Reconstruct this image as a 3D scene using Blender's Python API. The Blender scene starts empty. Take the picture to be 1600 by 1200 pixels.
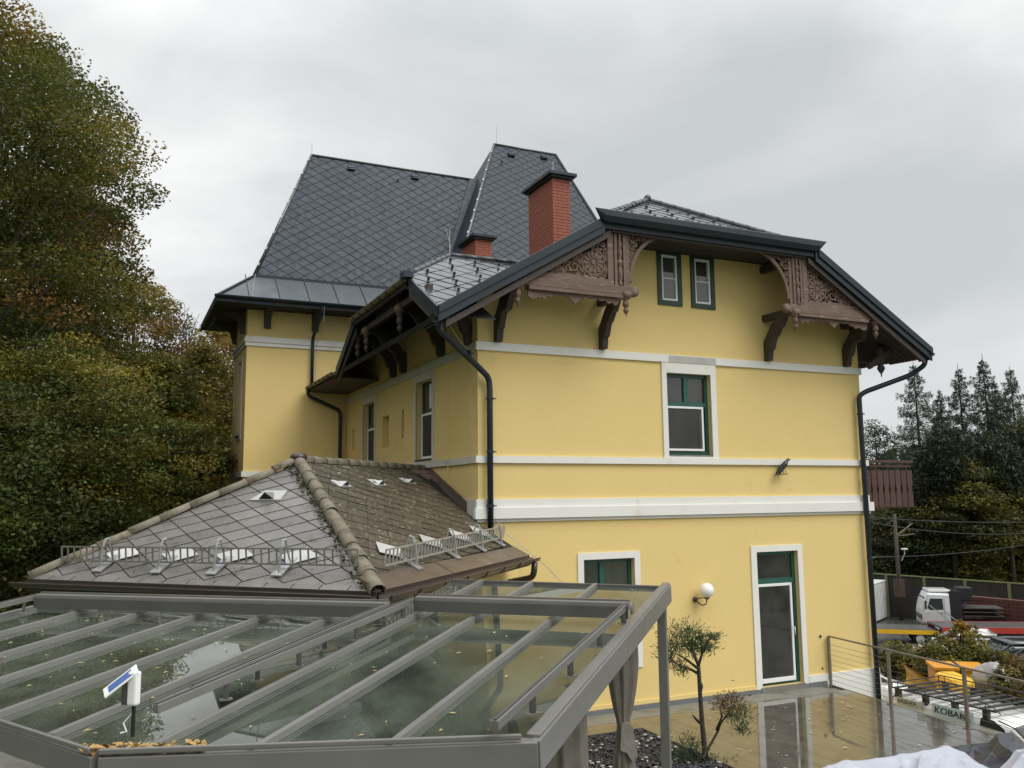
import bpy, bmesh, math, random
import numpy as np
from mathutils import Vector, Matrix
random.seed(7)
S = bpy.context.scene
COL = S.collection
# ------------------------------------------------------------------ camera
CAM = Vector((-6.17, -15.0, 4.07))
FPX = 1349.9
_y, _p, _r = math.radians(24.651), math.radians(7.412), math.radians(-0.5626)
_F = Vector((math.sin(_y)*math.cos(_p), math.cos(_y)*math.cos(_p), math.sin(_p)))
_r0 = Vector((math.cos(_y), -math.sin(_y), 0)); _u0 = _r0.cross(_F)
_R = math.cos(_r)*_r0 + math.sin(_r)*_u0
_U = -math.sin(_r)*_r0 + math.cos(_r)*_u0
cd = bpy.data.cameras.new('camera'); cam = bpy.data.objects.new('camera', cd); COL.objects.link(cam)
m = Matrix.Identity(4)
for i in range(3):
    m[i][0], m[i][1], m[i][2], m[i][3] = _R[i], _U[i], -_F[i], CAM[i]
cam.matrix_world = m
cd.sensor_width = 36; cd.lens = FPX*36/1600; cd.clip_start = .1; cd.clip_end = 3000
S.camera = cam
# ------------------------------------------------------------------ world, sun, exposure
W = bpy.data.worlds.new('World'); S.world = W; W.use_nodes = True
nt = W.node_tree; nt.nodes.clear()
def nd(t, kind, **kw):
    n = t.nodes.new(kind)
    for k, v in kw.items():
        if k.startswith('i_'):
            n.inputs[k[2:].replace('_', ' ')].default_value = v
        else: setattr(n, k, v)
    return n
SUN_EL, SUN_AZ = 52.0, 150.0        # heading of the bright part of the cloud cover, clockwise from +Y
wo = nd(nt, 'ShaderNodeOutputWorld')
bg_sky = nd(nt, 'ShaderNodeBackground'); bg_cl = nd(nt, 'ShaderNodeBackground')
sky = nd(nt, 'ShaderNodeTexSky'); sky.sky_type = 'NISHITA'; sky.sun_disc = False
sky.sun_elevation = math.radians(SUN_EL); sky.sun_rotation = math.radians(SUN_AZ)
bg_sky.inputs['Strength'].default_value = 0.05
nt.links.new(sky.outputs[0], bg_sky.inputs['Color'])
tc = nd(nt, 'ShaderNodeTexCoord')
mp = nd(nt, 'ShaderNodeMapping'); mp.inputs['Scale'].default_value = (1, 1, 2.2); mp.inputs['Location'].default_value = (.35, .1, .3)
nz = nd(nt, 'ShaderNodeTexNoise'); nz.inputs['Scale'].default_value = 1.9; nz.inputs['Detail'].default_value = 7; nz.inputs['Roughness'].default_value = .5
nz.inputs['Distortion'].default_value = .35
nt.links.new(tc.outputs['Generated'], mp.inputs[0]); nt.links.new(mp.outputs[0], nz.inputs['Vector'])
cr = nd(nt, 'ShaderNodeValToRGB')
e = cr.color_ramp.elements
e[0].position = .33; e[0].color = (.385, .402, .412, 1); e[1].position = .67; e[1].color = (.66, .663, .655, 1)
el = cr.color_ramp.elements.new(.5); el.color = (.49, .50, .503, 1)
nt.links.new(nz.outputs['Fac'], cr.inputs[0])
# cloud cover grows brighter towards the zenith (CIE overcast sky)
sx = nd(nt, 'ShaderNodeSeparateXYZ'); nt.links.new(tc.outputs['Generated'], sx.inputs[0])
mr = nd(nt, 'ShaderNodeMapRange'); mr.inputs['From Min'].default_value = .45; mr.inputs['From Max'].default_value = 1.0
mr.inputs['To Min'].default_value = 1.0; mr.inputs['To Max'].default_value = 2.6
nt.links.new(sx.outputs['Z'], mr.inputs['Value'])
nt.links.new(cr.outputs[0], bg_cl.inputs['Color']); nt.links.new(mr.outputs[0], bg_cl.inputs['Strength'])
mx = nd(nt, 'ShaderNodeMixShader'); mx.inputs[0].default_value = .93
nt.links.new(bg_sky.outputs[0], mx.inputs[1]); nt.links.new(bg_cl.outputs[0], mx.inputs[2]); nt.links.new(mx.outputs[0], wo.inputs[0])
sd = bpy.data.lights.new('sun', 'SUN'); so = bpy.data.objects.new('sun', sd); COL.objects.link(so)
sd.energy = 1.3; sd.angle = math.radians(40); sd.color = (1, .97, .92)
az, elv = math.radians(SUN_AZ), math.radians(SUN_EL)
d = Vector((math.sin(az)*math.cos(elv), math.cos(az)*math.cos(elv), math.sin(elv)))
so.rotation_euler = d.to_track_quat('Z', 'Y').to_euler(); so.location = (5, -20, 40)
S.view_settings.view_transform = 'Standard'; S.view_settings.look = 'None'
S.view_settings.exposure = 0.70; S.view_settings.gamma = 1; S.view_settings.use_curve_mapping = False
S.render.engine = 'CYCLES'
S.cycles.max_bounces = 8; S.cycles.transparent_max_bounces = 16

# ------------------------------------------------------------------ geometry helpers
V = Vector
def ray(x, y): return _R*((x-800)/FPX) - _U*((y-600)/FPX) + _F
def on_y(x, y, Y): d = ray(x, y); return CAM + d*((Y-CAM.y)/d.y)
def on_x(x, y, X): d = ray(x, y); return CAM + d*((X-CAM.x)/d.x)
def on_z(x, y, Z): d = ray(x, y); return CAM + d*((Z-CAM.z)/d.z)
def on_plane(x, y, n, p0): d = ray(x, y); return CAM + d*((p0-CAM).dot(n)/d.dot(n))
def at_depth(x, y, dep): return CAM + ray(x, y)*dep

class MB:
    def __init__(s): s.v = []; s.f = []
    def add(s, vs, fs):
        n = len(s.v); s.v += [tuple(v) for v in vs]; s.f += [tuple(i+n for i in f) for f in fs]; return s
    def box(s, a, b):
        x0, y0, z0 = a; x1, y1, z1 = b
        return s.add([(x0,y0,z0),(x1,y0,z0),(x1,y1,z0),(x0,y1,z0),(x0,y0,z1),(x1,y0,z1),(x1,y1,z1),(x0,y1,z1)],
                     [(0,3,2,1),(4,5,6,7),(0,1,5,4),(1,2,6,5),(2,3,7,6),(3,0,4,7)])
    def fbox(s, F, a, b):
        o, ex, ey, ez = F
        x0, y0, z0 = a; x1, y1, z1 = b
        P = [o+ex*x+ey*y+ez*z for x, y, z in [(x0,y0,z0),(x1,y0,z0),(x1,y1,z0),(x0,y1,z0),(x0,y0,z1),(x1,y0,z1),(x1,y1,z1),(x0,y1,z1)]]
        return s.add(P, [(0,3,2,1),(4,5,6,7),(0,1,5,4),(1,2,6,5),(2,3,7,6),(3,0,4,7)])
    def beam(s, p0, p1, w, h, up=V((0,0,1)), off=0.0):
        p0 = V(p0); p1 = V(p1); d = (p1-p0); L = d.length; d = d/L
        sd_ = d.cross(up)
        if sd_.length < 1e-4: sd_ = d.cross(V((1,0,0)))
        sd_.normalize(); u = sd_.cross(d).normalized()
        return s.fbox((p0, sd_, u, d), (-w/2, off-h/2, 0), (w/2, off+h/2, L))
    def tube(s, pts, r, n=8, caps=True, radii=None):
        pts = [V(p) for p in pts]; k = len(pts); base = len(s.v); prev = None
        for i, p in enumerate(pts):
            if i == 0: t = pts[1]-p
            elif i == k-1: t = p-pts[-2]
            else: t = (pts[i+1]-p).normalized()+(p-pts[i-1]).normalized()
            t = t.normalized()
            a = t.cross(V((0,0,1)) if abs(t.z) < .95 else V((1,0,0))).normalized() if prev is None else (prev-t*prev.dot(t)).normalized()
            prev = a; b = t.cross(a); rr = radii[i] if radii else r
            for j in range(n):
                q = 2*math.pi*j/n; s.v.append(tuple(p+(a*math.cos(q)+b*math.sin(q))*rr))
        for i in range(k-1):
            for j in range(n):
                s.f.append((base+i*n+j, base+i*n+(j+1)%n, base+(i+1)*n+(j+1)%n, base+(i+1)*n+j))
        if caps:
            s.f.append(tuple(base+j for j in range(n))[::-1]); s.f.append(tuple(base+(k-1)*n+j for j in range(n)))
        return s
    def lathe(s, prof, o, ax=V((0,0,1)), n=12):
        ax = V(ax).normalized(); a = ax.cross(V((1,0,0)) if abs(ax.x) < .9 else V((0,1,0))).normalized(); b = ax.cross(a); base = len(s.v)
        for r, h in prof:
            for j in range(n):
                q = 2*math.pi*j/n; s.v.append(tuple(V(o)+ax*h+(a*math.cos(q)+b*math.sin(q))*r))
        for i in range(len(prof)-1):
            for j in range(n):
                s.f.append((base+i*n+j, base+i*n+(j+1)%n, base+(i+1)*n+(j+1)%n, base+(i+1)*n+j))
        s.f.append(tuple(base+j for j in range(n))[::-1]); s.f.append(tuple(base+(len(prof)-1)*n+j for j in range(n)))
        return s
    def prism(s, poly, vec):
        n = len(poly); P = [V(p) for p in poly]; vec = V(vec)
        return s.add(P+[p+vec for p in P], [tuple(range(n)), tuple(range(2*n-1, n-1, -1))]+[(i, (i+1)%n+0, (i+1)%n+n, i+n) for i in range(n)])
    def sphere(s, c, r, n=10, m_=7, sc=(1,1,1)):
        base = len(s.v); c = V(c)
        for i in range(m_+1):
            t = math.pi*i/m_
            for j in range(n):
                q = 2*math.pi*j/n; s.v.append((c.x+r*sc[0]*math.sin(t)*math.cos(q), c.y+r*sc[1]*math.sin(t)*math.sin(q), c.z+r*sc[2]*math.cos(t)))
        for i in range(m_):
            for j in range(n):
                s.f.append((base+i*n+j, base+(i+1)*n+j, base+(i+1)*n+(j+1)%n, base+i*n+(j+1)%n))
        return s
    def mesh(s, name, fix=True):
        me = bpy.data.meshes.new(name); me.from_pydata(s.v, [], s.f)
        if fix:
            bm = bmesh.new(); bm.from_mesh(me); bmesh.ops.recalc_face_normals(bm, faces=bm.faces[:]); bm.to_mesh(me); bm.free()
        return me
    def build(s, name, mat, parent=None, smooth=False, bevel=0, fix=True, world=True):
        me = s.mesh(name, fix); me.materials.append(mat)
        if smooth:
            me.polygons.foreach_set('use_smooth', [True]*len(me.polygons))
        o = bpy.data.objects.new(name, me); COL.objects.link(o)
        if parent is not None:
            o.parent = parent
            if world: o.location = -wloc(parent)
        if bevel:
            b = o.modifiers.new('bevel', 'BEVEL'); b.width = bevel; b.segments = 2; b.limit_method = 'ANGLE'
        return o
def wloc(o):
    l = V(o.location)
    while o.parent is not None: o = o.parent; l = l+V(o.location)
    return l
def thing(name, label, cat, loc=(0,0,0), group=None):
    o = bpy.data.objects.new(name, None); COL.objects.link(o); o.location = loc; o.empty_display_size = .2
    o['label'] = label; o['category'] = cat
    if group: o['group'] = group
    return o
def tag(o, label, cat, group=None):
    o['label'] = label; o['category'] = cat
    if group: o['group'] = group
    return o
def struct(o): o['kind'] = 'structure'; return o
def stuff(o, label=None, cat=None):
    o['kind'] = 'stuff'
    if label: o['label'] = label
    if cat: o['category'] = cat
    return o
def clip_poly(sub, clip):                     # 2D Sutherland-Hodgman, convex clip
    area = sum(clip[i][0]*clip[(i+1)%len(clip)][1]-clip[(i+1)%len(clip)][0]*clip[i][1] for i in range(len(clip)))
    if area < 0: clip = clip[::-1]
    out = sub
    for i in range(len(clip)):
        ax, ay = clip[i]; bx, by = clip[(i+1) % len(clip)]
        inp, out = out, []
        if not inp: break
        def side(p): return (bx-ax)*(p[1]-ay)-(by-ay)*(p[0]-ax)
        for j in range(len(inp)):
            p, q = inp[j], inp[(j+1) % len(inp)]; sp, sq = side(p), side(q)
            if sp >= -1e-9: out.append(p)
            if (sp > 1e-9 and sq < -1e-9) or (sp < -1e-9 and sq > 1e-9):
                t = sp/(sp-sq); out.append((p[0]+(q[0]-p[0])*t, p[1]+(q[1]-p[1])*t))
    return out
def parea(p): return abs(sum(p[i][0]*p[(i+1)%len(p)][1]-p[(i+1)%len(p)][0]*p[i][1] for i in range(len(p))))/2
COUNT = {}
def cells(kind, x0, y0, x1, y1, w, h, gap, stagger=0.0, ox=0, oy=0):
    out = []
    if kind == 'diamond':
        j = math.floor((y0-oy)/(h/2))-1
        while oy+j*h/2 < y1+h:
            cy = oy+j*h/2; i = math.floor((x0-ox)/w)-1
            while ox+i*w < x1+w:
                cx = ox+i*w+(w/2 if j % 2 else 0); a, b = w/2-gap, h/2-gap
                out.append((cx, cy, [(cx-a, cy), (cx, cy-b), (cx+a, cy), (cx, cy+b)])); i += 1
            j += 1
    else:
        j = math.floor((y0-oy)/h)-1
        while oy+j*h < y1+h:
            cy = oy+j*h+h/2; i = math.floor((x0-ox)/w)-1; sh = (j % 2)*stagger*w
            while ox+i*w+sh < x1+w:
                cx = ox+i*w+w/2+sh; a, b = w/2-gap, h/2-gap
                out.append((cx, cy, [(cx-a, cy-b), (cx+a, cy-b), (cx+a, cy+b), (cx-a, cy+b)])); i += 1
            j += 1
    return out
def tiles(parent, name, mat, poly, ex, kind='diamond', w=.6, h=.6, gap=.006, th=.02, tilt=.5, lim=300, jit=.0, lift=.004,
          stagger=0.0, ox=0, oy=0, minarea=.004, origin=None, key=None, stuff_name=None, flat_up=None):
    """lay separate tiles on the convex polygon poly (world); ex = direction along the courses"""
    P = [V(p) for p in poly]; o = V(origin) if origin is not None else P[0]
    n = (P[1]-P[0]).cross(P[2]-P[0]).normalized()
    if n.z < 0: n = -n
    ex = V(ex); ex = (ex-n*ex.dot(n)).normalized(); ey = n.cross(ex).normalized()
    if ey.z < -1e-6: ey = -ey; ex = -ex
    p2 = [((p-o).dot(ex), (p-o).dot(ey)) for p in P]
    cl = cells(kind, min(a for a, b in p2), min(b for a, b in p2), max(a for a, b in p2), max(b for a, b in p2), w, h, gap, stagger, ox, oy)
    items = []
    for cx, cy, c in cl:
        q = clip_poly(c, p2)
        if len(q) < 3 or parea(q) < minarea: continue
        items.append((cx, cy, q, abs(parea(q)-parea(c)) < 1e-6))
    items.sort(key=lambda t: ((o+ex*t[0]+ey*t[1])-CAM).length*(1 if parea(t[2]) > .02 else 1.5))
    key = key or (parent.name, name); used = COUNT.get(key, 0); full = None; rest = MB()
    def tv(q, cx, cy):
        hh = h/2
        top = [(x-cx, y-cy, lift+th*(1-tilt*((y-cy)+hh)/(2*hh))) for x, y in q]; bot = [(x-cx, y-cy, lift-.03) for x, y in q]
        k = len(q); return top+bot, [tuple(range(k))]+[(i+k, (i+1)%k+k, (i+1)%k, i) for i in range(k)]
    for cx, cy, q, isfull in items:
        c = o+ex*cx+ey*cy
        rr = random.uniform(-jit, jit)
        M = Matrix((( *(ex), ), ( *(ey), ), ( *(n), ))).transposed().to_4x4()
        if jit: M = M @ Matrix.Rotation(rr*.35, 4, 'Z') @ Matrix.Rotation(random.uniform(-jit, jit), 4, 'X') @ Matrix.Rotation(random.uniform(-jit, jit)*.6, 4, 'Y')
        M.translation = c
        if used < lim:
            if isfull:
                if full is None: full = MB().add(*tv(q, cx, cy)).mesh(name); full.materials.append(mat)
                me = full
            else:
                me = MB().add(*tv(q, cx, cy)).mesh(name); me.materials.append(mat)
            ob = bpy.data.objects.new(name, me); COL.objects.link(ob); ob.parent = parent
            M.translation = c-wloc(parent); ob.matrix_local = M; used += 1
        else:
            vs, fs = tv(q, cx, cy); rest.add([M @ V(v) for v in vs], fs)
    COUNT[key] = used
    if rest.v: stuff(rest.build(stuff_name or name, mat, parent))
    return n, ex, ey
def wall(parent, name, mat, F, outline, holes, depth=.22, rmat=None):
    """facade sheet with real openings. F=(origin, along, up, outward)"""
    o, ex, ez, nn = F
    xs = sorted(set([min(a for a, b in outline), max(a for a, b in outline)]+[h[0] for h in holes]+[h[1] for h in holes]))
    zs = sorted(set([min(b for a, b in outline), max(b for a, b in outline)]+[h[2] for h in holes]+[h[3] for h in holes]))
    mb = MB()
    for i in range(len(xs)-1):
        for j in range(len(zs)-1):
            cx, cz = (xs[i]+xs[i+1])/2, (zs[j]+zs[j+1])/2
            if any(h[0] < cx < h[1] and h[2] < cz < h[3] for h in holes): continue
            q = clip_poly([(xs[i], zs[j]), (xs[i+1], zs[j]), (xs[i+1], zs[j+1]), (xs[i], zs[j+1])], outline)
            if len(q) >= 3 and parea(q) > 1e-5: mb.add([o+ex*a+ez*b for a, b in q], [tuple(range(len(q)))])
    for h in holes:
        dd = h[4] if len(h) > 4 else depth
        c = [(h[0], h[2]), (h[1], h[2]), (h[1], h[3]), (h[0], h[3])]
        f_ = [o+ex*a+ez*b for a, b in c]; b_ = [p-nn*dd for p in f_]
        mb.add(f_+b_, [(i, (i+1) % 4, (i+1) % 4+4, i+4) for i in range(4)])
        if len(h) > 5 and h[5]: mb.add(b_, [(0, 1, 2, 3)])
    return mb.build(name, mat, parent, fix=False)

# ------------------------------------------------------------------ materials
def principled(name, col, rough=.6, metal=0, spec=.5, coat=0, **k):
    mt = bpy.data.materials.new(name); mt.use_nodes = True; t = mt.node_tree; b = t.nodes['Principled BSDF']
    b.inputs['Base Color'].default_value = (*col, 1); b.inputs['Roughness'].default_value = rough; b.inputs['Metallic'].default_value = metal
    b.inputs['Specular IOR Level'].default_value = spec; b.inputs['Coat Weight'].default_value = coat
    return mt, t, b
def mat(name, col, rough=.6, col2=None, scale=3.0, detail=6, contrast=.5, bump=0.0, bscale=40, metal=0, spec=.5, coat=0,
        rvar=0.0, objvar=0.0, stretch=(1,1,1), spot=None, spot_scale=8, spot_amt=.5, spot_w=.06):
    mt, t, b = principled(name, col, rough, metal, spec, coat)
    L = t.links; tcn = nd(t, 'ShaderNodeTexCoord'); geo = nd(t, 'ShaderNodeNewGeometry')
    mpn = nd(t, 'ShaderNodeMapping'); mpn.inputs['Scale'].default_value = stretch; L.new(geo.outputs['Position'], mpn.inputs[0])
    last = None
    col2 = col2 or tuple(c*.8 for c in col)
    n1 = nd(t, 'ShaderNodeTexNoise'); n1.inputs['Scale'].default_value = scale; n1.inputs['Detail'].default_value = detail; n1.inputs['Roughness'].default_value = .6
    L.new(mpn.outputs[0], n1.inputs['Vector'])
    r1 = nd(t, 'ShaderNodeMapRange'); r1.inputs['From Min'].default_value = .5-contrast*.35; r1.inputs['From Max'].default_value = .5+contrast*.35
    L.new(n1.outputs['Fac'], r1.inputs['Value'])
    m1 = nd(t, 'ShaderNodeMix'); m1.data_type = 'RGBA'; m1.inputs['A'].default_value = (*col, 1); m1.inputs['B'].default_value = (*col2, 1)
    L.new(r1.outputs[0], m1.inputs['Factor']); last = m1.outputs['Result']
    if spot:
        n2 = nd(t, 'ShaderNodeTexNoise'); n2.inputs['Scale'].default_value = spot_scale; n2.inputs['Detail'].default_value = 8; n2.inputs['Roughness'].default_value = .65
        L.new(mpn.outputs[0], n2.inputs['Vector'])
        r2 = nd(t, 'ShaderNodeMapRange'); r2.inputs['From Min'].default_value = 1-spot_amt-spot_w; r2.inputs['From Max'].default_value = 1-spot_amt+spot_w
        L.new(n2.outputs['Fac'], r2.inputs['Value'])
        m2 = nd(t, 'ShaderNodeMix'); m2.data_type = 'RGBA'; m2.inputs['B'].default_value = (*spot, 1); L.new(last, m2.inputs['A']); L.new(r2.outputs[0], m2.inputs['Factor'])
        last = m2.outputs['Result']
    if objvar:
        oi = nd(t, 'ShaderNodeObjectInfo'); r3 = nd(t, 'ShaderNodeMapRange'); r3.inputs['To Min'].default_value = 1-objvar; r3.inputs['To Max'].default_value = 1+objvar
        L.new(oi.outputs['Random'], r3.inputs['Value']); hs = nd(t, 'ShaderNodeHueSaturation'); L.new(r3.outputs[0], hs.inputs['Value']); L.new(last, hs.inputs['Color']); last = hs.outputs[0]
    L.new(last, b.inputs['Base Color'])
    if rvar:
        n4 = nd(t, 'ShaderNodeTexNoise'); n4.inputs['Scale'].default_value = scale*1.7; n4.inputs['Detail'].default_value = 5; L.new(mpn.outputs[0], n4.inputs['Vector'])
        r4 = nd(t, 'ShaderNodeMapRange'); r4.inputs['From Min'].default_value = .3; r4.inputs['From Max'].default_value = .7
        r4.inputs['To Min'].default_value = max(.02, rough-rvar); r4.inputs['To Max'].default_value = rough+rvar
        L.new(n4.outputs['Fac'], r4.inputs['Value']); L.new(r4.outputs[0], b.inputs['Roughness'])
    if bump:
        n5 = nd(t, 'ShaderNodeTexNoise'); n5.inputs['Scale'].default_value = bscale; n5.inputs['Detail'].default_value = 6; L.new(mpn.outputs[0], n5.inputs['Vector'])
        bp = nd(t, 'ShaderNodeBump'); bp.inputs['Strength'].default_value = bump; bp.inputs['Distance'].default_value = .02
        L.new(n5.outputs['Fac'], bp.inputs['Height']); L.new(bp.outputs[0], b.inputs['Normal'])
    return mt
M = {}
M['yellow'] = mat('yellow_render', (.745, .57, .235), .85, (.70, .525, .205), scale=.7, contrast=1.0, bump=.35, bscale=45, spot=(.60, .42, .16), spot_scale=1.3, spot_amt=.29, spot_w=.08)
M['yellow_shaded_side'] = mat('yellow_render_side', (.67, .505, .205), .85, (.60, .45, .18), scale=.9, contrast=1.0, bump=.15, bscale=50, spot=(.48, .33, .15), spot_scale=1.4, spot_amt=.32, spot_w=.1)  # side walls' shade put into the base colour; the spots are stains
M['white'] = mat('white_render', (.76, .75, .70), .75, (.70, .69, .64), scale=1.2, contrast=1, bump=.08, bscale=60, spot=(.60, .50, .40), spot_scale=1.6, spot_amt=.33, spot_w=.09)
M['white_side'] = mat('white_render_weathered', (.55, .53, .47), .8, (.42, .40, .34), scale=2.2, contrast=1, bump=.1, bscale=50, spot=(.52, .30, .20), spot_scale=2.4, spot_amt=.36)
M['upvc'] = mat('white_window_plastic', (.80, .80, .79), .35, (.76, .76, .75), scale=4)
M['green'] = mat('green_paint', (.018, .10, .072), .35, (.013, .075, .055), scale=7, objvar=.05)
M['dgreen'] = mat('dark_green_paint', (.012, .04, .022), .45, (.02, .05, .03), scale=9)
M['plinth'] = mat('grey_sheet_plinth', (.16, .17, .175), .5, (.13, .14, .15), scale=5)
M['fascia'] = mat('dark_sheet_metal', (.018, .029, .037), .42, (.014, .023, .030), scale=2, metal=.2, rvar=.08, bump=.02, bscale=3)
M['slate'] = mat('wet_dark_slate', (.021, .034, .048), .5, (.016, .027, .039), scale=5, objvar=.16, rvar=.1, bump=.12, bscale=60, spec=.3)
M['slate_wet'] = mat('wet_glossy_tile', (.05, .056, .062), .16, (.042, .048, .052), scale=4, objvar=.10, rvar=.08, bump=.03, bscale=25, spec=.75)
M['seam'] = mat('standing_seam_sheet', (.035, .050, .062), .3, (.042, .052, .06), scale=1.4, rvar=.1, spec=.6, metal=.25, bump=.02, bscale=4)
M['underlay'] = mat('roof_underlay', (.012, .013, .014), .8)
M['fiber'] = mat('weathered_fibre_tile', (.172, .160, .148), .30, (.105, .097, .088), scale=3, contrast=1.2, objvar=.16, rvar=.12, bump=.3, bscale=45, spot=(.07, .065, .04), spot_scale=5.5, spot_amt=.38, spec=.55)
M['mossy'] = mat('mossy_tile', (.082, .066, .042), .55, (.045, .037, .021), scale=5, contrast=1.4, objvar=.16, rvar=.15, bump=1.0, bscale=22, spot=(.34, .31, .21), spot_scale=17, spot_amt=.385, spot_w=.02)
M['mossy_new'] = mat('reddish_bare_tile', (.25, .17, .13), .5, (.20, .14, .10), scale=3.2, objvar=.08, bump=.2, bscale=26)
M['ridge'] = mat('lichened_ridge_tile', (.20, .17, .12), .6, (.12, .105, .07), scale=5, contrast=1.1, objvar=.12, bump=.5, bscale=35, spot=(.09, .08, .04), spot_scale=9, spot_amt=.42)
M['ridge_dark'] = mat('dark_ridge_tile', (.075, .078, .082), .4, (.055, .058, .06), scale=4, objvar=.12, bump=.2, bscale=30)
M['moss'] = mat('moss', (.05, .055, .018), .9, (.03, .03, .012), scale=20)
M['eavesheet'] = mat('brown_sheet_eave', (.115, .082, .062), .34, (.085, .062, .048), scale=2.5, rvar=.1, bump=.05, bscale=10)
M['gutter_br'] = mat('brown_gutter', (.035, .027, .024), .35, (.05, .035, .03), scale=4)
M['woodw'] = mat('weathered_brown_wood', (.185, .118, .088), .7, (.105, .066, .048), scale=3, contrast=1.0, bump=.4, bscale=22, stretch=(1,1,4), objvar=.06, spot=(.27, .21, .165), spot_scale=4, spot_amt=.38)
M['woodd'] = mat('dark_stained_wood', (.060, .042, .034), .65, (.035, .026, .022), scale=4, contrast=1, bump=.3, bscale=20, objvar=.08)
M['soffit'] = mat('dark_soffit_board', (.030, .024, .020), .75, (.02, .017, .015), scale=4, objvar=.2)
M['balc'] = mat('red_brown_board', (.085, .038, .030), .6, (.06, .028, .022), scale=5, objvar=.15, bump=.2, bscale=20)
M['brick'] = mat('red_brick', (.33, .095, .055), .7, (.24, .065, .04), scale=9, contrast=1, bump=.3, bscale=50, spot=(.16, .07, .05), spot_scale=13, spot_amt=.36)
M['mortar'] = mat('brick_mortar', (.16, .075, .055), .9)
M['alu'] = mat('grey_brown_aluminium', (.180, .174, .164), .38, (.158, .153, .144), scale=2, rvar=.08, metal=.15)
M['alud'] = mat('dark_aluminium', (.085, .082, .078), .4, (.07, .068, .064), scale=2, rvar=.08, metal=.2)
M['steel'] = mat('brushed_steel', (.30, .27, .24), .38, (.22, .20, .18), scale=6, metal=.7)
M['zinc'] = mat('galvanised_steel', (.46, .47, .47), .32, (.36, .37, .37), scale=9, metal=.6)
M['zincd'] = mat('weathered_rail_steel', (.26, .25, .22), .45, (.19, .18, .155), scale=9, metal=.4)
M['whitemetal'] = mat('white_painted_plate', (.50, .50, .49), .45, (.36, .355, .34), scale=6, contrast=1.2, objvar=.12)
M['black'] = mat('black_rubber', (.012, .012, .013), .5)
M['blackmetal'] = mat('black_powder_coat', (.016, .016, .018), .35)
M['dark'] = mat('dark_room', (.030, .027, .024), .85, (.02, .018, .016), scale=2)
M['roomwall'] = mat('beige_room_wall', (.42, .37, .30), .85)
M['curtain'] = mat('taupe_cloth', (.165, .148, .125), .85, (.12, .105, .088), scale=6, bump=.2, bscale=60)
M['curtg'] = mat('green_drape', (.03, .13, .10), .8)
M['curtr'] = mat('grey_drape', (.20, .17, .15), .85, (.13, .11, .095), scale=9, stretch=(6,6,.4), contrast=1)
M['trunk'] = mat('bark', (.075, .058, .045), .85, (.045, .035, .028), scale=8, bump=.6, bscale=18)
M['lampglass'] = mat('opal_globe', (.83, .83, .80), .2, (.80, .80, .78), scale=2, spec=.6)
M['bronze'] = mat('brown_cast_metal', (.07, .045, .035), .45)
M['concrete'] = mat('damp_concrete', (.23, .225, .195), .5, (.15, .145, .12), scale=3, contrast=1, bump=.3, bscale=40, rvar=.2, spot=(.10, .11, .06), spot_scale=3, spot_amt=.37)
M['stone'] = mat('dark_gravel', (.055, .056, .058), .5, (.03, .03, .032), scale=14, bump=.4, bscale=40)
M['stonew'] = mat('pale_gravel', (.50, .47, .42), .6, (.35, .32, .28), scale=14)
M['soil'] = mat('soil', (.03, .026, .02), .95)
M['asphalt'] = mat('wet_asphalt', (.052, .052, .050), .35, (.035, .035, .034), scale=2, rvar=.15, bump=.3, bscale=60)
M['grass'] = mat('grass', (.045, .075, .018), .9, (.03, .05, .014), scale=2, contrast=1, bump=.6, bscale=30, spot=(.11, .08, .03), spot_scale=4, spot_amt=.38)
M['carwhite'] = mat('white_car_paint', (.74, .74, .71), .22, (.71, .71, .68), scale=.8, spec=.5, coat=.6)
M['carsilver'] = mat('silver_car_paint', (.62, .64, .65), .25, (.58, .60, .61), scale=1, coat=.6, metal=.2)
M['cardark'] = mat('anthracite_car_paint', (.035, .038, .045), .2, (.03, .033, .04), scale=1, coat=.8)
M['carblue'] = mat('dark_blue_car_paint', (.018, .028, .045), .18, (.015, .024, .04), scale=1, coat=.8)
M['carglass'] = mat('car_glass', (.02, .028, .03), .06, (.025, .032, .034), scale=1, spec=.8)
M['chrome'] = mat('chrome', (.75, .75, .75), .15, metal=1)
M['orange'] = mat('orange_paint', (.70, .31, .02), .4, (.58, .25, .02), scale=3, objvar=.03)
M['yellowp'] = mat('yellow_paint', (.80, .47, .015), .4, (.72, .42, .015), scale=3)
M['redp'] = mat('red_paint', (.45, .035, .022), .45, (.36, .03, .02), scale=3)
M['signblue'] = mat('pale_blue_film', (.42, .62, .70), .35, (.60, .72, .74), scale=1.3, contrast=1)
M['signgrey'] = mat('pale_green_grey_film', (.56, .60, .56), .35)
M['ink'] = mat('black_lettering', (.012, .012, .014), .45)
M['tarp'] = mat('white_tarpaulin', (.40, .42, .47), .34, (.33, .35, .41), scale=1.4, contrast=1, bump=.9, bscale=4)
M['tarpd'] = mat('black_plastic_sheet', (.022, .024, .032), .3, (.03, .032, .04), scale=2, bump=.6, bscale=5)
M['greenrail'] = mat('yellow_green_metal', (.20, .22, .10), .5, (.16, .18, .08), scale=3)
M['fencep'] = mat('dark_timber_panel', (.040, .036, .030), .8, (.026, .024, .020), scale=2, objvar=.25, stretch=(4,4,.3))
M['fbrick'] = mat('red_brown_stone', (.16, .055, .038), .8, (.09, .035, .026), scale=5, objvar=.3, contrast=1)
M['tile_in'] = mat('beige_floor_tile', (.34, .32, .26), .35, (.28, .26, .21), scale=2)
M['solar'] = mat('solar_cell', (.05, .12, .36), .15, (.04, .10, .30), scale=20, spec=.7)
M['container'] = mat('container_white', (.62, .62, .58), .5, (.50, .50, .47), scale=2)
M['mesh_screen'] = None
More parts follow.
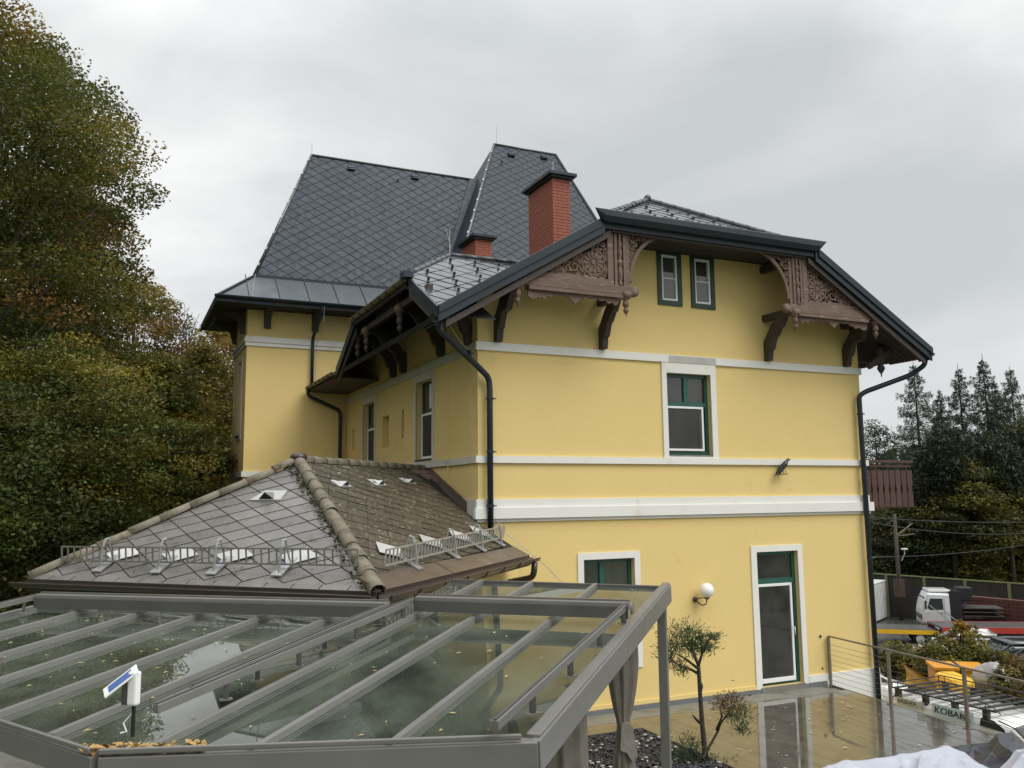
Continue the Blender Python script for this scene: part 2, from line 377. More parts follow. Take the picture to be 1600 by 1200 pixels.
def glass(name, tint, refl=1.0, rough=.0, dirt_or_sheen=None, dirt_or_sheen_amt=.0, ior=1.5, bump=0.0):
    mt = bpy.data.materials.new(name); mt.use_nodes = True; t = mt.node_tree; t.nodes.clear(); L = t.links
    out = nd(t, 'ShaderNodeOutputMaterial'); tr = nd(t, 'ShaderNodeBsdfTransparent'); tr.inputs[0].default_value = (*tint, 1)
    gl = nd(t, 'ShaderNodeBsdfGlossy'); gl.inputs['Roughness'].default_value = rough; gl.inputs[0].default_value = (refl, refl, refl, 1)
    fr = nd(t, 'ShaderNodeFresnel'); fr.inputs['IOR'].default_value = ior
    mxx = nd(t, 'ShaderNodeMixShader'); L.new(fr.outputs[0], mxx.inputs[0]); L.new(tr.outputs[0], mxx.inputs[1]); L.new(gl.outputs[0], mxx.inputs[2]); res = mxx.outputs[0]
    if bump:
        g = nd(t, 'ShaderNodeNewGeometry'); n = nd(t, 'ShaderNodeTexNoise'); n.inputs['Scale'].default_value = 3.5; n.inputs['Detail'].default_value = 4; L.new(g.outputs['Position'], n.inputs['Vector'])
        bp = nd(t, 'ShaderNodeBump'); bp.inputs['Strength'].default_value = bump; bp.inputs['Distance'].default_value = .02; L.new(n.outputs['Fac'], bp.inputs['Height'])
        L.new(bp.outputs[0], gl.inputs['Normal'])
    if dirt_or_sheen:  # diffuse film: dirt on some glass, painted reflected light on other glass
        df = nd(t, 'ShaderNodeBsdfDiffuse'); df.inputs[0].default_value = (*dirt_or_sheen, 1)
        g = nd(t, 'ShaderNodeNewGeometry'); n = nd(t, 'ShaderNodeTexNoise'); n.inputs['Scale'].default_value = 1.6; n.inputs['Detail'].default_value = 8; n.inputs['Roughness'].default_value = .65; L.new(g.outputs['Position'], n.inputs['Vector'])
        r = nd(t, 'ShaderNodeMapRange'); r.inputs['From Min'].default_value = .38; r.inputs['From Max'].default_value = .72; r.inputs['To Min'].default_value = dirt_or_sheen_amt*.25; r.inputs['To Max'].default_value = dirt_or_sheen_amt
        L.new(n.outputs['Fac'], r.inputs['Value']); m2 = nd(t, 'ShaderNodeMixShader'); L.new(r.outputs[0], m2.inputs[0]); L.new(res, m2.inputs[1]); L.new(df.outputs[0], m2.inputs[2]); res = m2.outputs[0]
    L.new(res, out.inputs[0]); return mt
M['glass'] = glass('window_glass', (.93, .94, .93), ior=1.75, dirt_or_sheen=(.26, .25, .23), dirt_or_sheen_amt=.16)  # grey diffuse share paints the panes' reflected light into their colour
M['screen'] = glass('fly_screen', (.88, .88, .88), refl=.3, rough=.4, dirt_or_sheen=(.22, .215, .20), dirt_or_sheen_amt=.26)  # grey diffuse share lightens the mesh, brightness put into the colour
M['roofglass'] = glass('green_tinted_roof_glass', (.89, .955, .91), ior=1.68, dirt_or_sheen=(.46, .50, .40), dirt_or_sheen_amt=.09)
M['bagplastic'] = glass('clear_plastic', (.75, .76, .76), rough=.15, dirt_or_sheen=(.6, .6, .6), dirt_or_sheen_amt=.7)
# wet terrace: very shiny water film over grey-brown slabs
def wetslab():
    mt, t, b = principled('wet_paving', (.11, .10, .075), .05, spec=1.0, coat=0); L = t.links
    g = nd(t, 'ShaderNodeNewGeometry'); n = nd(t, 'ShaderNodeTexNoise'); n.inputs['Scale'].default_value = 2.6; n.inputs['Detail'].default_value = 8; L.new(g.outputs['Position'], n.inputs['Vector'])
    c = nd(t, 'ShaderNodeValToRGB'); c.color_ramp.elements[0].color = (.062, .056, .042, 1); c.color_ramp.elements[0].position = .3; c.color_ramp.elements[1].color = (.12, .11, .085, 1); c.color_ramp.elements[1].position = .7
    L.new(n.outputs['Fac'], c.inputs[0]); L.new(c.outputs[0], b.inputs['Base Color'])
    n2 = nd(t, 'ShaderNodeTexNoise'); n2.inputs['Scale'].default_value = .8; n2.inputs['Detail'].default_value = 5; L.new(g.outputs['Position'], n2.inputs['Vector'])
    r = nd(t, 'ShaderNodeMapRange'); r.inputs['From Min'].default_value = .45; r.inputs['From Max'].default_value = .66; r.inputs['To Min'].default_value = .02; r.inputs['To Max'].default_value = .13
    L.new(n2.outputs['Fac'], r.inputs['Value']); L.new(r.outputs[0], b.inputs['Roughness'])
    n3 = nd(t, 'ShaderNodeTexNoise'); n3.inputs['Scale'].default_value = 7; n3.inputs['Detail'].default_value = 3; L.new(g.outputs['Position'], n3.inputs['Vector'])
    bp = nd(t, 'ShaderNodeBump'); bp.inputs['Strength'].default_value = .05; bp.inputs['Distance'].default_value = .01; L.new(n3.outputs['Fac'], bp.inputs['Height']); L.new(bp.outputs[0], b.inputs['Normal'])
    b.inputs['IOR'].default_value = 1.6
    return mt
M['wet'] = wetslab()
def leafmat(name, trans=.38, rough=.5):
    mt = bpy.data.materials.new(name); mt.use_nodes = True; t = mt.node_tree; L = t.links; b = t.nodes['Principled BSDF']
    a = nd(t, 'ShaderNodeAttribute'); a.attribute_name = 'leafcol'; L.new(a.outputs['Color'], b.inputs['Base Color']); b.inputs['Roughness'].default_value = rough; b.inputs['Specular IOR Level'].default_value = .3
    tr = nd(t, 'ShaderNodeBsdfTranslucent'); L.new(a.outputs['Color'], tr.inputs[0]); mxx = nd(t, 'ShaderNodeMixShader'); mxx.inputs[0].default_value = trans
    out = t.nodes['Material Output']; L.new(b.outputs[0], mxx.inputs[1]); L.new(tr.outputs[0], mxx.inputs[2]); L.new(mxx.outputs[0], out.inputs[0]); return mt
M['leaf'] = leafmat('leaves'); M['needle'] = leafmat('needles', .25)
# ================================================================== VILLA
X_, Y_, Z_ = V((1,0,0)), V((0,1,0)), V((0,0,1))
villa = thing('villa', 'large yellow rendered villa with steep dark roofs and carved brown gable woodwork', 'house', (0,0,0))
FW = 9.75                      # facade width
Z_EAVE = 7.28; SL = .602; XL, XR, XC = -1.13, 10.83, 4.85; ZR = Z_EAVE+SL*(XC-XL)
FF = (V((0,0,0)), X_, Z_, -Y_)        # front facade frame (along, up, outward)
holes = [(4.27, 5.40, 4.86, 6.62), (2.20, 3.36, .84, 2.83), (6.44, 7.58, .02, 2.83), (4.22, 4.68, 8.16, 9.19, .06), (5.08, 5.54, 8.16, 9.19, .06)]
outline = [(0, -2.8), (FW, -2.8), (FW, Z_EAVE+.5), (XC+2.7, 9.2), (XC+1.5, 9.75), (XC-1.5, 9.75), (XC-2.7, 9.2), (0, Z_EAVE+.5)]
wf = wall(villa, 'front_wall', M['yellow'], FF, outline, holes, .2)
# side wall in three strips, stepped
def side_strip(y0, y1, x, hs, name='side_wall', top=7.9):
    return wall(villa, name, M['yellow_shaded_side'], (V((x, 0, 0)), Y_, Z_, -X_), [(y0, -2.8), (y1, -2.8), (y1, top), (y0, top)], hs, .24)
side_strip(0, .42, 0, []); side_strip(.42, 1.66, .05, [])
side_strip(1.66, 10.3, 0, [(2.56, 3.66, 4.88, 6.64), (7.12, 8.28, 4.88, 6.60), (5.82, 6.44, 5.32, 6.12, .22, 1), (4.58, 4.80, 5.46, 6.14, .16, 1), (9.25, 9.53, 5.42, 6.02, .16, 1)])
mb = MB(); mb.add([(0,.42,-2.8),(.05,.42,-2.8),(.05,.42,7.85),(0,.42,7.85)], [(0,1,2,3)]); mb.add([(0,1.66,-2.8),(.05,1.66,-2.8),(.05,1.66,7.85),(0,1.66,7.85)], [(0,1,2,3)])
mb.add([(FW,0,-2.8),(FW,12,-2.8),(FW,12,7.6),(FW,0,7.6)], [(0,1,2,3)]); mb.add([(0,14,-2.8),(FW,14,-2.8),(FW,14,9),(0,14,9)], [(0,1,2,3)])
mb.build('rear_wall', M['yellow'], villa, fix=False)
# rooms behind the openings
mb = MB()
for xa, xb, z0, z1 in ((.3, 9.4, -.02, 3.5), (.3, 9.4, 4.2, 6.9), (3.6, 6.1, 7.6, 9.5)):
    mb.add([(xa,3.2,z0),(xb,3.2,z0),(xb,3.2,z1),(xa,3.2,z1)], [(0,1,2,3)])
    mb.add([(xa,.25,z0),(xb,.25,z0),(xb,3.2,z0),(xa,3.2,z0)], [(0,1,2,3)]); mb.add([(xa,.25,z1),(xb,.25,z1),(xb,3.2,z1),(xa,3.2,z1)], [(0,1,2,3)])
mb.build('interior', M['roomwall'], villa, fix=False)
# string courses
def course(pts, z0, z1, t, nm='string_course', m_='white', closed=False):
    mb = MB()
    for a, b, n in pts:
        a = V((*a, 0)); b = V((*b, 0)); n = V((*n, 0)); d = (b-a).normalized()
        mb.fbox((a, d, n, Z_), (0, -.01, z0), ((b-a).length, t, z1))
    return mb.build(nm, M[m_], villa)
fs = [((-.045, 0), (FW+.045, 0), (0, -1))]; ss = [((0, .42), (0, 0), (-1, 0)), ((.05, 1.66), (.05, .42), (-1, 0)), ((0, 10.27), (0, 1.66), (-1, 0))]
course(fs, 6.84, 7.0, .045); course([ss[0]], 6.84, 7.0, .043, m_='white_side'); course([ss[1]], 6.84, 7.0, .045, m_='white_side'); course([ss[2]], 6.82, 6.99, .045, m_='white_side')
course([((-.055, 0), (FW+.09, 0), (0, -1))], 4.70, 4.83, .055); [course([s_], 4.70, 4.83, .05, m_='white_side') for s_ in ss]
course([((-.05, 0), (FW+.05, 0), (0, -1))], 3.86, 4.02, .05, 'cornice'); course([((-.09, 0), (FW+.14, 0), (0, -1))], 3.66, 3.86, .09, 'cornice')
course([((-.04, 0), (FW+.06, 0), (0, -1))], 3.60, 3.655, .04, 'cornice')
course([ss[0]], 3.66, 4.02, .06, 'cornice', 'white_side'); course([ss[1]], 3.66, 4.02, .06, 'cornice', 'white_side')
# grey patch where the render is being renewed above the upper window
MB().box((4.33, -.0495, 6.85), (5.55, -.0455, 6.985)).build('render_patch', mat('grey_filler', (.48, .47, .44), .8, (.40, .39, .36), scale=6), villa)
# plinth ledge
course([((0, 0), (6.285, 0), (0, -1))], .00, .075, .03, 'plinth_ledge', 'yellow')
course([((0, 0), (6.40, 0), (0, -1))], -.10, -.005, .05, 'plinth', 'plinth'); course([((7.60, 0), (8.20, 0), (0, -1))], -.10, -.005, .05, 'plinth', 'plinth')
course([((7.715, 0), (FW+.05, 0), (0, -1))], .003, .15, .04, 'plinth_ledge', 'white'); course([((8.22, 0), (FW+.06, 0), (0, -1))], -.55, .0, .05, 'plinth', 'white')
# --- window surrounds
def surround(name, F, x0, x1, z0, z1, ox0, ox1, oz0, oz1, m_, bottom=True, t=.03):
    mb = MB()
    o, ex, ez, nn = F; FB = (o, ex, nn, ez)
    mb.fbox(FB, (ox0, -.01, oz0), (x0, t, oz1)); mb.fbox(FB, (x1, -.01, oz0), (ox1, t, oz1)); mb.fbox(FB, (x0, -.01, z1), (x1, t, oz1))
    if bottom and oz0 < z0: mb.fbox(FB, (x0, -.01, oz0), (x1, t, z0))
    return mb
def tint(o, m_): return o
surround('s', FF, 4.27, 5.40, 4.86, 6.62, 4.15, 5.54, 4.832, 6.838, 'white', t=.035).build('window_surround', M['white'], villa)
surround('s', FF, 2.20, 3.36, .84, 2.83, 2.07, 3.49, .71, 2.96, 'white').build('window_surround', M['white'], villa)
surround('s', FF, 6.44, 7.58, -.02, 2.83, 6.29, 7.71, -.02, 2.96, 'white', False).build('door_surround', M['white'], villa)
def fr(mb, F, x0, x1, z0, z1, w, d0, d1, wb=None):
    o, ex, ez, nn = F; FB = (o, ex, nn, ez); wb = wb if wb is not None else w
    mb.fbox(FB, (x0, d0, z0), (x0+w, d1, z1)); mb.fbox(FB, (x1-w, d0, z0), (x1, d1, z1))
    mb.fbox(FB, (x0+w, d0, z0), (x1-w, d1, z0+wb)); mb.fbox(FB, (x0+w, d0, z1-w), (x1-w, d1, z1)); return mb
def pane(F, x0, x1, z0, z1, d, parent, m_='glass', nm='pane'):
    o, ex, ez, nn = F; FB = (o, ex, nn, ez)
    return MB().fbox(FB, (x0, d-.004, z0), (x1, d+.004, z1)).build(nm, M[m_], parent)
def boxf(F, a, b, nm, m_, parent, bevel=0):
    o, ex, ez, nn = F; FB = (o, ex, nn, ez)
    return MB().fbox(FB, a, b).build(nm, M[m_], parent, bevel=bevel)
def drape(F, x0, x1, z0, z1, d, parent, m_, amp=.03, waves=6):
    o, ex, ez, nn = F; mb = MB(); N = waves*8; vs = []; fs_ = []
    for i in range(N+1):
        t = i/N; x = x0+(x1-x0)*t; dd = d+amp*math.sin(t*waves*6.283)+amp*.4*math.sin(t*17)
        vs += [o+ex*x+nn*dd+ez*z0, o+ex*(x+.01*math.sin(i))+nn*dd*1.0+ez*z1]
    for i in range(N): fs_.append((2*i, 2*i+2, 2*i+3, 2*i+1))
    mb.add(vs, fs_); return mb.build('curtain', M[m_], parent, fix=False, smooth=True)
# upper window: green frame with transom, white fly screen below
mb = fr(MB(), FF, 4.27, 5.40, 4.90, 6.62, .07, -.16, -.10)
w1 = mb.build('window_frame', M['green'], villa, bevel=.006)
boxf(FF, (4.34, -.15, 5.93), (5.33, -.085, 6.02), 'transom', 'green', w1); boxf(FF, (4.78, -.15, 6.021), (4.89, -.09, 6.549), 'mullion', 'green', w1)
pane(FF, 4.34, 4.78, 6.02, 6.55, -.135, w1); pane(FF, 4.89, 5.33, 6.02, 6.55, -.135, w1); pane(FF, 4.34, 5.33, 4.97, 5.93, -.145, w1)
drape(FF, 4.86, 5.36, 5.0, 6.5, -.35, villa, 'curtr', .025, 6)
mb = fr(MB(), FF, 4.29, 5.24, 4.985, 5.925, .045, -.085, -.05); fs1 = mb.build('fly_screen', M['upvc'], villa, bevel=.004); pane(FF, 4.335, 5.195, 5.03, 5.88, -.07, fs1, 'screen', 'mesh')
boxf(FF, (4.272, -.19, 4.861), (5.398, .02, 4.895), 'window_sill', 'concrete', villa)
# open inner casement
Fc = (V((4.86, .32, 0)), V((.85, .53, 0)).normalized(), Z_, V((.53, -.85, 0)).normalized())
fr(MB(), Fc, 0, .48, 5.02, 5.90, .055, -.02, .02).build('inner_casement', M['upvc'], villa)
boxf((V((0,0,0)), X_, Z_, -Y_), (4.62, -.62, 4.96), (4.80, -.46, 5.12), 'indoor_pot', 'upvc', villa)
# lower window
mb = fr(MB(), FF, 2.20, 3.36, .88, 2.83, .07, -.16, -.10); w2 = mb.build('window_frame', M['green'], villa, bevel=.006)
boxf(FF, (2.62, -.155, .95), (2.72, -.095, 2.76), 'mullion', 'green', w2); boxf(FF, (2.27, -.15, 2.10), (2.62, -.10, 2.17), 'transom', 'green', w2); boxf(FF, (2.72, -.15, 2.10), (3.29, -.10, 2.17), 'transom', 'green', w2)
pane(FF, 2.27, 2.62, .95, 2.76, -.135, w2); pane(FF, 2.72, 3.29, .95, 2.76, -.135, w2)
drape(FF, 2.72, 2.95, .9, 2.8, -.32, villa, 'curtain', .02, 4); drape(FF, 2.95, 3.3, .9, 2.8, -.36, villa, 'curtr', .02, 5); drape(FF, 2.50, 2.72, .9, 2.8, -.32, villa, 'curtg', .02, 3)
boxf(FF, (2.202, -.19, .842), (3.358, .02, .875), 'window_sill', 'concrete', villa)
# door with transom light and white screen door
mb = fr(MB(), FF, 6.44, 7.58, .03, 2.83, .08, -.16, -.09, .05); dr = mb.build('door_frame', M['green'], villa, bevel=.006)
boxf(FF, (6.52, -.155, 2.12), (7.50, -.075, 2.25), 'transom', 'green', dr); pane(FF, 6.52, 7.50, 2.25, 2.75, -.13, dr)
mb = fr(MB(), FF, 6.45, 7.42, .085, 2.14, .055, -.075, -.035, .09); sdoor = mb.build('screen_door', M['upvc'], villa, bevel=.005); pane(FF, 6.505, 7.365, .175, 2.085, -.055, sdoor, 'glass', 'pane')
MB().tube([FF[0]+X_*7.39-Y_*.0+Z_*1.22-Y_*-.03, FF[0]+X_*7.39-Y_*.03+Z_*1.20, FF[0]+X_*7.39-Y_*.035+Z_*1.05], .011).build('handle', M['upvc'], sdoor, smooth=True)
boxf(FF, (6.402, -.2, -.10), (7.598, .06, .018), 'threshold', 'concrete', villa)
boxf(FF, (6.70, -.95, -.01), (7.5, -.9, 1.75), 'indoor_panel', 'dark', villa)
boxf(FF, (6.90, -.72, 1.25), (7.6, -.68, 1.7), 'indoor_picture', 'blackmetal', villa)
mb = MB()
for xx, dx in ((6.75, .12), (6.86, .05), (7.0, -.12), (7.1, .03)):
    mb.beam((xx, .55, .0), (xx+dx, .62, .72), .035, .035)
mb.build('indoor_stool', M['woodw'], villa)
# attic windows
for i, (x0, x1) in enumerate(((4.13, 4.75), (4.99, 5.62))):
    k = fr(MB(), FF, x0, x1, 8.07, 9.28, .105, -.05, .035).build('attic_window', M['dgreen'], villa, bevel=.006)
    fr(MB(), FF, x0+.107, x1-.107, 8.177, 9.173, .045, -.045, .012).build('sash', M['upvc'], k, bevel=.004)
    boxf(FF, (x0+.15, -.035, 8.655), (x1-.15, -.005, 8.68), 'glazing_bar', 'upvc', k); pane(FF, x0+.15, x1-.15, 8.22, 9.13, -.03, k); boxf(FF, (x0+.152, -.058, 8.222), (x1-.152, -.05, 9.128), 'pane_backing', 'curtr', k)  # grey backing added so the panes show the tone of reflected light
# side windows
FS = (V((0,0,0)), Y_, Z_, -X_)
for (a, b, z0, z1) in ((2.56, 3.66, 4.88, 6.64), (7.12, 8.28, 4.88, 6.60)):
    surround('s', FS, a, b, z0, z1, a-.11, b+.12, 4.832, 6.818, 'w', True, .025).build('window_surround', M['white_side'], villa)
    k = fr(MB(), FS, a, b, z0+.02, z1, .07, -.20, -.14).build('window_frame', M['dgreen'], villa)
    boxf(FS, (a+.07, -.2, 5.94), (b-.07, -.12, 6.02), 'transom', 'dgreen', k); boxf(FS, (a+.5, -.2, 6.02), (a+.58, -.13, z1-.07), 'mullion', 'upvc', k)
    pane(FS, a+.07, b-.07, z0+.09, z1-.07, -.17, k); q = fr(MB(), FS, a+.02, b-.05, z0+.04, 5.93, .05, -.135, -.10).build('fly_screen', M['upvc'], villa); pane(FS, a+.07, b-.1, z0+.09, 5.88, -.12, q, 'screen', 'mesh')
    boxf(FS, (a, -.2, z0-.02), (b, .04, z0+.015), 'window_sill', 'woodd', villa)
# ------------------------------------------------------------ gable brackets and carved trusses
def strut(base, out, side, zb, zt, reach, w=.13, nm='bracket', m_='woodd'):
    """curved timber strut: rises on the wall then leans outwards; out = outward unit, side = along wall"""
    b = V(base); prof = []
    # profile in (outward, z): stepped and tapered
    inner = [(0, zb), (0, zb+.42), (reach*.30, zb+.80), (reach*.78, zt)]
    outer = [(reach*1.0, zt), (reach*.80, zt-.18), (reach*.74, zt-.22), (reach*.62, zt-.40), (reach*.55, zt-.42), (reach*.44, zb+.52), (reach*.36, zb+.48), (reach*.26, zb+.24), (reach*.20, zb+.22), (reach*.16, zb)]
    poly = [V((b.x, b.y, 0))+V(out)*a+Z_*c-V(side)*(w/2) for a, c in inner+outer]
    return MB().prism(poly, V(side)*w).build(nm, M[m_], villa, bevel=.008)
def pendant(p, nm='pendant', m_='woodw', s=1.0, parent=None):
    pr = [(.02, .22), (.065, .20), (.07, .12), (.045, .09), (.06, .05), (.065, 0), (.05, -.04), (.028, -.06), (.05, -.09), (.055, -.12), (.035, -.16), (.012, -.19), (.006, -.24)]
    return MB().lathe([(r*s, h*s) for r, h in pr][::-1], p, n=10).build(nm, M[m_], parent or villa, smooth=True)
YT = -.93
for bx in (.40, 2.72, 6.98, 9.32):
    strut((bx, 0, 0), -Y_, X_, 7.01, 8.10 if 1 < bx < 9 else 7.95, .95)
    MB().box((bx-.075, -.97, 7.90), (bx+.075, 0, 8.05)).build('purlin_end', M['woodd'], villa, bevel=.01)
    pendant((bx, -.97, 7.74))
    MB().lathe([(.0, -.09), (.07, -.085), (.09, -.05), (.09, .05), (.07, .085), (.0, .09)], (bx, -.98, 7.93), X_, 12).build('scroll_boss', M['woodw'], villa, smooth=True)
    if 1 < bx < 9: MB().box((bx-.07, -.9, 9.02), (bx+.07, 0, 9.16)).build('purlin_end', M['soffit'], villa)
def annulus(mb, c, r0, r1, y, t, n=20, a0=0.0, a1=2*math.pi):
    full = abs(a1-a0-2*math.pi) < 1e-6; k = n if full else n+1; base = []
    for i in range(k):
        a = a0+(a1-a0)*i/n; base += [(c[0]+r0*math.cos(a), y, c[1]+r0*math.sin(a)), (c[0]+r1*math.cos(a), y, c[1]+r1*math.sin(a)), (c[0]+r0*math.cos(a), y+t, c[1]+r0*math.sin(a)), (c[0]+r1*math.cos(a), y+t, c[1]+r1*math.sin(a))]
    fs_ = []
    for i in range(n):
        a = 4*i; b = 4*((i+1) % k); fs_ += [(a, b, b+1, a+1), (a+2, a+3, b+3, b+2), (a, a+2, b+2, b), (a+1, b+1, b+3, a+3)]
    mb.add(base, fs_); return mb
def strip(mb, pts, w, y, t):      # flat band following 2D points, with varying width
    P = []
    for i, p in enumerate(pts):
        q = pts[min(i+1, len(pts)-1)]; r = pts[max(i-1, 0)]; dx, dz = q[0]-r[0], q[1]-r[1]; l = math.hypot(dx, dz) or 1
        ww = w(i/(len(pts)-1)) if callable(w) else w; nx, nz = -dz/l*ww/2, dx/l*ww/2
        P += [(p[0]+nx, y, p[1]+nz), (p[0]-nx, y, p[1]-nz), (p[0]+nx, y+t, p[1]+nz), (p[0]-nx, y+t, p[1]-nz)]
    fs_ = []
    for i in range(len(pts)-1):
        a, b = 4*i, 4*i+4; fs_ += [(a, a+1, b+1, b), (a+2, b+2, b+3, a+3), (a, b, b+2, a+2), (a+1, a+3, b+3, b+1)]
    mb.add(P, fs_); return mb
def spiral(mb, c, r, turns, a0, sgn, w, y, t):
    pts = []
    for i in range(22):
        u = i/21; a = a0+sgn*turns*2*math.pi*u; rr = r*(1-.86*u); pts.append((c[0]+rr*math.cos(a), c[1]+rr*math.sin(a)))
    return strip(mb, pts, lambda u: w*(1-.4*u)+(.5*w if u > .93 else 0), y, t)
def truss(sgn):
    """carved fretwork truss; sgn=+1 left truss, -1 mirrored right one"""
    def mx(x): return x if sgn > 0 else 2*XC-x
    def put(mb, nm, mm='woodw', parent=None, **k):
        if sgn < 0: mb.v = [(2*XC-x, y, z) for x, y, z in mb.v]
        return mb.build(nm, M[mm], parent or villa, **k)
    root = put(MB().box((.52, -1.0, 7.93), (2.88, -.86, 8.11)), 'truss_rail', bevel=.012)
    put(MB().box((.62, -1.02, 7.86), (2.70, -.84, 7.925)), 'moulding', parent=root)
    put(MB().lathe([(0, -.075), (.07, -.07), (.10, -.04), (.10, .04), (.07, .07), (0, .075)], (2.93, -.93, 8.02), Y_, 14), 'scroll_end', parent=root, smooth=True)
    # scalloped valance below the rail with carved drops
    mb = MB(); pts = []
    N = 150
    for i in range(N+1):
        u = i/N; x = .62+u*1.98; b = .05+.012*abs(math.sin(u*40))
        for cx, a, wd in ((.05, .17, .06), (.11, .13, .05), (.17, .15, .035), (.23, .10, .03), (.5, .19, .02), (.478, .15, .022), (.522, .15, .022), (.452, .11, .02), (.548, .11, .02), (.80, .08, .04), (.88, .12, .035), (.95, .14, .04)):
            b = max(b, .05+(a-.05)*math.sqrt(max(0, 1-((u-cx)/wd)**2)))
        pts.append((x, 7.86-b))
    vs = []; fs_ = []
    for x, z in pts: vs += [(x, -.955, 7.86), (x, -.955, z), (x, -.915, 7.86), (x, -.915, z)]
    for i in range(N): a = 4*i; b = a+4; fs_ += [(a, b, b+1, a+1), (a+2, a+3, b+3, b+2), (a+1, b+1, b+3, a+3), (a, a+2, b+2, b)]
    put(MB().add(vs, fs_), 'carved_valance', parent=root)
    # triangle frame
    def zr(x): return Z_EAVE+SL*(x-XL)-.22        # underside of the rafter
    mb = MB()
    mb.prism([(.70, -.98, 8.112), (2.46, -.98, 8.112), (2.46, -.98, 8.21), (.84, -.98, 8.21)], (0, .085, 0))
    mb.prism([(.60, -.985, 8.111), (.78, -.985, 8.111), (2.46, -.985, zr(2.46)-.10), (2.46, -.985, zr(2.46)+.10), (.55, -.985, zr(.55)+.10)], (0, .09, 0))
    mb.prism([(2.33, -.982, 8.11), (2.46, -.982, 8.11), (2.46, -.982, 9.14), (2.33, -.982, 9.06)], (0, .085, 0))
    put(mb, 'panel_frame', parent=root, bevel=.006)
    # fretwork
    mb = MB(); y = -.955; t = .035; c = (2.03, 8.53); R_ = .27
    annulus(mb, c, R_-.035, R_, y, t, 28); annulus(mb, c, .0, .055, y, t, 14); annulus(mb, c, .075, .10, y, t, 18)
    for i in range(12):
        a = i*math.pi/6+.13
        ca, sa = math.cos(a), math.sin(a)
        pts = [(c[0]+ca*r+(-sa)*b, c[1]+sa*r+ca*b) for r, b in ((.09, 0), (.13, .008), (.17, .0), (.21, -.006), (.245, 0))]
        strip(mb, pts, lambda u: .028+.034*math.sin(u*3.14), y, t)
        annulus(mb, (c[0]+ca*.175*1.0+(-sa)*.045, c[1]+sa*.175+ca*.045), .012, .024, y+.004, t-.01, 8)
    for i in range(10):
        a = i*math.pi/5; annulus(mb, (c[0]+math.cos(a)*.295, c[1]+math.sin(a)*.295), .012, .032, y, t, 10)
    # scrolls to the left
    spiral(mb, (1.60, 8.41), .15, 1.5, .4, 1, .035, y, t); spiral(mb, (1.36, 8.32), .09, 1.4, 2.2, -1, .026, y, t); spiral(mb, (1.20, 8.275), .055, 1.3, 1.2, 1, .02, y, t)
    spiral(mb, (1.66, 8.60), .08, 1.3, 3.6, -1, .024, y, t); spiral(mb, (2.24, 8.90), .085, 1.5, -1.2, 1, .026, y, t); spiral(mb, (2.10, 8.86), .05, 1.3, 2.0, -1, .02, y, t)
    spiral(mb, (2.28, 8.76), .045, 1.2, .5, 1, .018, y, t); spiral(mb, (1.78, 8.29), .06, 1.3, 3.0, 1, .02, y, t); spiral(mb, (2.28, 8.28), .05, 1.2, 1.0, -1, .018, y, t)
    rnd = random.Random(4)
    for i in range(60):                # small leaves that tie the scrolls together
        x = rnd.uniform(1.05, 2.34); z = rnd.uniform(8.22, zr(x)-.10)
        if z < 8.2 or math.hypot(x-c[0], z-c[1]) < R_-.03: continue
        a = rnd.uniform(0, 3.14); l = rnd.uniform(.05, .10)
        strip(mb, [(x-l/2*math.cos(a), z-l/2*math.sin(a)), (x+.01, z+.006), (x+l/2*math.cos(a), z+l/2*math.sin(a))], lambda u: .006+.04*math.sin(u*3.14), y+rnd.uniform(-.004, .004), t)
    # thin perforated backing strips along the edges
    strip(mb, [(1.0, 8.225), (2.34, 8.225)], .05, y, t); strip(mb, [(2.31, 8.2), (2.31, 9.0)], .05, y, t)
    strip(mb, [(1.02, zr(1.02)-.13), (2.32, zr(2.32)-.13)], .05, y, t)
    put(mb, 'fretwork', parent=root, fix=False)
    # post with turned baluster
    put(MB().box((2.48, -.99, 8.05), (2.54, -.87, 9.27)).box((2.68, -.99, 8.05), (2.74, -.87, 9.27)).box((2.54, -.93, 8.05), (2.68, -.87, 9.27)), 'truss_post', parent=root)
    pr = [(.035, 0), (.05, .02), (.05, .06), (.03, .10), (.045, .16), (.055, .26), (.045, .36), (.03, .40), (.055, .44), (.055, .50), (.03, .54), (.045, .62), (.052, .70), (.03, .76), (.05, .80), (.05, .86), (.03, .9), (.035, .98), (.05, 1.08), (.04, 1.14)]
    put(MB().lathe(pr, (2.61, -.965, 8.10), n=12), 'turned_baluster', parent=root, smooth=True)
    # quarter-arch spandrel towards the middle
    mb = MB(); pts_o = []; N = 16; vs = []; fs_ = []
    for i in range(N+1):
        a = math.pi/2*i/N; xx = 2.86+.92*(1-math.cos(a))+.02; zz = 8.20+1.0*math.sin(a); vs += [(xx, -.96, zz), (xx-.055, -.96, zz+.045), (xx, -.92, zz), (xx-.055, -.92, zz+.045)]
    for i in range(N): a = 4*i; b = a+4; fs_ += [(a, b, b+1, a+1), (a+2, a+3, b+3, b+2), (a, a+2, b+2, b), (a+1, b+1, b+3, a+3)]
    mb.add(vs, fs_); mb.box((2.742, -.965, 8.1), (2.83, -.9, 9.28)); mb.box((2.83, -.965, 9.20), (3.85, -.9, 9.28))
    for (cx, cz, r_) in ((2.93, 9.10, .075), (3.05, 9.13, .05), (2.90, 8.93, .05), (3.18, 9.14, .04), (2.88, 8.78, .04), (2.99, 8.98, .035), (3.30, 9.165, .03), (2.87, 8.65, .03)):
        spiral(mb, (cx, cz), r_, 1.3, cx*9, 1, .018, -.95, .03)
        annulus(mb, (cx, cz), r_*.9, r_*.9+.02, -.95, .03, 12)
    put(mb, 'arched_spandrel', parent=root)
    return root
truss(1); truss(-1)
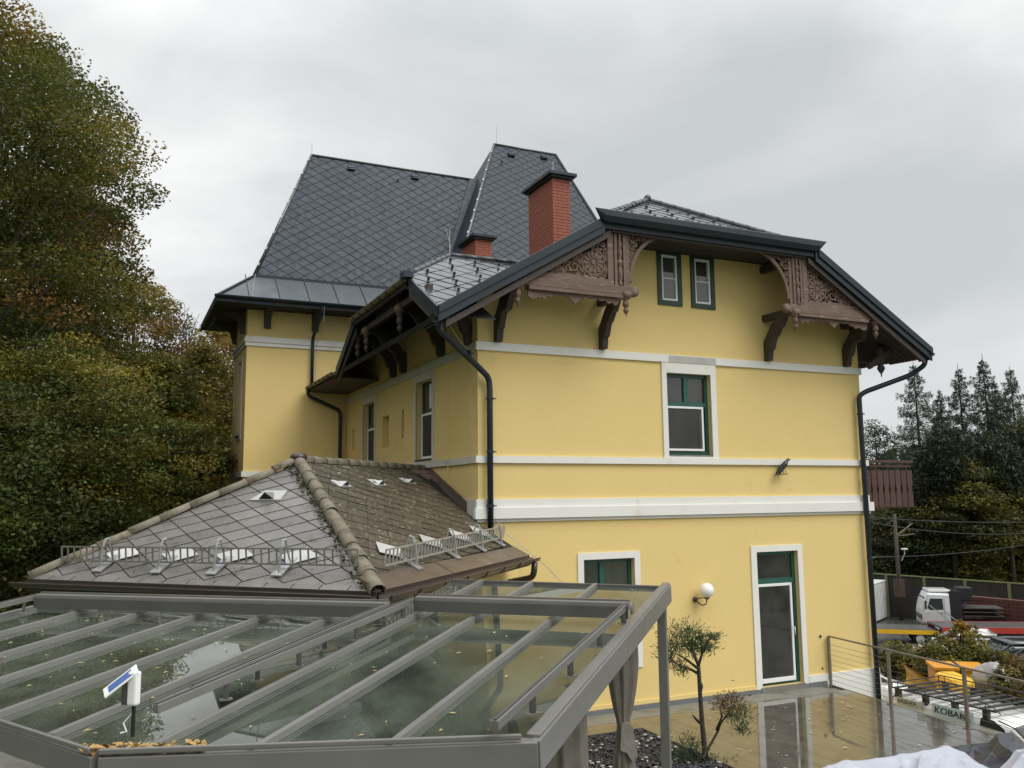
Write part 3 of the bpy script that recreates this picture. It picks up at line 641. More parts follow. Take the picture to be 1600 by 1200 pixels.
# ------------------------------------------------------------ main roof
def slab(poly, th, nm, m_, parent=villa, up=None):
    P = [V(p) for p in poly]; n = (P[1]-P[0]).cross(P[2]-P[0]).normalized()
    if n.z < 0: n = -n
    return MB().prism(P, -n*th).build(nm, M[m_], parent)
YV = -1.1; YH = 1.35; ZH = Z_EAVE+SL*(2.05-XL); ZHm = ZH
def zl(x): return Z_EAVE+SL*(x-XL)
mroof = slab([(XL, YV, zl(XL)), (2.05, YV, ZH), (XC, YH, ZR), (XC, 13.5, ZR), (XL, 13.5, zl(XL))], .10, 'main_roof', 'underlay')
slab([(XR, YV, zl(XL)), (2*XC-2.05, YV, ZH), (XC, YH+.01, ZR), (XC, 13.5, ZR), (XR, 13.5, zl(XL))], .10, 'main_roof_east', 'underlay')
ZHH = ZH+.20
hip = slab([(2.20, YV, ZHH), (2*XC-2.20, YV, ZHH), (XC, YH, ZR+.002)], .08, 'half_hip', 'underlay')
# soffit boards under the overhang: one plank each, running with the slope
for sgn in (1, -1):
    for i in range(7):
        y0 = YV+.02+i*.155
        a = V((XL+.05, y0, zl(XL)-.125)); b = V((2.35, y0, zl(2.35)-.125))
        P = [a, b, b+Y_*.14, a+Y_*.14]
        if sgn < 0: P = [V((2*XC-p.x, p.y, p.z)) for p in P]
        MB().prism(P, (0, 0, -.02)).build('soffit_board', M['soffit'], mroof)
for i in range(7):
    y0 = YV+.02+i*.155; MB().box((2.36, y0, ZH+.03), (2*XC-2.36, y0+.14, ZH+.05)).build('soffit_board', M['soffit'], mroof)
# verge boards
for sgn in (1, -1):
    P = [(XL-.06, YV-.03, zl(XL)-.20), (2.20, YV-.03, zl(2.20)-.20), (2.20, YV-.03, zl(2.20)+.10), (XL-.06, YV-.03, zl(XL)+.07)]
    Q = [(XL-.06, YV-.065, zl(XL)-.05), (2.12, YV-.065, zl(2.12)-.05), (2.12, YV-.065, zl(2.12)+.13), (XL-.06, YV-.065, zl(XL)+.10)]
    R2 = [(XL+.1, YV+.03, zl(XL+.1)-.33), (2.36, YV+.03, zl(2.36)-.33), (2.36, YV+.03, zl(2.36)-.21), (XL+.1, YV+.03, zl(XL+.1)-.21)]
    fx = (lambda L: L) if sgn > 0 else (lambda L: [(2*XC-a, b, c) for a, b, c in L])
    MB().prism(fx(P), (0, .05, 0)).build('verge_board', M['fascia'], villa, bevel=.006); MB().prism(fx(Q), (0, .14, 0)).build('verge_capping', M['fascia'], villa, bevel=.005)
    MB().prism(fx(R2), (0, .05, 0)).build('barge_moulding', M['woodd'], villa)
# half-hip gutter (box gutter with pointed ends)
gy = YV-.16; zg = ZH+.19
mb = MB(); x0, x1 = 2.02, 2*XC-2.06
sec = [(YV-.01, zg-.10), (gy+.05, zg-.10), (gy-.01, zg+.0), (gy-.01, zg+.11), (gy+.01, zg+.13), (YV-.01, zg+.10)]
mb.prism([(x0+.12, y, z) for y, z in sec], (x1-x0-.24, 0, 0))
for xs, s_ in ((x0+.12, -1), (x1-.12, 1)):
    mb.add([(xs, y, z) for y, z in sec]+[(xs+s_*.22, gy+.02, zg+.13)], [tuple(range(6))]+[(i, (i+1) % 6, 6) for i in range(6)])
mb.build('half_hip_gutter', M['fascia'], villa)
MB().box((2.15, YV+.0, ZH-.01), (2*XC-2.15, YV+.05, ZHH-.02)).build('fascia_board', M['fascia'], villa); MB().box((2.40, YV+.052, ZH-.05), (2*XC-2.40, YV+.10, ZHH-.08)).build('fascia_board', M['woodd'], villa)
# tiles of the half hip and of the visible sliver of the main slope
n, ex, ey = tiles(hip, 'roof_tile', M['slate_wet'], [(2.25, YV, ZHH), (2*XC-2.25, YV, ZHH), (XC, YH, ZR)], X_, 'diamond', .56, .50, .006, .022, .6, 300, .012)
hn = n
for r_ in range(4):
    for i in range(9):
        x = 2.5+i*.56+(.2*r_) % .56; u = .30+r_*.55; y = YV+u*.80; z = ZHH+(y-YV)*(ZR-ZHH)/(YH-YV)
        hw = (XC-2.10)*(1-(y-YV)/(YH-YV))
        if abs(x-XC) > hw-.25: continue
        p = V((x, y, z)); MB().beam(p+hn*.0, p+hn*.06, .05, .04).build('snow_guard', M['alud'], hip)
def ridge_run(p0, p1, r, name, m_, parent, step=.36, n=8, start_cap=False, taper=.86, jit=.004, shared=None):
    p0, p1 = V(p0), V(p1); d = p1-p0; L = d.length; d.normalize(); k = max(1, round(L/step)); st = L/k
    mb = MB(); u = Z_-d*Z_.dot(d); u.normalize(); s_ = d.cross(u); seg = 7
    def tile():
        vs = []; fs_ = []
        for e_, rr in ((0, r), (st+.03, r*taper)):
            for i in range(seg+1):
                a = -.35+(math.pi+.70)*i/seg; vs.append((rr*math.cos(a), rr*math.sin(a)*.9, e_))
            for i in range(seg+1):
                a = -.35+(math.pi+.70)*i/seg; vs.append(((rr-.015)*math.cos(a), (rr-.015)*math.sin(a)*.9, e_))
        N = seg+1
        for i in range(seg): fs_ += [(i, i+1, 2*N+i+1, 2*N+i), (N+i, 3*N+i, 3*N+i+1, N+i+1), (i, N+i, N+i+1, i+1), (2*N+i, 2*N+i+1, 3*N+i+1, 3*N+i)]
        return MB().add(vs, fs_).mesh(name)
    me = tile(); me.materials.append(M[m_]); me.polygons.foreach_set('use_smooth', [True]*len(me.polygons))
    for i in range(k):
        o = bpy.data.objects.new(name, me); COL.objects.link(o); o.parent = parent
        Mx = Matrix(((*s_,), (*u,), (*d,))).transposed().to_4x4(); Mx = Mx @ Matrix.Rotation(random.uniform(-jit*3, jit*3), 4, 'X')
        Mx.translation = p0+d*(i*st)-wloc(parent)+V((random.uniform(-jit, jit), random.uniform(-jit, jit), random.uniform(-jit, jit))); o.matrix_local = Mx
ridge_run((2.20+.25, YV+.22, ZHH+.20), (XC, YH, ZR+.03), .065, 'hip_tile', 'ridge_dark', villa)
ridge_run((2*XC-2.20-.05, YV+.05, ZHH+.06), (XC, YH, ZR+.03), .065, 'hip_tile', 'ridge_dark', villa)
ridge_run((XC, YH-.03, ZR+.04), (XC, 8, ZR+.04), .07, 'ridge_tile', 'ridge_dark', villa, step=.45)
MB().sphere((XC, YH-.02, ZR+.06), .085).build('ridge_knob', M['ridge_dark'], villa, smooth=True)
# left eave gutters of the main roof
GX = XL-.05
def gutter(p0, p1, r, nm, m_, clips=0.5, cm='greenrail', parent=villa):
    p0, p1 = V(p0), V(p1); d = (p1-p0); L = d.length; d.normalize(); s_ = d.cross(Z_); mb = MB(); vs = []; fs_ = []; N = 9
    for e_ in (0, L):
        for i in range(N): a = math.pi+math.pi*i/(N-1); vs.append(p0+d*e_+s_*(r*math.cos(a))+Z_*(r*math.sin(a)))
        for i in range(N): a = math.pi+math.pi*i/(N-1); vs.append(p0+d*e_+s_*((r-.008)*math.cos(a))+Z_*((r-.008)*math.sin(a)+.004))
    for i in range(N-1): fs_ += [(i, i+1, 2*N+i+1, 2*N+i), (N+i, 3*N+i, 3*N+i+1, N+i+1), (i, N+i, N+i+1, i+1), (2*N+i, 2*N+i+1, 3*N+i+1, 3*N+i)]
    fs_ += [(0, 2*N, 3*N, N), (N-1, 2*N-1, 4*N-1, 3*N-1)]
    g = mb.add(vs, fs_).build(nm, M[m_], parent, smooth=False)
    if clips:
        for i in range(int(L/clips)+1):
            c = p0+d*min(L-.02, i*clips+.04); pts = [c+s_*((r+.008)*math.cos(a))+Z_*((r+.008)*math.sin(a)) for a in [math.pi+math.pi*j/8 for j in range(9)]]
            MB().tube(pts, .008, 4).build('gutter_clip', M['blackmetal'], g)
    return g
M['gutterg'] = mat('aged_green_gutter', (.14, .125, .075), .5, (.09, .08, .05), scale=3)
gutter((GX, 6.75, 7.27), (GX, 10.15, 7.27), .075, 'gutter', 'gutterg')
gutter((GX, YV, 7.25), (GX, -.75, 7.25), .075, 'gutter', 'fascia', 0)
tiles(mroof, 'roof_tile', M['slate_wet'], [(XL, 6.7, zl(XL)), (-.02, 6.7, zl(-.02)), (-.02, 10.2, zl(-.02)), (XL, 10.2, zl(XL))], Y_, 'diamond', .56, .50, .006, .022, .6, 300, .01)
tiles(mroof, 'roof_tile', M['slate_wet'], [(XL+.02, YV, zl(XL)), (2.1, YV, zl(2.1)), (2.1, 1.2, zl(2.1)), (1.3, 1.2, zl(1.3))], Y_, 'diamond', .56, .50, .006, .022, .6, 300, .01)
tiles(mroof, 'roof_tile', M['slate_wet'], [(1.0, 1.0, zl(1.0)), (2.1, 1.0, zl(2.1)), (4.8, 1.4, zl(4.8)), (4.8, 8, zl(4.8)), (2.0, 8, zl(2.0))], Y_, 'diamond', .56, .50, .006, .022, .6, 300, .01)
# right eave gutter
gutter((XR+.05, YV-.05, 7.26), (XR+.05, 9, 7.26), .075, 'gutter', 'fascia', 0)
MB().box((XR-.02, YV-.02, 7.10), (XR+.02, YV+.3, 7.25)).build('gutter_end', M['fascia'], villa)
for i in range(6): MB().box((FW+.02, i*.9+.1, 7.18), (XR-.1, i*.9+.2, 7.30)).build('rafter_foot', M['woodd'], villa)
pendant((FW+.35, -.35, 7.15), 'pendant', 'woodd', 1.6); MB().beam((FW, -.3, 7.0), (FW+.55, -.45, 7.35), .12, .14).build('bracket', M['woodd'], villa)
# ------------------------------------------------------------ cross gable over the side wall
SG = .553; YC = 2.85; YG0 = -1.0; YG1 = 6.70
def zs(y): return Z_EAVE+SG*((y-YG0) if y <= YC else (YG1-y))
GXV = -1.13; YA = .85; YB = 4.95; ZA = zs(YA); ZRG = zs(YC); XRG = .50
xr = XL+(ZRG-Z_EAVE)/SL
sgf = slab([(GXV, YG0, Z_EAVE+.06), (GXV, YA, ZA+.06), (XRG, YC, ZRG+.06), (xr, YC, ZRG+.06)], .10, 'cross_gable_roof', 'underlay')
slab([(GXV, YG1, Z_EAVE+.06), (GXV, YB, zs(YB)+.06), (XRG, YC, ZRG+.06), (xr, YC, ZRG+.06)], .10, 'cross_gable_roof_rear', 'underlay')
slab([(GXV, YA, ZA+.058), (XRG, YC, ZRG+.058), (GXV, YB, zs(YB)+.058)], .08, 'cross_gable_half_hip', 'slate_wet')
gp = [(GXV+.02, YG0+.05, Z_EAVE+.07), (GXV, YA, ZA+.07), (XRG, YC-.02, ZRG+.06), (xr-.05, YC-.02, ZRG+.06)]
n, ex, ey = tiles(sgf, 'roof_tile', M['slate_wet'], gp, X_, 'diamond', .60, .56, .007, .024, .6, 300, .012)
for r_ in range(6):                                       # snow guards in staggered rows
    for i in range(9):
        y = -.45+r_*.56; x = -1.10+i*.58+(.17*r_) % .58; z = zs(y)+.085
        xl_ = GXV if y <= YA else GXV+(y-YA)/(YC-YA)*(XRG-GXV)
        xv = XL+(zs(y)-Z_EAVE)/SL
        if x < xl_+.2 or x > xv-.22 or y > YC-.15: continue
        p = V((x, y, z)); q = MB().beam(p, p+n*.055, .045, .04); q.beam(p+n*.055-Y_*.03, p+n*.055+Y_*.03, .05, .012, up=n); q.build('snow_guard', M['alud'], sgf)
# pale valley sheet along the front rake
v0 = V((XL+.03, YG0-.02, Z_EAVE+.075)); v1 = V((xr, YC, ZRG+.075))
slab([v0+V((.0, -.06, 0)), v1+V((.0, -.10, -.05)), v1+V((-.16, .0, .0)), v0+V((-.03, .08, .02))], .015, 'valley_sheet', 'zinc')
ridge_run((GXV, YA+.03, ZA+.09), (XRG, YC, ZRG+.09), .065, 'hip_tile', 'ridge_dark', villa); ridge_run((XRG, YC, ZRG+.10), (xr, YC, ZRG+.10), .06, 'ridge_tile', 'ridge_dark', villa, step=.4)
gutter((GXV-.06, YA-.1, ZA+.0), (GXV-.06, YB+.1, ZA+.0), .08, 'gutter', 'gutterg', .55)
MB().box((GXV-.03, YA-.15, ZA-.16), (GXV+.02, YB+.1, ZA+.04)).build('fascia_board', M['soffit'], villa)
MB().box((GXV-.16, YA-.28, ZA-.02), (GXV+.04, YA-.02, ZA+.10)).build('gutter_end', M['fascia'], villa)
for y0, y1 in ((YG0, YA-.02), (YG1, YB+.02)):
    a, b = zs(y0), zs(y1)
    MB().prism([(GXV-.03, y0, a-.16), (GXV-.03, y1, b-.16), (GXV-.03, y1, b+.09), (GXV-.03, y0, a+.09)], (.05, 0, 0)).build('verge_board', M['fascia'], villa)
    MB().prism([(GXV+.03, y0, a-.32), (GXV+.03, y1, b-.32), (GXV+.03, y1, b-.17), (GXV+.03, y0, a-.17)], (.05, 0, 0)).build('barge_moulding', M['woodd'], villa)
# side gable woodwork: struts, purlins, truss
for by in (.32, 1.85, 4.45, 5.25):
    if by < 1:
        strut((0, by, 0), -X_, Y_, 6.98, 7.72, .80); continue
    strut((0, by, 0), -X_, Y_, 6.98, 8.0, .92)
    MB().box((-.97, by-.07, 7.86), (0, by+.07, 8.0)).build('purlin_end', M['woodd'], villa)
    pendant((-.96, by, 7.66), 'pendant', 'woodd', 1.2)
    MB().lathe([(.0, -.09), (.08, -.085), (.10, -.05), (.10, .05), (.08, .085), (.0, .09)], (-.98, by, 7.93), Y_, 12).build('scroll_boss', M['woodw'], villa, smooth=True)
MB().box((-.98, .1, 7.93), (-.86, 5.6, 8.06)).build('truss_rail', M['woodd'], villa)
MB().box((-.96, 2.0, 8.06), (-.88, 2.12, 8.36)).build('truss_post', M['woodd'], villa); MB().box((-.96, 3.6, 8.06), (-.88, 3.72, 8.36)).build('truss_post', M['woodd'], villa)
for i in range(14): MB().box((-.95, 2.15+i*.1, 8.07), (-.91, 2.21+i*.1, 8.33)).build('truss_slat', M['woodd'], villa)
for i in range(7):
    x0_ = GXV+.05+i*.155; ye = YA+(x0_-GXV)/(XRG-GXV)*(YC-YA)-.12; MB().prism([(x0_, YG0+.1, zs(YG0+.1)-.09), (x0_, ye, zs(ye)-.09), (x0_, ye, zs(ye)-.07), (x0_, YG0+.1, zs(YG0+.1)-.07)], (.14, 0, 0)).build('soffit_board', M['soffit'], sgf)
# soffit by the tower: sloping boards
for i in range(20):
    y0 = 6.75+i*.17
    MB().prism([(XL, y0, 7.14), (0, y0, 7.10), (0, y0+.16, 7.10), (XL, y0+.16, 7.14)], (0,0,.02)).build('soffit_board', M['woodd'], mroof)
# ------------------------------------------------------------ left block with the steep roof
YT0 = 10.27
TF = (V((-2.9, YT0, 0)), X_, Z_, -Y_)
wall(villa, 'tower_wall', M['yellow'], TF, [(0, -1), (2.9+9, -1), (2.9+9, 9.9), (0, 9.9)], [], .2)
wall(villa, 'tower_wall', M['yellow_shaded_side'], (V((-2.9, 0, 0)), Y_, Z_, -X_), [(YT0, -1), (13.1, -1), (13.1, 9.9), (YT0, 9.9)], [(11.1, 11.75, 5.9, 8.1), (12.1, 12.6, 3.6, 4.85)], .2)
MB().add([(-2.9,13.1,-1),(6,13.1,-1),(6,13.1,9.9),(-2.9,13.1,9.9)], [(0,1,2,3)]).build('rear_wall', M['yellow'], villa, fix=False)
def tband(z0, z1, t, m_='white'):
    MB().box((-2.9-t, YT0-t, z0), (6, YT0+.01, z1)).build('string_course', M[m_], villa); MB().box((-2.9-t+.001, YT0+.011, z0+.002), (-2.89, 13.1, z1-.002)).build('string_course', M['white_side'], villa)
tband(8.42, 8.53, .04); tband(8.53, 8.64, .07); tband(8.64, 8.70, .05); tband(4.69, 4.84, .05)
FL = (V((-2.9,0,0)), Y_, Z_, -X_)
for a, b, z0, z1 in ((11.1, 11.75, 5.9, 8.1), (12.1, 12.6, 3.6, 4.85)):
    surround('s', FL, a, b, z0, z1, a-.12, b+.12, z0-.12, z1+.12, 'w', True, .03).build('window_surround', M['white_side'], villa)
    k = fr(MB(), FL, a, b, z0, z1, .06, -.15, -.1).build('window_frame', M['dgreen'], villa); pane(FL, a+.06, b-.06, z0+.06, z1-.06, -.13, k)
    boxf(FL, (a, -.15, z0-.03), (b, .08, z0+.01), 'window_sill', 'woodd', villa)
XE, YE, ZE = -3.82, 9.33, 9.60
B0 = V((-2.72, 10.40, 10.50)); RL = V((-.76, 12.35, 15.20)); RR = V((5.12, 12.35, 15.20)); YBK = 14.05; B1 = V((-2.72, 13.0, 10.50))
troof = slab([B0, RL, RR+V((2, 0, 0)), (7, 10.40, 10.50)], .12, 'tower_roof', 'underlay')
slab([B0, RL, B1], .012, 'tower_roof_end', 'slate'); slab([B1, RL, RR+V((2,0,0)), (7, 13.0, 10.5)], .012, 'tower_roof_rear', 'slate')
tp = [B0, (3.0, 10.4, 10.5), RR+V((.1,0,0)), RL]
tiles(troof, 'diamond_slate', M['slate'], tp, X_, 'diamond', .48, .335, .014, .008, .5, 300, .004, origin=B0)
# left-hand end face gets slates too
tiles(troof, 'diamond_slate', M['slate'], [B0, RL, B1], Y_, 'diamond', .48, .335, .014, .008, .5, 300, .004, origin=B0)
# standing-seam skirt: each sheet a part
xs_ = [XE]+[XE+1.10+i*.86-.28 for i in range(7)]
sk = slab([(XE, YE, ZE), (3, YE, ZE), (3, 10.40, 10.5), B0], .03, 'eave_skirt', 'underlay')
sn = (V((0, 10.40-YE, .9))).normalized(); nn_ = V((0, -sn.z, sn.y))
for i in range(8):
    a0 = XE+.0+i*.84; a1 = a0+.825
    poly = clip_poly([(a0, 0), (a1, 0), (a1, 1), (a0, 1)], [(XE, 0), (4, 0), (4, 1), (-2.72, 1)])
    if len(poly) < 3: continue
    P = [V((x, YE+(10.40-YE)*t, ZE+.9*t))+nn_*.012 for x, t in poly]
    MB().prism(P, nn_*.006).build('seam_sheet', M['seam'], sk)
    if i: MB().beam(V((a0-.008+(0), YE, ZE))+nn_*.02, V((a0-.008, 10.4, 10.5))+nn_*.02, .018, .05, up=nn_).build('standing_seam', M['fascia'], sk)
slab([(XE, YE, ZE), B0, B1, (XE, YBK, ZE)], .03, 'eave_skirt', 'seam')
MB().beam(V((XE, YE, ZE+.03)), B0+V((0,0,.03)), .10, .05).build('hip_capping', M['fascia'], villa)
MB().tube([B0+V((0,0,.03)), RL+V((0,0,.03))], .05, 8).build('hip_capping', M['slate_wet'], villa, smooth=True)
MB().tube([RL+V((0,0,.03)), RR+V((.1,0,.03))], .045, 8).build('ridge_capping', M['slate_wet'], villa, smooth=True)
MB().box((XE, YE-.05, ZE-.16), (5, YE, ZE+.03)).build('eave_board', M['fascia'], villa); MB().box((XE-.05, YE-.05, ZE-.16), (XE, YBK, ZE+.03)).build('eave_board', M['fascia'], villa)
gutter((XE-.1, YE-.13, ZE+.0), (3, YE-.13, ZE+.0), .07, 'gutter', 'fascia', 0)
for i in range(5):
    MB().prism([(XE, YE+i*.19, ZE-.13), (4, YE+i*.19, ZE-.13), (4, YE+i*.19+.18, ZE-.13), (XE, YE+i*.19+.18, ZE-.13)], (0,0,.02)).build('soffit_board', M['soffit'], sk)
for i in range(5):
    MB().prism([(XE+i*.185, YE+.95, ZE-.13), (XE+i*.185+.175, YE+.95, ZE-.13), (XE+i*.185+.175, YBK, ZE-.13), (XE+i*.185, YBK, ZE-.13)], (0,0,.02)).build('soffit_board', M['soffit'], sk)
for bx in (-2.35, -.98, .45, 1.9):
    P = [(bx-.09, YT0, 8.95), (bx-.09, YT0-.10, 8.95), (bx-.09, YT0-.16, 9.25), (bx-.09, YT0-.55, 9.46), (bx-.09, YT0, 9.46)]
    MB().prism(P, (.18, 0, 0)).build('bracket', M['woodd'], villa)
for by in (10.7, 12.6):
    P = [(-2.9, by, 8.85), (-3.0, by, 8.85), (-3.1, by, 9.2), (-3.6, by, 9.46), (-2.9, by, 9.46)]
    MB().prism(P, (0, .18, 0)).build('bracket', M['woodd'], villa)
MB().beam(B0+V((0, -.035, .0)), V((3, 10.365, 10.5)), .07, .09).build('transition_strip', M['fascia'], villa)
# pavilion roof (taller, steeper)
PL, PR = V((5.78, 12.38, 16.68)), V((8.28, 12.38, 16.68)); PB = V((2.74, 8.60, 10.30)); PRb = V((10.6, 8.60, 10.30))
kx = (PL.x-3.32)/(16.68-11.47)
zB = 10.0; tB = (16.68-zB)/(16.68-11.47)
PB = V((5.78-(5.78-3.32)*tB, 12.38-(12.38-9.3)*tB, zB)); PRb = V((8.28+(8.95-8.28)*(16.68-zB)/(16.68-13.7), PB.y, zB)); PBk = V((PB.x, 16.3, zB)); PRk = V((PRb.x, 16.3, zB))
proof = slab([PB, PRb, PR, PL], .1, 'pavilion_roof', 'underlay')
slab([PB, PL, PBk], .012, 'pavilion_roof_left', 'slate'); slab([PRb, PR, PRk], .012, 'pavilion_roof_right', 'slate'); slab([PBk, PL, PR, PRk], .012, 'pavilion_roof_rear', 'slate')
tiles(proof, 'diamond_slate', M['slate'], [PB+(PL-PB)*.12, PRb+(PR-PRb)*.12, PR, PL], X_, 'diamond', .48, .335, .014, .008, .5, 220, .004, origin=PL)
lp = [PB+(PL-PB)*.3, PL, PBk+(PL-PBk)*.45]
tiles(proof, 'diamond_slate', M['slate'], lp, Y_, 'diamond', .48, .335, .014, .008, .5, 260, .004, origin=PL)
for a, b, mm in ((PB, PL, 'slate_wet'), (PRb, PR, 'slate')): MB().tube([a+V((0,0,.03)), b+V((0,0,.03))], .05, 8).build('hip_capping', M[mm], villa, smooth=True)
for i in range(9):
    p = PB+(PL-PB)*(.35+i*.072); MB().beam(p+V((-.02,-.02,.06)), p+(PL-PB)*.012+V((-.02,-.02,.06)), .05, .03).build('capping_clip', M['zinc'], villa)
for i in range(8):
    p = B0+(RL-B0)*(.06+i*.125); MB().beam(p+V((-.02,-.02,.06)), p+(RL-B0)*.02+V((-.02,-.02,.06)), .07, .04).build('capping_clip', M['zinc'], villa)
MB().tube([PL+V((0,0,.03)), PR+V((0,0,.03))], .045, 8).build('ridge_capping', M['slate_wet'], villa, smooth=True)
# valley sheet between the roofs
vt = RR+V((.02, -.02, .03)); dl = (5.1-2.2)/(15.2-10)
va = V((RR.x-.05, 12.33, 15.22)); vb = V((3.42, 10.55, 10.95)); wv = V((-.36, 0, 0))
nrm = V((0, -.92, .38)); slab([va+nrm*.05, vb+nrm*.05, vb+wv+nrm*.04, va+wv*.8+nrm*.04], .01, 'valley_sheet', 'slate')
# roof vents and hooks
def vent(px, py, n0, p0, parent):
    p = on_plane(px, py, n0, p0); n0 = n0.normalized(); up = (Z_-n0*n0.z).normalized()
    mb = MB(); mb.fbox((p, X_, up, n0), (-.12, -.02, .0), (.12, .03, .09)); mb.prism([p+X_*-.13+n0*.09+up*.03, p+X_*.13+n0*.09+up*.03, p+X_*.08+up*.25, p-X_*.08+up*.25], n0*.02); mb.build('roof_vent', M['fascia'], parent)
tn = V((0, -4.7, 1.95)); pn = V((0, -5.21, 3.08))
vent(549, 266, tn, B0, troof); vent(648, 280, tn, B0, troof); vent(799, 245, pn, PL, proof); vent(850, 249, pn, PL, proof)
for px, py, n0, p0, par in ((621, 282, tn, B0, troof), (783, 254, pn, PL, proof)):
    p = on_plane(px, py, n0, p0); n0 = n0.normalized(); MB().tube([p, p+n0*.12, p+n0*.14-Z_*.08, p+n0*.06-Z_*.12], .014, 5).build('roof_hook', M['blackmetal'], par)
# lightning rods
for p, h in ((RL, .45), (PL+V((.1,0,0)), .75), (V((3.2, 2.9, 11.65)), .5), (V((.5, YC, ZRG+.1)), .6)):
    MB().tube([p, p+V((0, 0, h))], .009, 5).build('lightning_rod', M['zinc'], villa)
# ------------------------------------------------------------ chimneys: real bricks
def chimney(x0, x1, y0, y1, z0, z1, cap):
    ch = MB().box((x0+.012, y0+.012, z0), (x1-.012, y1-.012, z1)).build('chimney', M['mortar'], villa)
    mb = MB(); bh = .075; bl = .25; j = 0; z = z0
    while z+bh <= z1+.001:
        zz = z+.008
        for side in range(4):
            a, b = ((x0, x1) if side in (0, 2) else (y0, y1)); L = b-a; s = a-(bl/2 if (j+side) % 2 else 0)
            while s < b-.01:
                u0, u1 = max(a, s+.004), min(b, s+bl-.004)
                if u1-u0 > .03:
                    q = random.uniform(-.003, .003)
                    if side == 0: mb.box((u0, y0+q, zz), (u1, y0+.02, zz+bh-.010))
                    elif side == 2: mb.box((u0, y1-.02, zz), (u1, y1+q, zz+bh-.010))
                    elif side == 3: mb.box((x0+q, u0, zz), (x0+.02, u1, zz+bh-.010))
                    else: mb.box((x1-.02, u0, zz), (x1+q, u1, zz+bh-.010))
                s += bl
        z += bh; j += 1
    stuff(mb.build('brick', M['brick'], ch, fix=False))
    o = cap; mb = MB(); mb.box((x0-o, y0-o, z1+.02), (x1+o, y1+o, z1+.10)); mb.box((x0-o*.55, y0-o*.55, z1-.03), (x1+o*.55, y1+o*.55, z1+.019)); mb.build('chimney_cap', M['fascia'], ch, bevel=.006)
    MB().box((x0-.06, y0-.05, z0+.35), (x1+.06, y0-.003, z0+.75)).build('flashing', M['fascia'], ch)
    return ch
chimney(2.84, 3.30, 2.25, 3.55, 8.9, 11.50, .13); chimney(2.42, 2.90, 6.0, 7.0, 8.9, 11.02, .12)
# ------------------------------------------------------------ downpipes
def pipe(pts, r, nm='downpipe', m_='fascia', clips=(), parent=villa):
    # round the corners
    P = [V(p) for p in pts]; out = [P[0]]
    for i in range(1, len(P)-1):
        a, b, c = P[i-1], P[i], P[i+1]; k = min(.14, (b-a).length*.45, (c-b).length*.45); s = b+(a-b).normalized()*k; e_ = b+(c-b).normalized()*k
        for j in range(5): t = j/4; out.append(s*(1-t)**2+b*2*t*(1-t)+e_*t*t)
    out.append(P[-1]); o = MB().tube(out, r, 12).build(nm, M[m_], parent, smooth=True)
    for c, d in clips:
        MB().lathe([(r+.002, -.03), (r+.014, -.025), (r+.014, .025), (r+.002, .03)], c, d, 12).build('pipe_collar', M[m_], o, smooth=False)
        MB().tube([V(c), V(c)+V((r+.06, -.03, 0))], .012, 5).build('pipe_screw', M['bronze'], o)
    return o
zc = Z_
pipe([(XL+.0, -.9, 7.22), (XL+.02, -.9, 7.0), (-.10, -.22, 6.50), (.17, -.13, 6.30), (.19, -.13, 6.1), (.19, -.13, 3.2)], .058, clips=[((.19, -.13, 5.9), zc), ((.19, -.13, 4.9), zc), ((.19, -.13, 3.9), zc), ((-.35, -.42, 6.68), V((.8,.5,-.35)))])
pipe([(XR+.03, -.95, 7.25), (XR+.03, -.95, 7.02), (10.66, -.72, 6.80), (9.72, -.2, 6.42), (9.58, -.13, 6.32), (9.58, -.13, 6.05), (9.62, -.13, -2.7)], .058, clips=[((9.58, -.13, 5.9), zc), ((9.6, -.13, 4.4), zc), ((9.61, -.13, 2.6), zc), ((9.61, -.13, .6), zc)])
pipe([(-.98, 9.25, 9.55), (-.98, 9.3, 9.35), (-1.05, 10.15, 8.75), (-1.05, 10.17, 8.5), (-1.05, 10.17, 7.3)], .048)
pipe([(GX, 10.05, 7.25), (GX, 10.05, 7.02), (-.22, 10.12, 6.62), (-.20, 10.14, 6.4), (-.20, 10.14, 3.5)], .055)
# lightning conductor wires
def wire(pts, r=.006, nm='conductor_wire', m_='zinc', parent=villa): return MB().tube(pts, r, 5).build(nm, M[m_], parent)
wire([V((XE+.9, YE+.0, ZE+.0))+V((0,-.03,.05)), V((-2.7, 10.4, 10.6)), V((-2.68, 10.5, 10.75))])
wire([(-.93, 9.22, 9.62), (-.93, 9.25, 9.1), (-.95, 10.1, 8.5), (-.96, 10.12, 7.4)])
wire([(XL+.1, -1.15, 7.35), (-.95, -.95, 7.1), (-.55, -.55, 6.85), (-.2, -.3, 6.68)])
wire([V((XRG, YC, ZRG+.12)), V((XRG+.02, YC, ZRG+.3)), V((XRG-.08, YC+.02, ZRG+.7))])
# small fixtures on the facade
MB().lathe([(.0, 0), (.03, .002), (.03, .02), (0, .025)], (8.12, 0, .95), -Y_, 10).build('wall_fitting', M['bronze'], villa)
MB().lathe([(.0, 0), (.02, .002), (.02, .02), (0, .025)], (8.13, 0, .27), -Y_, 10).build('wall_fitting', M['bronze'], villa)
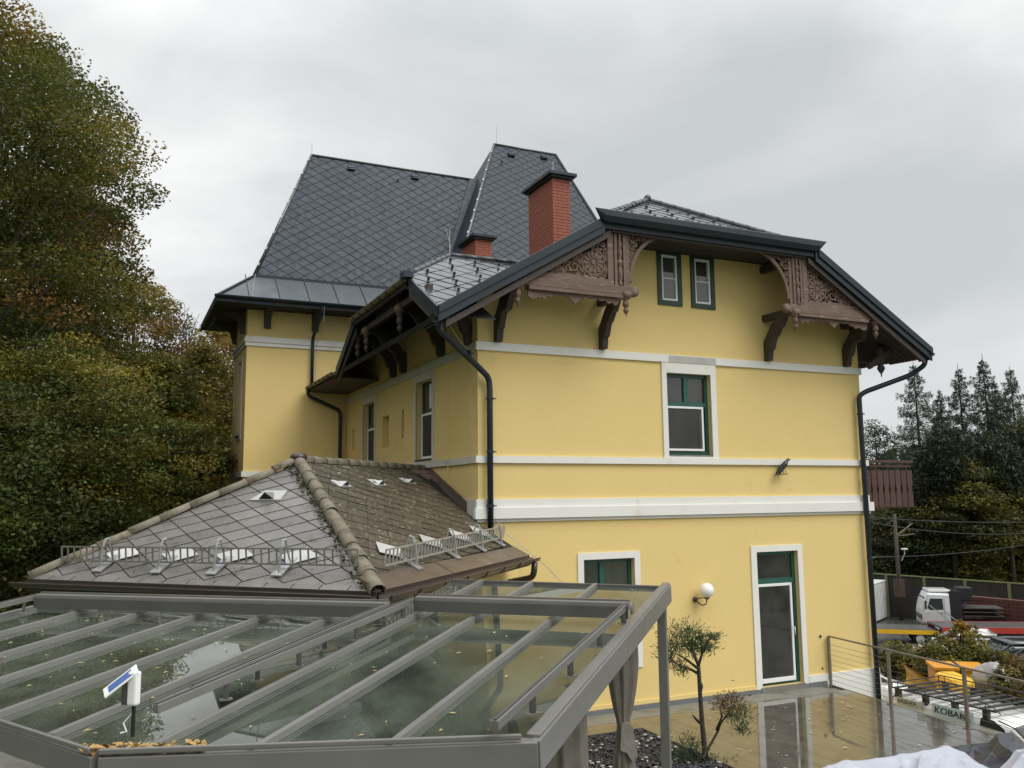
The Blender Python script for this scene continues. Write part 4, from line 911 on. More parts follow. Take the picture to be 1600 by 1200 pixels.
# ------------------------------------------------------------ wooden balcony on the far side
bal = MB().box((9.76, .62, 3.70), (11.97, 2.4, 3.80)).build('balcony', M['balc'], villa)
nb = 11
for i in range(nb):
    x0 = 9.80+i*.20
    c = x0+.09; P = [(x0, .60, 3.72), (x0+.175, .60, 3.72), (x0+.175, .60, 4.0), (x0+.145, .60, 4.15), (x0+.175, .60, 4.3), (x0+.175, .60, 4.62), (x0, .60, 4.62), (x0, .60, 4.3), (x0+.03, .60, 4.15), (x0, .60, 4.0)]
    MB().prism(P, (0, .025, 0)).build('balcony_board', M['balc'], bal)
MB().box((9.78, .626, 4.40), (11.98, .70, 4.48)).build('rail', M['balc'], bal); MB().box((9.78, .58, 4.80), (12.02, .70, 4.87)).build('hand_rail', M['balc'], bal); MB().box((9.78, .63, 4.70), (12.0, .67, 4.75)).build('rail', M['balc'], bal)
MB().box((11.87, .705, 3.8), (11.95, .78, 4.8)).build('post', M['balc'], bal); MB().beam((9.76, .7, 3.1), (10.6, .7, 3.66), .09, .09).build('brace', M['balc'], bal)
for i in range(8): MB().box((11.98, .79+i*.2, 3.72), (12.005, .97+i*.2, 4.62)).build('balcony_board', M['balc'], bal)
# ================================================================== wall lamp, crow ornament
lp_ = thing('globe_lamp', 'white glass globe wall lamp on a curved brown bracket left of the door', 'wall lamp', (4.90, -.02, 1.9))
MB().lathe([(.0, 0), (.055, .0), (.06, .02), (.04, .04), (.0, .045)], (4.80, -.001, 1.93), -Y_, 14).build('wall_plate', M['bronze'], lp_, smooth=True)
MB().tube([(4.80, -.03, 1.93), (4.82, -.12, 1.86), (4.86, -.2, 1.83), (4.91, -.24, 1.86), (4.93, -.24, 1.95)], .013, 8).tube([(4.80, -.03, 1.93), (4.86, -.12, 1.97), (4.93, -.24, 1.98)], .010, 8).build('bracket', M['bronze'], lp_, smooth=True)
MB().lathe([(.03, 0), (.055, .02), (.05, .04), (.03, .045)], (4.93, -.24, 1.95), Z_, 12).build('collar', M['bronze'], lp_, smooth=True)
MB().sphere((4.93, -.24, 2.13), .148, 24, 16).build('globe', M['lampglass'], lp_, smooth=True)
CROWX = 0
cr_ = thing('crow_ornament', 'dark metal crow figure mounted on the white band right of the upper window', 'bird figure', (7.2, -.06, 4.5))
rings = [(-.30, -.16, .012), (-.22, -.10, .035), (-.12, -.02, .062), (-.02, .06, .078), (.06, .14, .070), (.11, .20, .045), (.14, .235, .040), (.18, .255, .038), (.205, .255, .020)]
pts = [V((7.20+a, -.17, 4.62+b)) for a, b, r in rings]
MB().tube(pts, 0, 12, radii=[r for a, b, r in rings]).build('body', M['blackmetal'], cr_, smooth=True)
MB().lathe([(.018, 0), (.012, .03), (.002, .085)], (7.39, -.17, 4.875), V((1, 0, -.12)), 8).build('beak', M['blackmetal'], cr_)
for s_ in (-.06, .06): MB().prism([(7.00, -.17+s_, 4.46), (6.93, -.17+s_, 4.42), (7.06, -.17+s_, 4.64), (7.20, -.17+s_*1.25, 4.76), (7.22, -.17+s_*1.2, 4.66)], (0, .02, 0)).build('wing', M['black'], cr_)
MB().tube([(7.18, -.15, 4.56), (7.21, -.15, 4.47)], .008, 6).tube([(7.22, -.2, 4.57), (7.24, -.2, 4.47)], .008, 6).tube([(7.14, -.17, 4.465), (7.34, -.17, 4.475)], .012, 6).tube([(7.22, -.17, 4.47), (7.20, 0, 4.46)], .010, 6).build('legs', M['blackmetal'], cr_)
for ch in cr_.children: ch.location = -V(cr_.location)
cr_.scale = (.8, .8, .8); cr_.location = V(cr_.location)+V((.0, .0, .02))
# ================================================================== ANNEX with hipped roof (turned 43 degrees)
aA = math.radians(43.0); U = V((math.sin(aA), math.cos(aA), 0)); Vv = V((math.cos(aA), -math.sin(aA), 0))
W1 = V((0, 3.01, 4.65)); R0 = W1-U*5.05; E1 = V((-3.40, -5.27, 3.01)); E2 = V((.54, -.98, 3.02)); A1 = V((-7.17, -1.28, 3.01)); CO = V((.0, .0, 3.575))
annex = thing('annex_building', 'low yellow annex with mossy hipped tile roof and snow fences beside the villa', 'outbuilding', (-2, -1, 0))
frn = slab([R0, E1, A1], .10, 'front_roof', 'underlay', annex); rgt = slab([R0, W1, CO, E2, E1], .10, 'side_roof', 'underlay', annex)
slab([R0, W1, A1+U*7, A1], .10, 'rear_roof', 'fiber', annex)
nF = (E1-R0).cross(A1-R0).normalized(); nF = nF if nF.z > 0 else -nF
nR = (W1-R0).cross(E1-R0).normalized(); nR = nR if nR.z > 0 else -nR
dF = (A1-E1).normalized(); upF = nF.cross(dF); upF = upF if upF.z > 0 else -upF
upR = nR.cross(U); upR = upR if upR.z > 0 else -upR
# lowest strips
s_ = .09
tF = [E1+upF*s_+dF*.05, A1+upF*s_-dF*.05, R0]
tiles(frn, 'fibre_tile', M['fiber'], tF, dF, 'diamond', .60, .372, .008, .018, .8, 300, .010, origin=E1+upF*s_, ox=.149)
hh = .21
# bottom course of the front as separate half tiles
k = 14; L_ = (A1-E1).length
for i in range(k):
    a = E1+dF*(L_*i/k+.01); b = E1+dF*(L_*(i+1)/k-.01); mxu = .08
    MB().prism([a-upF*.02, b-upF*.02, b+upF*mxu, a+upF*mxu], nF*.022).build('eave_tile', M['fiber'], frn)
# right slope: plain courses
sR = .30
tiles(rgt, 'mossy_tile', M['mossy'], [R0, W1, CO+V((.0,.02,0)), E2+upR*sR*1.0-V((.10,0,0)), E1+upR*sR-U*(-.15)], U, 'diamond', .60, .372, .006, .020, .8, 300, .020, origin=E1+upR*sR)
# some newer reddish tiles near the wall
for i, (a, b, l) in enumerate(((.04, .12, .9), (.28, .10, .8), (.50, .10, .62), (.72, .08, .45))):
    p = W1-U*(l+.05+i*.0)-upR*a*1.0; q = W1-U*(.06+i*.0)-upR*a; tt = upR*-.21
    MB().prism([p, q, q+tt*1.0+(-Y_*.02), p+tt+U*.08], nR*.045).build('bare_tile', M['mossy_new'], rgt)
# brown metal eave strip on the right slope, two sheets
for a, b in ((E1, E1+(E2-E1)*.38), (E1+(E2-E1)*.385, E2)):
    MB().prism([a-upR*.02, b-upR*.02, b+upR*sR, a+upR*sR], nR*.03).build('eave_sheet', M['eavesheet'], rgt)
# fascia + gutters
def band(a, b, z0, z1, t, nm, m_, out):
    MB().prism([a+out*.0+Z_*z0, b+Z_*z0, b+Z_*z1, a+Z_*z1], out*t).build(nm, M[m_], annex)
oF = V((-U.x, -U.y, 0)); oR = Vv
band(E1+oF*.01, A1+oF*.01, -.16, .0, .03, 'fascia_board', 'gutter_br', oF); band(E1+oR*.01, E2+oR*.01, -.16, .0, .03, 'fascia_board', 'gutter_br', oR)
MB().prism([E1+Z_*-.17, E2+Z_*-.17, E2-Vv*.55+Z_*-.17, E1-Vv*.55+Z_*-.17], Z_*.02).build('soffit', M['eavesheet'], annex)
MB().prism([E1+Z_*-.171, A1+Z_*-.171, A1-oF*.5+Z_*-.171, E1-oF*.5+Z_*-.171], Z_*.02).build('soffit', M['soffit'], annex)
gutter(E1+oR*.12+Z_*-.03-U*.08, E2+oR*.12+Z_*-.03+U*.14, .075, 'gutter', 'gutter_br', .8, parent=annex); gutter(E1+oF*.10+Z_*-.03, A1+oF*.12+Z_*-.03+dF*.15, .07, 'gutter', 'gutter_br', 0, parent=annex)
# hips and ridge
ridge_run(E1+Z_*.02+(E1-R0).normalized()*.02, R0+Z_*.05, .105, 'hip_tile', 'ridge', annex, .40, jit=.007); ridge_run(A1+Z_*.03, R0+Z_*.05, .085, 'hip_tile', 'ridge', annex, .44, jit=.006)
ridge_run(R0+Z_*.04-U*.02, W1+Z_*.03, .10, 'ridge_tile', 'ridge', annex, .40, jit=.006)
MB().sphere(R0+Z_*.09, .11, sc=(1.3, 1.3, .7)).build('ridge_cap', M['gutter_br'], annex, smooth=True)
mb = MB(); rnd = random.Random(3)
for i in range(260):            # moss cushions along hip and joints
    t = rnd.random(); p = R0+(E1-R0)*t+V((rnd.uniform(-.10, .08), rnd.uniform(-.05, .05), .03))-Vv*rnd.uniform(.06, .17)*1.0
    r_ = rnd.uniform(.012, .034); mb.sphere(p, r_, 5, 3, (1, 1, .6))
stuff(mb.build('moss', M['moss'], annex, fix=False))
# wall flashing stepping down the villa wall
MB().prism([W1+V((-.06,0,.02)), CO+V((-.06,0,.02)), CO+V((-.005,0,.22)), W1+V((-.005,0,.16))], (-.012, 0, 0)).build('flashing', M['eavesheet'], annex)
# vent tiles
def rvent(px, py, n_, p0, up, dr, parent, s=1.0):
    p = on_plane(px, py, n_, p0)
    MB().prism([p-dr*.22*s-up*.02, p+dr*.22*s-up*.02, p+dr*.16*s+up*.22*s, p-dr*.16*s+up*.22*s], n_*.035).build('vent_tile', M['whitemetal'], parent)
    q = MB(); a, b, c = p-dr*.10*s+n_*.036, p+dr*.12*s+n_*.036, p+up*.17*s+n_*.04; t_ = p+dr*.01+n_*.12*s+up*.01
    q.add([a, b, c, t_], [(0, 1, 3), (1, 2, 3), (2, 0, 3)]); q.build('vent_hood', M['zinc'], parent)
    MB().add([a-up*.002+n_*.003, b-up*.002+n_*.003, t_-up*.02-n_*.012], [(0, 1, 2)]).build('vent_opening', M['black'], parent, fix=False)
rvent(416, 783, nF, R0, upF, -dF, frn, 1.25)
for px, py in ((538, 762), (594, 760), (641, 757)): rvent(px, py, nR, R0, upR, U, rgt, .95)
# snow fences
def sfence(p0, p1, n_, up, h, nbr, parent, m_, span, plates, br_m):
    p0, p1 = V(p0), V(p1); d = (p1-p0); L = d.length; d.normalize(); nn = (Z_*.8+n_*.2).normalized(); root = MB()
    root.beam(p0+nn*.10, p1+nn*.10, .022, .022); root.beam(p0+nn*(.10+h), p1+nn*(.10+h), .022, .022); f = root.build('snow_fence', M[m_], parent)
    n = int(L/span)
    for i in range(n+1): a = p0+d*(L*i/n)+nn*.10; MB().beam(a, a+nn*h, .016, .016, up=d).build('bar', M[m_], f)
    for i in plates:
        a = p0+d*(L*i)
        b = MB(); b.beam(a+nn*.0-up*.1, a+nn*(h+.14)-up*.02, .03, .018, up=d); b.tube([a+nn*(h+.12)-up*.02, a+nn*(h+.19)+up*.02, a+nn*(h+.18)+up*.07, a+nn*(h*.5)+up*.14, a+n_*.05+up*.20], .014, 6); b.build('fence_bracket', M['zinc'], f)
        MB().prism([a-up*.14-d*.09+n_*.03, a-up*.14+d*.07+n_*.03, a+up*.26+d*.055+n_*.04, a+up*.26-d*.055+n_*.04], n_*.02).build('bracket_foot', M['zinc'], f)
        c = a+up*.32+d*.03
        MB().prism([c-d*.31+n_*.034, c+up*-.19+n_*.034, c+d*.31+n_*.034, c+up*.19+n_*.034] if br_m == 'd' else [c-d*.38+up*.05+n_*.05, c+up*-.16-d*.04+n_*.05, c+d*.26+up*.04+n_*.05, c+up*.28-d*.06+n_*.05], n_*.008).build('cover_plate', M['whitemetal'], f)
fp0 = on_plane(97, 887, nF, R0); fp1 = on_plane(560, 897, nF, R0)
sfence(fp0, fp1, nF, upF, .19, 4, frn, 'zincd', .115, (.165, .375, .565, .775), 'd')
rp0 = on_plane(600, 897, nR, R0); rp1 = on_plane(786, 848, nR, R0)
sfence(rp0, rp1, nR, upR, .19, 4, rgt, 'zinc', .115, (.17, .47, .72, .93), 'r')
MB().tube([on_plane(786, 838, nR, R0)+Z_*.1, E2+Vv*.25+V((0, 0, -.1)), E2+Vv*.62+V((0,0,-.45))], .008, 5).build('stay_wire', M['zinc'], annex)
# downpipe of the annex
pipe([E2+oR*.12+V((-.02, -.05, -.10)), E2+oR*.12+V((-.04, -.04, -.36)), V((.36, -.42, 2.52)), V((.05, -.25, 2.44)), V((-.2, -.2, 2.40))], .055, m_='gutter_br', parent=annex)
# walls
wc = E1-Vv*.5-oF*.5; wl = A1+Vv*.6-oF*.5; wz = V((0, 0, 0))
def awall(a, b, holes_, nm='wall', m_='yellow'):
    a = V((a.x, a.y, 0)); b = V((b.x, b.y, 0)); d = (b-a); L = d.length; d.normalize(); o = d.cross(Z_)
    return wall(annex, nm, M[m_], (a, d, Z_, o), [(0, -.6), (L, -.6), (L, 2.95), (0, 2.95)], holes_, .18), (a, d, Z_, o), L
w_, FA, LA = awall(wl, wc, [(.5, 1.9, .0, 2.3), (2.5, 3.9, .0, 2.3)])
for x0 in (.5, 2.5):
    k_ = fr(MB(), FA, x0, x0+1.4, 0, 2.3, .08, -.12, -.05).build('window_frame', M['dgreen'], annex); pane(FA, x0+.08, x0+1.32, .08, 2.22, -.08, k_)
end_r = wc+U*6.2
w_, FB_, LB = awall(wc, end_r, [(1.2, 2.2, .9, 2.2), (3.1, 4.0, .0, 2.2)])
for x0, x1, z0, z1 in ((1.2, 2.2, .9, 2.2), (3.1, 4.0, .0, 2.2)):
    k_ = fr(MB(), FB_, x0, x1, z0, z1, .07, -.12, -.05).build('window_frame', M['green'], annex); pane(FB_, x0+.07, x1-.07, z0+.07, z1-.07, -.08, k_)
    surround('s', FB_, x0, x1, z0, z1, x0-.13, x1+.13, z0-.13 if z0 else z0, z1+.13, 'w', bool(z0)).build('window_surround', M['white'], annex)
MB().prism([V((wl.x, wl.y, -.6)), V((wl.x, wl.y, 2.9)), V((wl.x, wl.y, 2.9))+U*6, V((wl.x, wl.y, -.6))+U*6], Vv*.1).build('wall', M['yellow_shaded_side'], annex)
MB().box((-5, .5, -.5), (-1.2, 2.2, 2.7)).build('interior', M['dark'], annex)
# ================================================================== TERRACE
TZ = -.10
def tx_(y): return 8.34+.128*y
ter = struct(MB().prism([(-9.5, -11, -2.9), (tx_(-11), -11, -2.9), (tx_(0), 0, -2.9), (-9.5, 0, -2.9)], (0, 0, 2.9+TZ-.04)).build('terrace', M['concrete'], None))
yard = struct(MB().box((-9.5, .0, -2.9), (-.02, 10.2, -.3)).build('yard', M['concrete'], None))
MB().prism([(tx_(-11), -11, -.45), (tx_(-11)+.03, -11, -.45), (tx_(0)+.03, 0, -.45), (tx_(0), 0, -.45)], (0, 0, .45+TZ+.004)).build('edge_trim', M['steel'], ter)
tiles(ter, 'paving_slab', M['wet'], [(2.66, -8.5, TZ-.04), (tx_(-8.5)-.01, -8.5, TZ-.04), (tx_(-.52)-.01, -.52, TZ-.04), (2.66, -.52, TZ-.04)], Y_, 'rect', 1.2, .40, .0025, .04, 0, 300, 0, lift=0, origin=(8.31, -.92, TZ-.04))
tiles(ter, 'paving_slab', M['wet'], [(-1.2, -1.2, TZ-.04), (2.655, -1.2, TZ-.04), (2.655, -.52, TZ-.04), (-1.2, -.52, TZ-.04)], Y_, 'rect', 1.2, .40, .0025, .04, 0, 300, 0, lift=0, origin=(8.31, -.92, TZ-.04))
tiles(ter, 'paving_slab', M['tile_in'], [(-9, -10.5, TZ-.04), (-1.25, -10.5, TZ-.04), (-1.25, -5, TZ-.04), (-9, -2.5, TZ-.04)], Y_, 'rect', .8, .8, .004, .04, 0, 300, 0, lift=0, origin=(8.31, -.92, TZ-.04))
# rough damp strip along the wall
bm = MB(); N = 60; vs = []; fs_ = []
for i in range(N+1):
    x = -1.2+9.2*i/N; vs += [(x, 0, TZ+.012), (x, -.60-.05*math.sin(i*.37)-.02*math.sin(i*1.3), TZ+.002)]
for i in range(N): fs_.append((2*i, 2*i+1, 2*i+3, 2*i+2))
bm.add(vs, fs_).build('wall_apron', M['concrete'], ter, fix=False)
# gravel bed with steel edging
bed = MB().box((-1.2, -4.9, TZ-.035), (2.62, -1.26, TZ-.005)).build('planting_bed', M['soil'], ter)
MB().box((-1.2, -1.26, TZ-.03), (2.64, -1.235, TZ+.03)).box((2.62, -4.9, TZ-.03), (2.645, -1.26, TZ+.03)).build('edging', M['alud'], ter)
rnd = random.Random(11)
def rocks(n, r0, r1, m_, nm, x0, x1, y0, y1, z):
    vs = []; fs_ = []; base = [(0,0,1),(.9,0,.45),(.28,.85,.45),(-.72,.53,.45),(-.72,-.53,.45),(.28,-.85,.45),(.72,.53,-.45),(-.28,.85,-.45),(-.9,0,-.45),(-.28,-.85,-.45),(.72,-.53,-.45),(0,0,-1)]
    F_ = [(0,1,2),(0,2,3),(0,3,4),(0,4,5),(0,5,1),(1,6,2),(2,7,3),(3,8,4),(4,9,5),(5,10,1),(6,7,2),(7,8,3),(8,9,4),(9,10,5),(10,6,1),(11,7,6),(11,8,7),(11,9,8),(11,10,9),(11,6,10)]
    for i in range(n):
        r_ = rnd.uniform(r0, r1); c = (rnd.uniform(x0, x1), rnd.uniform(y0, y1), z+rnd.uniform(-.01, .025)); a = rnd.uniform(0, 6.28); sx_, sy_, sz_ = rnd.uniform(.8, 1.4), rnd.uniform(.6, 1), rnd.uniform(.4, .8); b = len(vs)
        for p in base:
            j = rnd.uniform(.75, 1.2); x, y, zz = p[0]*sx_*j, p[1]*sy_*j, p[2]*sz_*j; vs.append((c[0]+r_*(x*math.cos(a)-y*math.sin(a)), c[1]+r_*(x*math.sin(a)+y*math.cos(a)), c[2]+r_*zz))
        fs_ += [tuple(b+q for q in f) for f in F_]
    o = MB().add(vs, fs_).build(nm, M[m_], ter, fix=False); stuff(o)
rocks(5200, .018, .042, 'stone', 'gravel', -1.15, 2.58, -4.85, -1.30, TZ+.012); rocks(230, .018, .038, 'stonew', 'gravel', -1.15, 2.58, -4.85, -1.30, TZ+.04)
# scattered petals and leaves on the wet slabs
M['fallen'] = mat('fallen_leaf', (.42, .36, .16), .6, (.30, .20, .07), scale=30)
def litter(n, f, m_='fallen', s0=.02, s1=.045):
    mb = MB()
    for i in range(n):
        p, nn, sc = f(); a = rnd.uniform(0, 6.28); ex = V((math.cos(a), math.sin(a), 0)); ex = (ex-nn*ex.dot(nn)).normalized(); ey = nn.cross(ex); s = rnd.uniform(s0, s1)*sc
        mb.add([p-ex*s, p-ey*s*.45+nn*.006, p+ex*s*.9+nn*.003, p+ey*s*.45+nn*.008], [(0, 1, 2, 3)])
    return mb
tag(stuff(litter(70, lambda: (V((rnd.uniform(2.8, 8.2), rnd.uniform(-6, -.6), TZ+.012)), Z_, 1), 'fallen', .02, .05).build('fallen_leaves', M['stonew'], None, fix=False)), 'pale leaves and petals scattered on the wet terrace paving', 'leaves')
# ================================================================== RAILING
rail = thing('terrace_railing', 'thin steel cable railing along the right edge of the wet terrace', 'railing', (8.25, -3, TZ))
rp = [(tx_(y)-.04, y) for y in (-.06, -1.9, -3.8, -5.7, -7.6)]; HR = .95
for x, y in rp:
    p = MB().box((x-.022, y-.03, TZ), (x+.022, y+.03, HR-.02)).build('post', M['steel'], rail); MB().box((x-.06, y-.06, TZ), (x+.06, y+.06, TZ+.012)).build('foot_plate', M['steel'], p)
mb = MB()
for i in range(len(rp)-1): mb.beam((*rp[i], HR), (*rp[i+1], HR), .042, .03)
mb.build('hand_rail', M['steel'], rail)
for k_ in range(8):
    z = .02+k_*.108; MB().tube([(x, y, z) for x, y in rp], .004, 5).build('cable', M['steel'], rail)
# ================================================================== CONSERVATORY (glass roof)
aC = math.radians(44.0); uc = V((math.sin(aC), math.cos(aC), 0)); vc = V((math.cos(aC), -math.sin(aC), 0)); PIT = .087
PD = on_z(1037, 918, 3.0); nC = V((-uc.x*PIT, -uc.y*PIT, 1)).normalized()
def G(x, y, dz=0.0): return on_plane(x, y, nC, PD+Z_*dz)
def st(p): q = p-PD; return (q.dot(uc), q.dot(vc))
def W(s, t, dz=0.0): return PD+uc*s+vc*t+Z_*(PIT*s+dz)
cons = thing('glass_roof_pergola', 'large grey aluminium pergola with green tinted glass roof and awning rails', 'pergola', (PD.x, PD.y, TZ))
sD, sC, sB, sA = (0, 0), st(G(815, 1158)), st(G(167, 1181)), st(G(0, 1127))
off_ = 0; slope = (sA[0]-sB[0])/(sA[1]-sB[1]); tL = st(G(60, 948))[1]-.02
front = [(tL, sB[0]+slope*(tL-sB[1])), (sB[1], sB[0]), (sC[1], sC[0]), (0, sC[0])]
back = [(tL, st(G(60, 948))[0]), (st(G(615, 955))[1], st(G(615, 955))[0]), (st(G(745, 908))[1]-.35, st(G(745, 908))[0]), (0, 0)]
def interp(T, t):
    for i in range(len(T)-1):
        if T[i][0] <= t <= T[i+1][0]: u = (t-T[i][0])/max(1e-6, T[i+1][0]-T[i][0]); return T[i][1]+(T[i+1][1]-T[i][1])*u
    return T[0][1] if t < T[0][0] else T[-1][1]
ts = [tL, st(G(140, 953))[1], st(G(231, 956))[1], st(G(319, 959))[1], st(G(412, 964))[1], st(G(500, 973))[1], st(G(622, 975))[1], st(G(762, 953))[1], st(G(880, 954))[1], 0]
ts = [tL]+[a for a in sorted(ts[1:-1])]+[0]
for i in range(len(ts)-1):
    t0, t1 = ts[i]+.02, ts[i+1]-.02
    fr_ = [(interp(front, t0), t0)]+[(s, t) for t, s in front if t0 < t < t1]+[(interp(front, t1), t1)]
    bk_ = [(interp(back, t1), t1)]+[(s, t) for t, s in reversed(back) if t0 < t < t1]+[(interp(back, t0), t0)]
    P = [W(s, t, -.03) for s, t in fr_+bk_]
    MB().prism(P, nC*.010).build('glass_pane', M['roofglass'], cons)
for t in ts[1:-1]:
    MB().beam(W(interp(front, t)-.02, t, .0), W(interp(back, t), t, .0), .046, .055, up=nC).build('rafter', M['alu'], cons, bevel=.005)
    MB().beam(W(interp(front, t)-.03, t, -.08), W(interp(back, t), t, -.08), .028, .06, up=nC).build('rafter_web', M['alu'], cons)
    MB().fbox((W(interp(front, t)-.03, t, -.01), vc, uc, nC), (-.04, -.035, -.045), (.04, .03, .04)).build('rafter_cap', M['alud'], cons)
# perimeter beams
def pbeam(p0, p1, w, h, nm, m_='alu', bev=.008): return MB().beam(p0, p1, w, h, up=Z_).build(nm, M[m_], cons, bevel=bev)
fB = W(sB[0], sB[1]); fC = W(sC[0], sC[1]); fL = W(front[0][1], tL); off = -.055
out1 = (fC-fB).cross(Z_).normalized(); out2 = (fB-fL).cross(Z_).normalized()
pbeam(fB+out1*.06+Z_*off, fC+out1*.06+Z_*off+(fC-fB).normalized()*.10, .12, .155, 'front_gutter'); pbeam(fL+out2*.06+Z_*off, fB+out2*.06+Z_*off+(fB-fL).normalized()*.02, .12, .155, 'front_gutter')
pbeam(fB+out1*.11+Z_*(off+.11), fC+out1*.11+Z_*(off+.11), .03, .035, 'gutter_lip', 'alu'); pbeam(fL+out2*.11+Z_*(off+.11), fB+out2*.11+Z_*(off+.11), .03, .035, 'gutter_lip')
sideC = W(sC[0]-.04, .05, -.07); sideD = W(.05, .05, -.07)
pbeam(sideC, sideD, .06, .20, 'side_beam'); pbeam(W(sC[0], .02, .035), W(.05, .02, .035), .09, .03, 'side_capping')
pbeam(W(.02, .05, -.02), W(back[2][1]+.02, back[2][0], -.02), .05, .07, 'back_beam', 'alud'); pbeam(W(back[0][1], tL, -.03), W(back[1][1], back[1][0], -.03), .06, .10, 'back_beam', 'alud')
pbeam(W(interp(front, tL), tL, -.02), W(back[0][1]+.05, tL, -.02), .06, .09, 'side_beam')
def post(p, w=.10, nm='post'): return MB().box((p.x-w/2, p.y-w/2, TZ), (p.x+w/2, p.y+w/2, p.z-.12)).build(nm, M['alu'], cons, bevel=.005)
def rpost(p, w=.10):
    return MB().fbox((V((p.x, p.y, TZ)), uc, vc, Z_), (-w/2, -w/2, 0), (w/2, w/2, p.z-TZ-.15)).build('post', M['alu'], cons, bevel=.005)
rpost(W(-.06, -.02)); rpost(W(sC[0]+.28, -.06)); rpost(W(sB[0]+.15, sB[1]+.1)); rpost(W(interp(front, tL)+.2, tL+.1))
# raised awning boxes and guide rails
DZ = .16
def G2(x, y): return G(x, y, DZ)
aw = []
def cassette(p0, p1):
    c = MB().beam(p0, p1, .13, .085, up=Z_).build('awning_box', M['alu'], cons, bevel=.01)
    d = (p1-p0).normalized(); o = d.cross(Z_); o = o if o.dot(uc) < 0 else -o
    MB().beam(p0+o*.075-Z_*.055, p1+o*.075-Z_*.055, .02, .11, up=Z_).build('awning_front', M['alud'], c); MB().beam(p0-o*.02+Z_*.052, p1-o*.02+Z_*.052, .04, .016).build('awning_groove', M['steel'], c); return c
cassette(G2(62, 933), G2(606, 947)); cassette(G2(652, 937), G2(983, 947))
def arail(p0, p1, n, h=.11):
    r_ = MB().beam(p0, p1, .05, .06, up=Z_).build('guide_rail', M['alu'], cons, bevel=.004); MB().beam(p0+Z_*.034, p1+Z_*.034, .02, .012).build('rail_groove', M['alud'], r_)
    for i in range(n):
        p = p0+(p1-p0)*((i+.22)/(n)); MB().box((p.x-.018, p.y-.018, p.z-h-.03), (p.x+.018, p.y+.018, p.z-.03)).build('rail_post', M['alud'], r_)
        MB().box((p.x-.045, p.y-.03, p.z-h-.038), (p.x+.045, p.y+.03, p.z-h-.028)).build('rail_foot', M['alu'], r_)
    return r_
arail(G2(645, 938), G2(243, 1108), 4); arail(G2(606, 946), G2(300, 1078), 3); arail(G2(981, 944), G2(773, 1134), 4); arail(G2(60, 932), G2(60, 932)-uc*2.6-Z_*PIT*2.6, 3)
MB().lathe([(.0, -.01), (.06, -.01), (.06, .01), (0, .01)], G2(988, 950), vc, 14).build('end_cap', M['alu'], cons)
# leaves on the glass and in the gutter corner
tmin, tmax = tL+.2, -.1
def onglass():
    t = rnd.uniform(tmin, tmax); a, b = interp(front, t), interp(back, t); s = rnd.uniform(a+.1, b-.1); return W(s, t, -.012), nC, 1
tag(stuff(litter(230, onglass, s0=.012, s1=.032).build('fallen_leaves', M['fallen'], None, fix=False)), 'small yellow leaves lying on the glass pergola roof', 'leaves')
M['fallen2'] = mat('brown_fallen_leaf', (.30, .14, .05), .6, (.40, .30, .08), scale=22, contrast=1.2)
def corner(): q = fB+(fC-fB).normalized()*rnd.uniform(-.15, .62)+out1*rnd.uniform(.0, .09); return q+Z_*rnd.uniform(.025, .075), (Z_+V((rnd.uniform(-.6, .6), rnd.uniform(-.6, .6), 0))).normalized(), 1.0
tag(stuff(litter(190, corner, s0=.02, s1=.045).build('leaf_litter', M['fallen2'], None, fix=False)), 'brown leaf litter heaped in the front gutter corner of the pergola', 'leaves')
# solar floodlight standing on the pergola
q = G(207, 1151, .0); sl = thing('solar_lamp', 'small white solar floodlight with tilted blue panel standing on the glass pergola', 'solar lamp', q)
MB().tube([q, q+Z_*.10, q+Z_*.20], .014, 6).build('stem', M['blackmetal'], sl)
c_ = q+Z_*.30; MB().fbox((c_, vc, uc, Z_), (-.04, -.03, -.10), (.035, .025, .12)).build('housing', M['upvc'], sl, bevel=.015)
MB().fbox((c_-vc*.05, vc, uc, Z_), (-.035, -.03, -.10), (.005, .03, .06)).build('lens', M['alud'], sl, bevel=.01)
dx = (-_R*.78-_U*.60-_F*.15).normalized(); pn_ = (-_F*.55+_U*.85); pn_ = (pn_-dx*pn_.dot(dx)).normalized(); dx = (dx-pn_*dx.dot(pn_)).normalized(); dy = pn_.cross(dx); h_ = c_+Z_*.12
p_ = MB().fbox((h_, dx, dy, pn_), (-.02, -.04, 0), (.24, .04, .012)).build('solar_panel', M['upvc'], sl, bevel=.004); MB().fbox((h_, dx, dy, pn_), (.02, -.026, .0125), (.20, .026, .015)).build('solar_cells', M['solar'], p_)
MB().tube([q+Z_*.16, q+Z_*.08-vc*.08, q-vc*.05+Z_*.03, q-vc*.10+Z_*.015], .006, 5).build('cable', M['upvc'], sl)
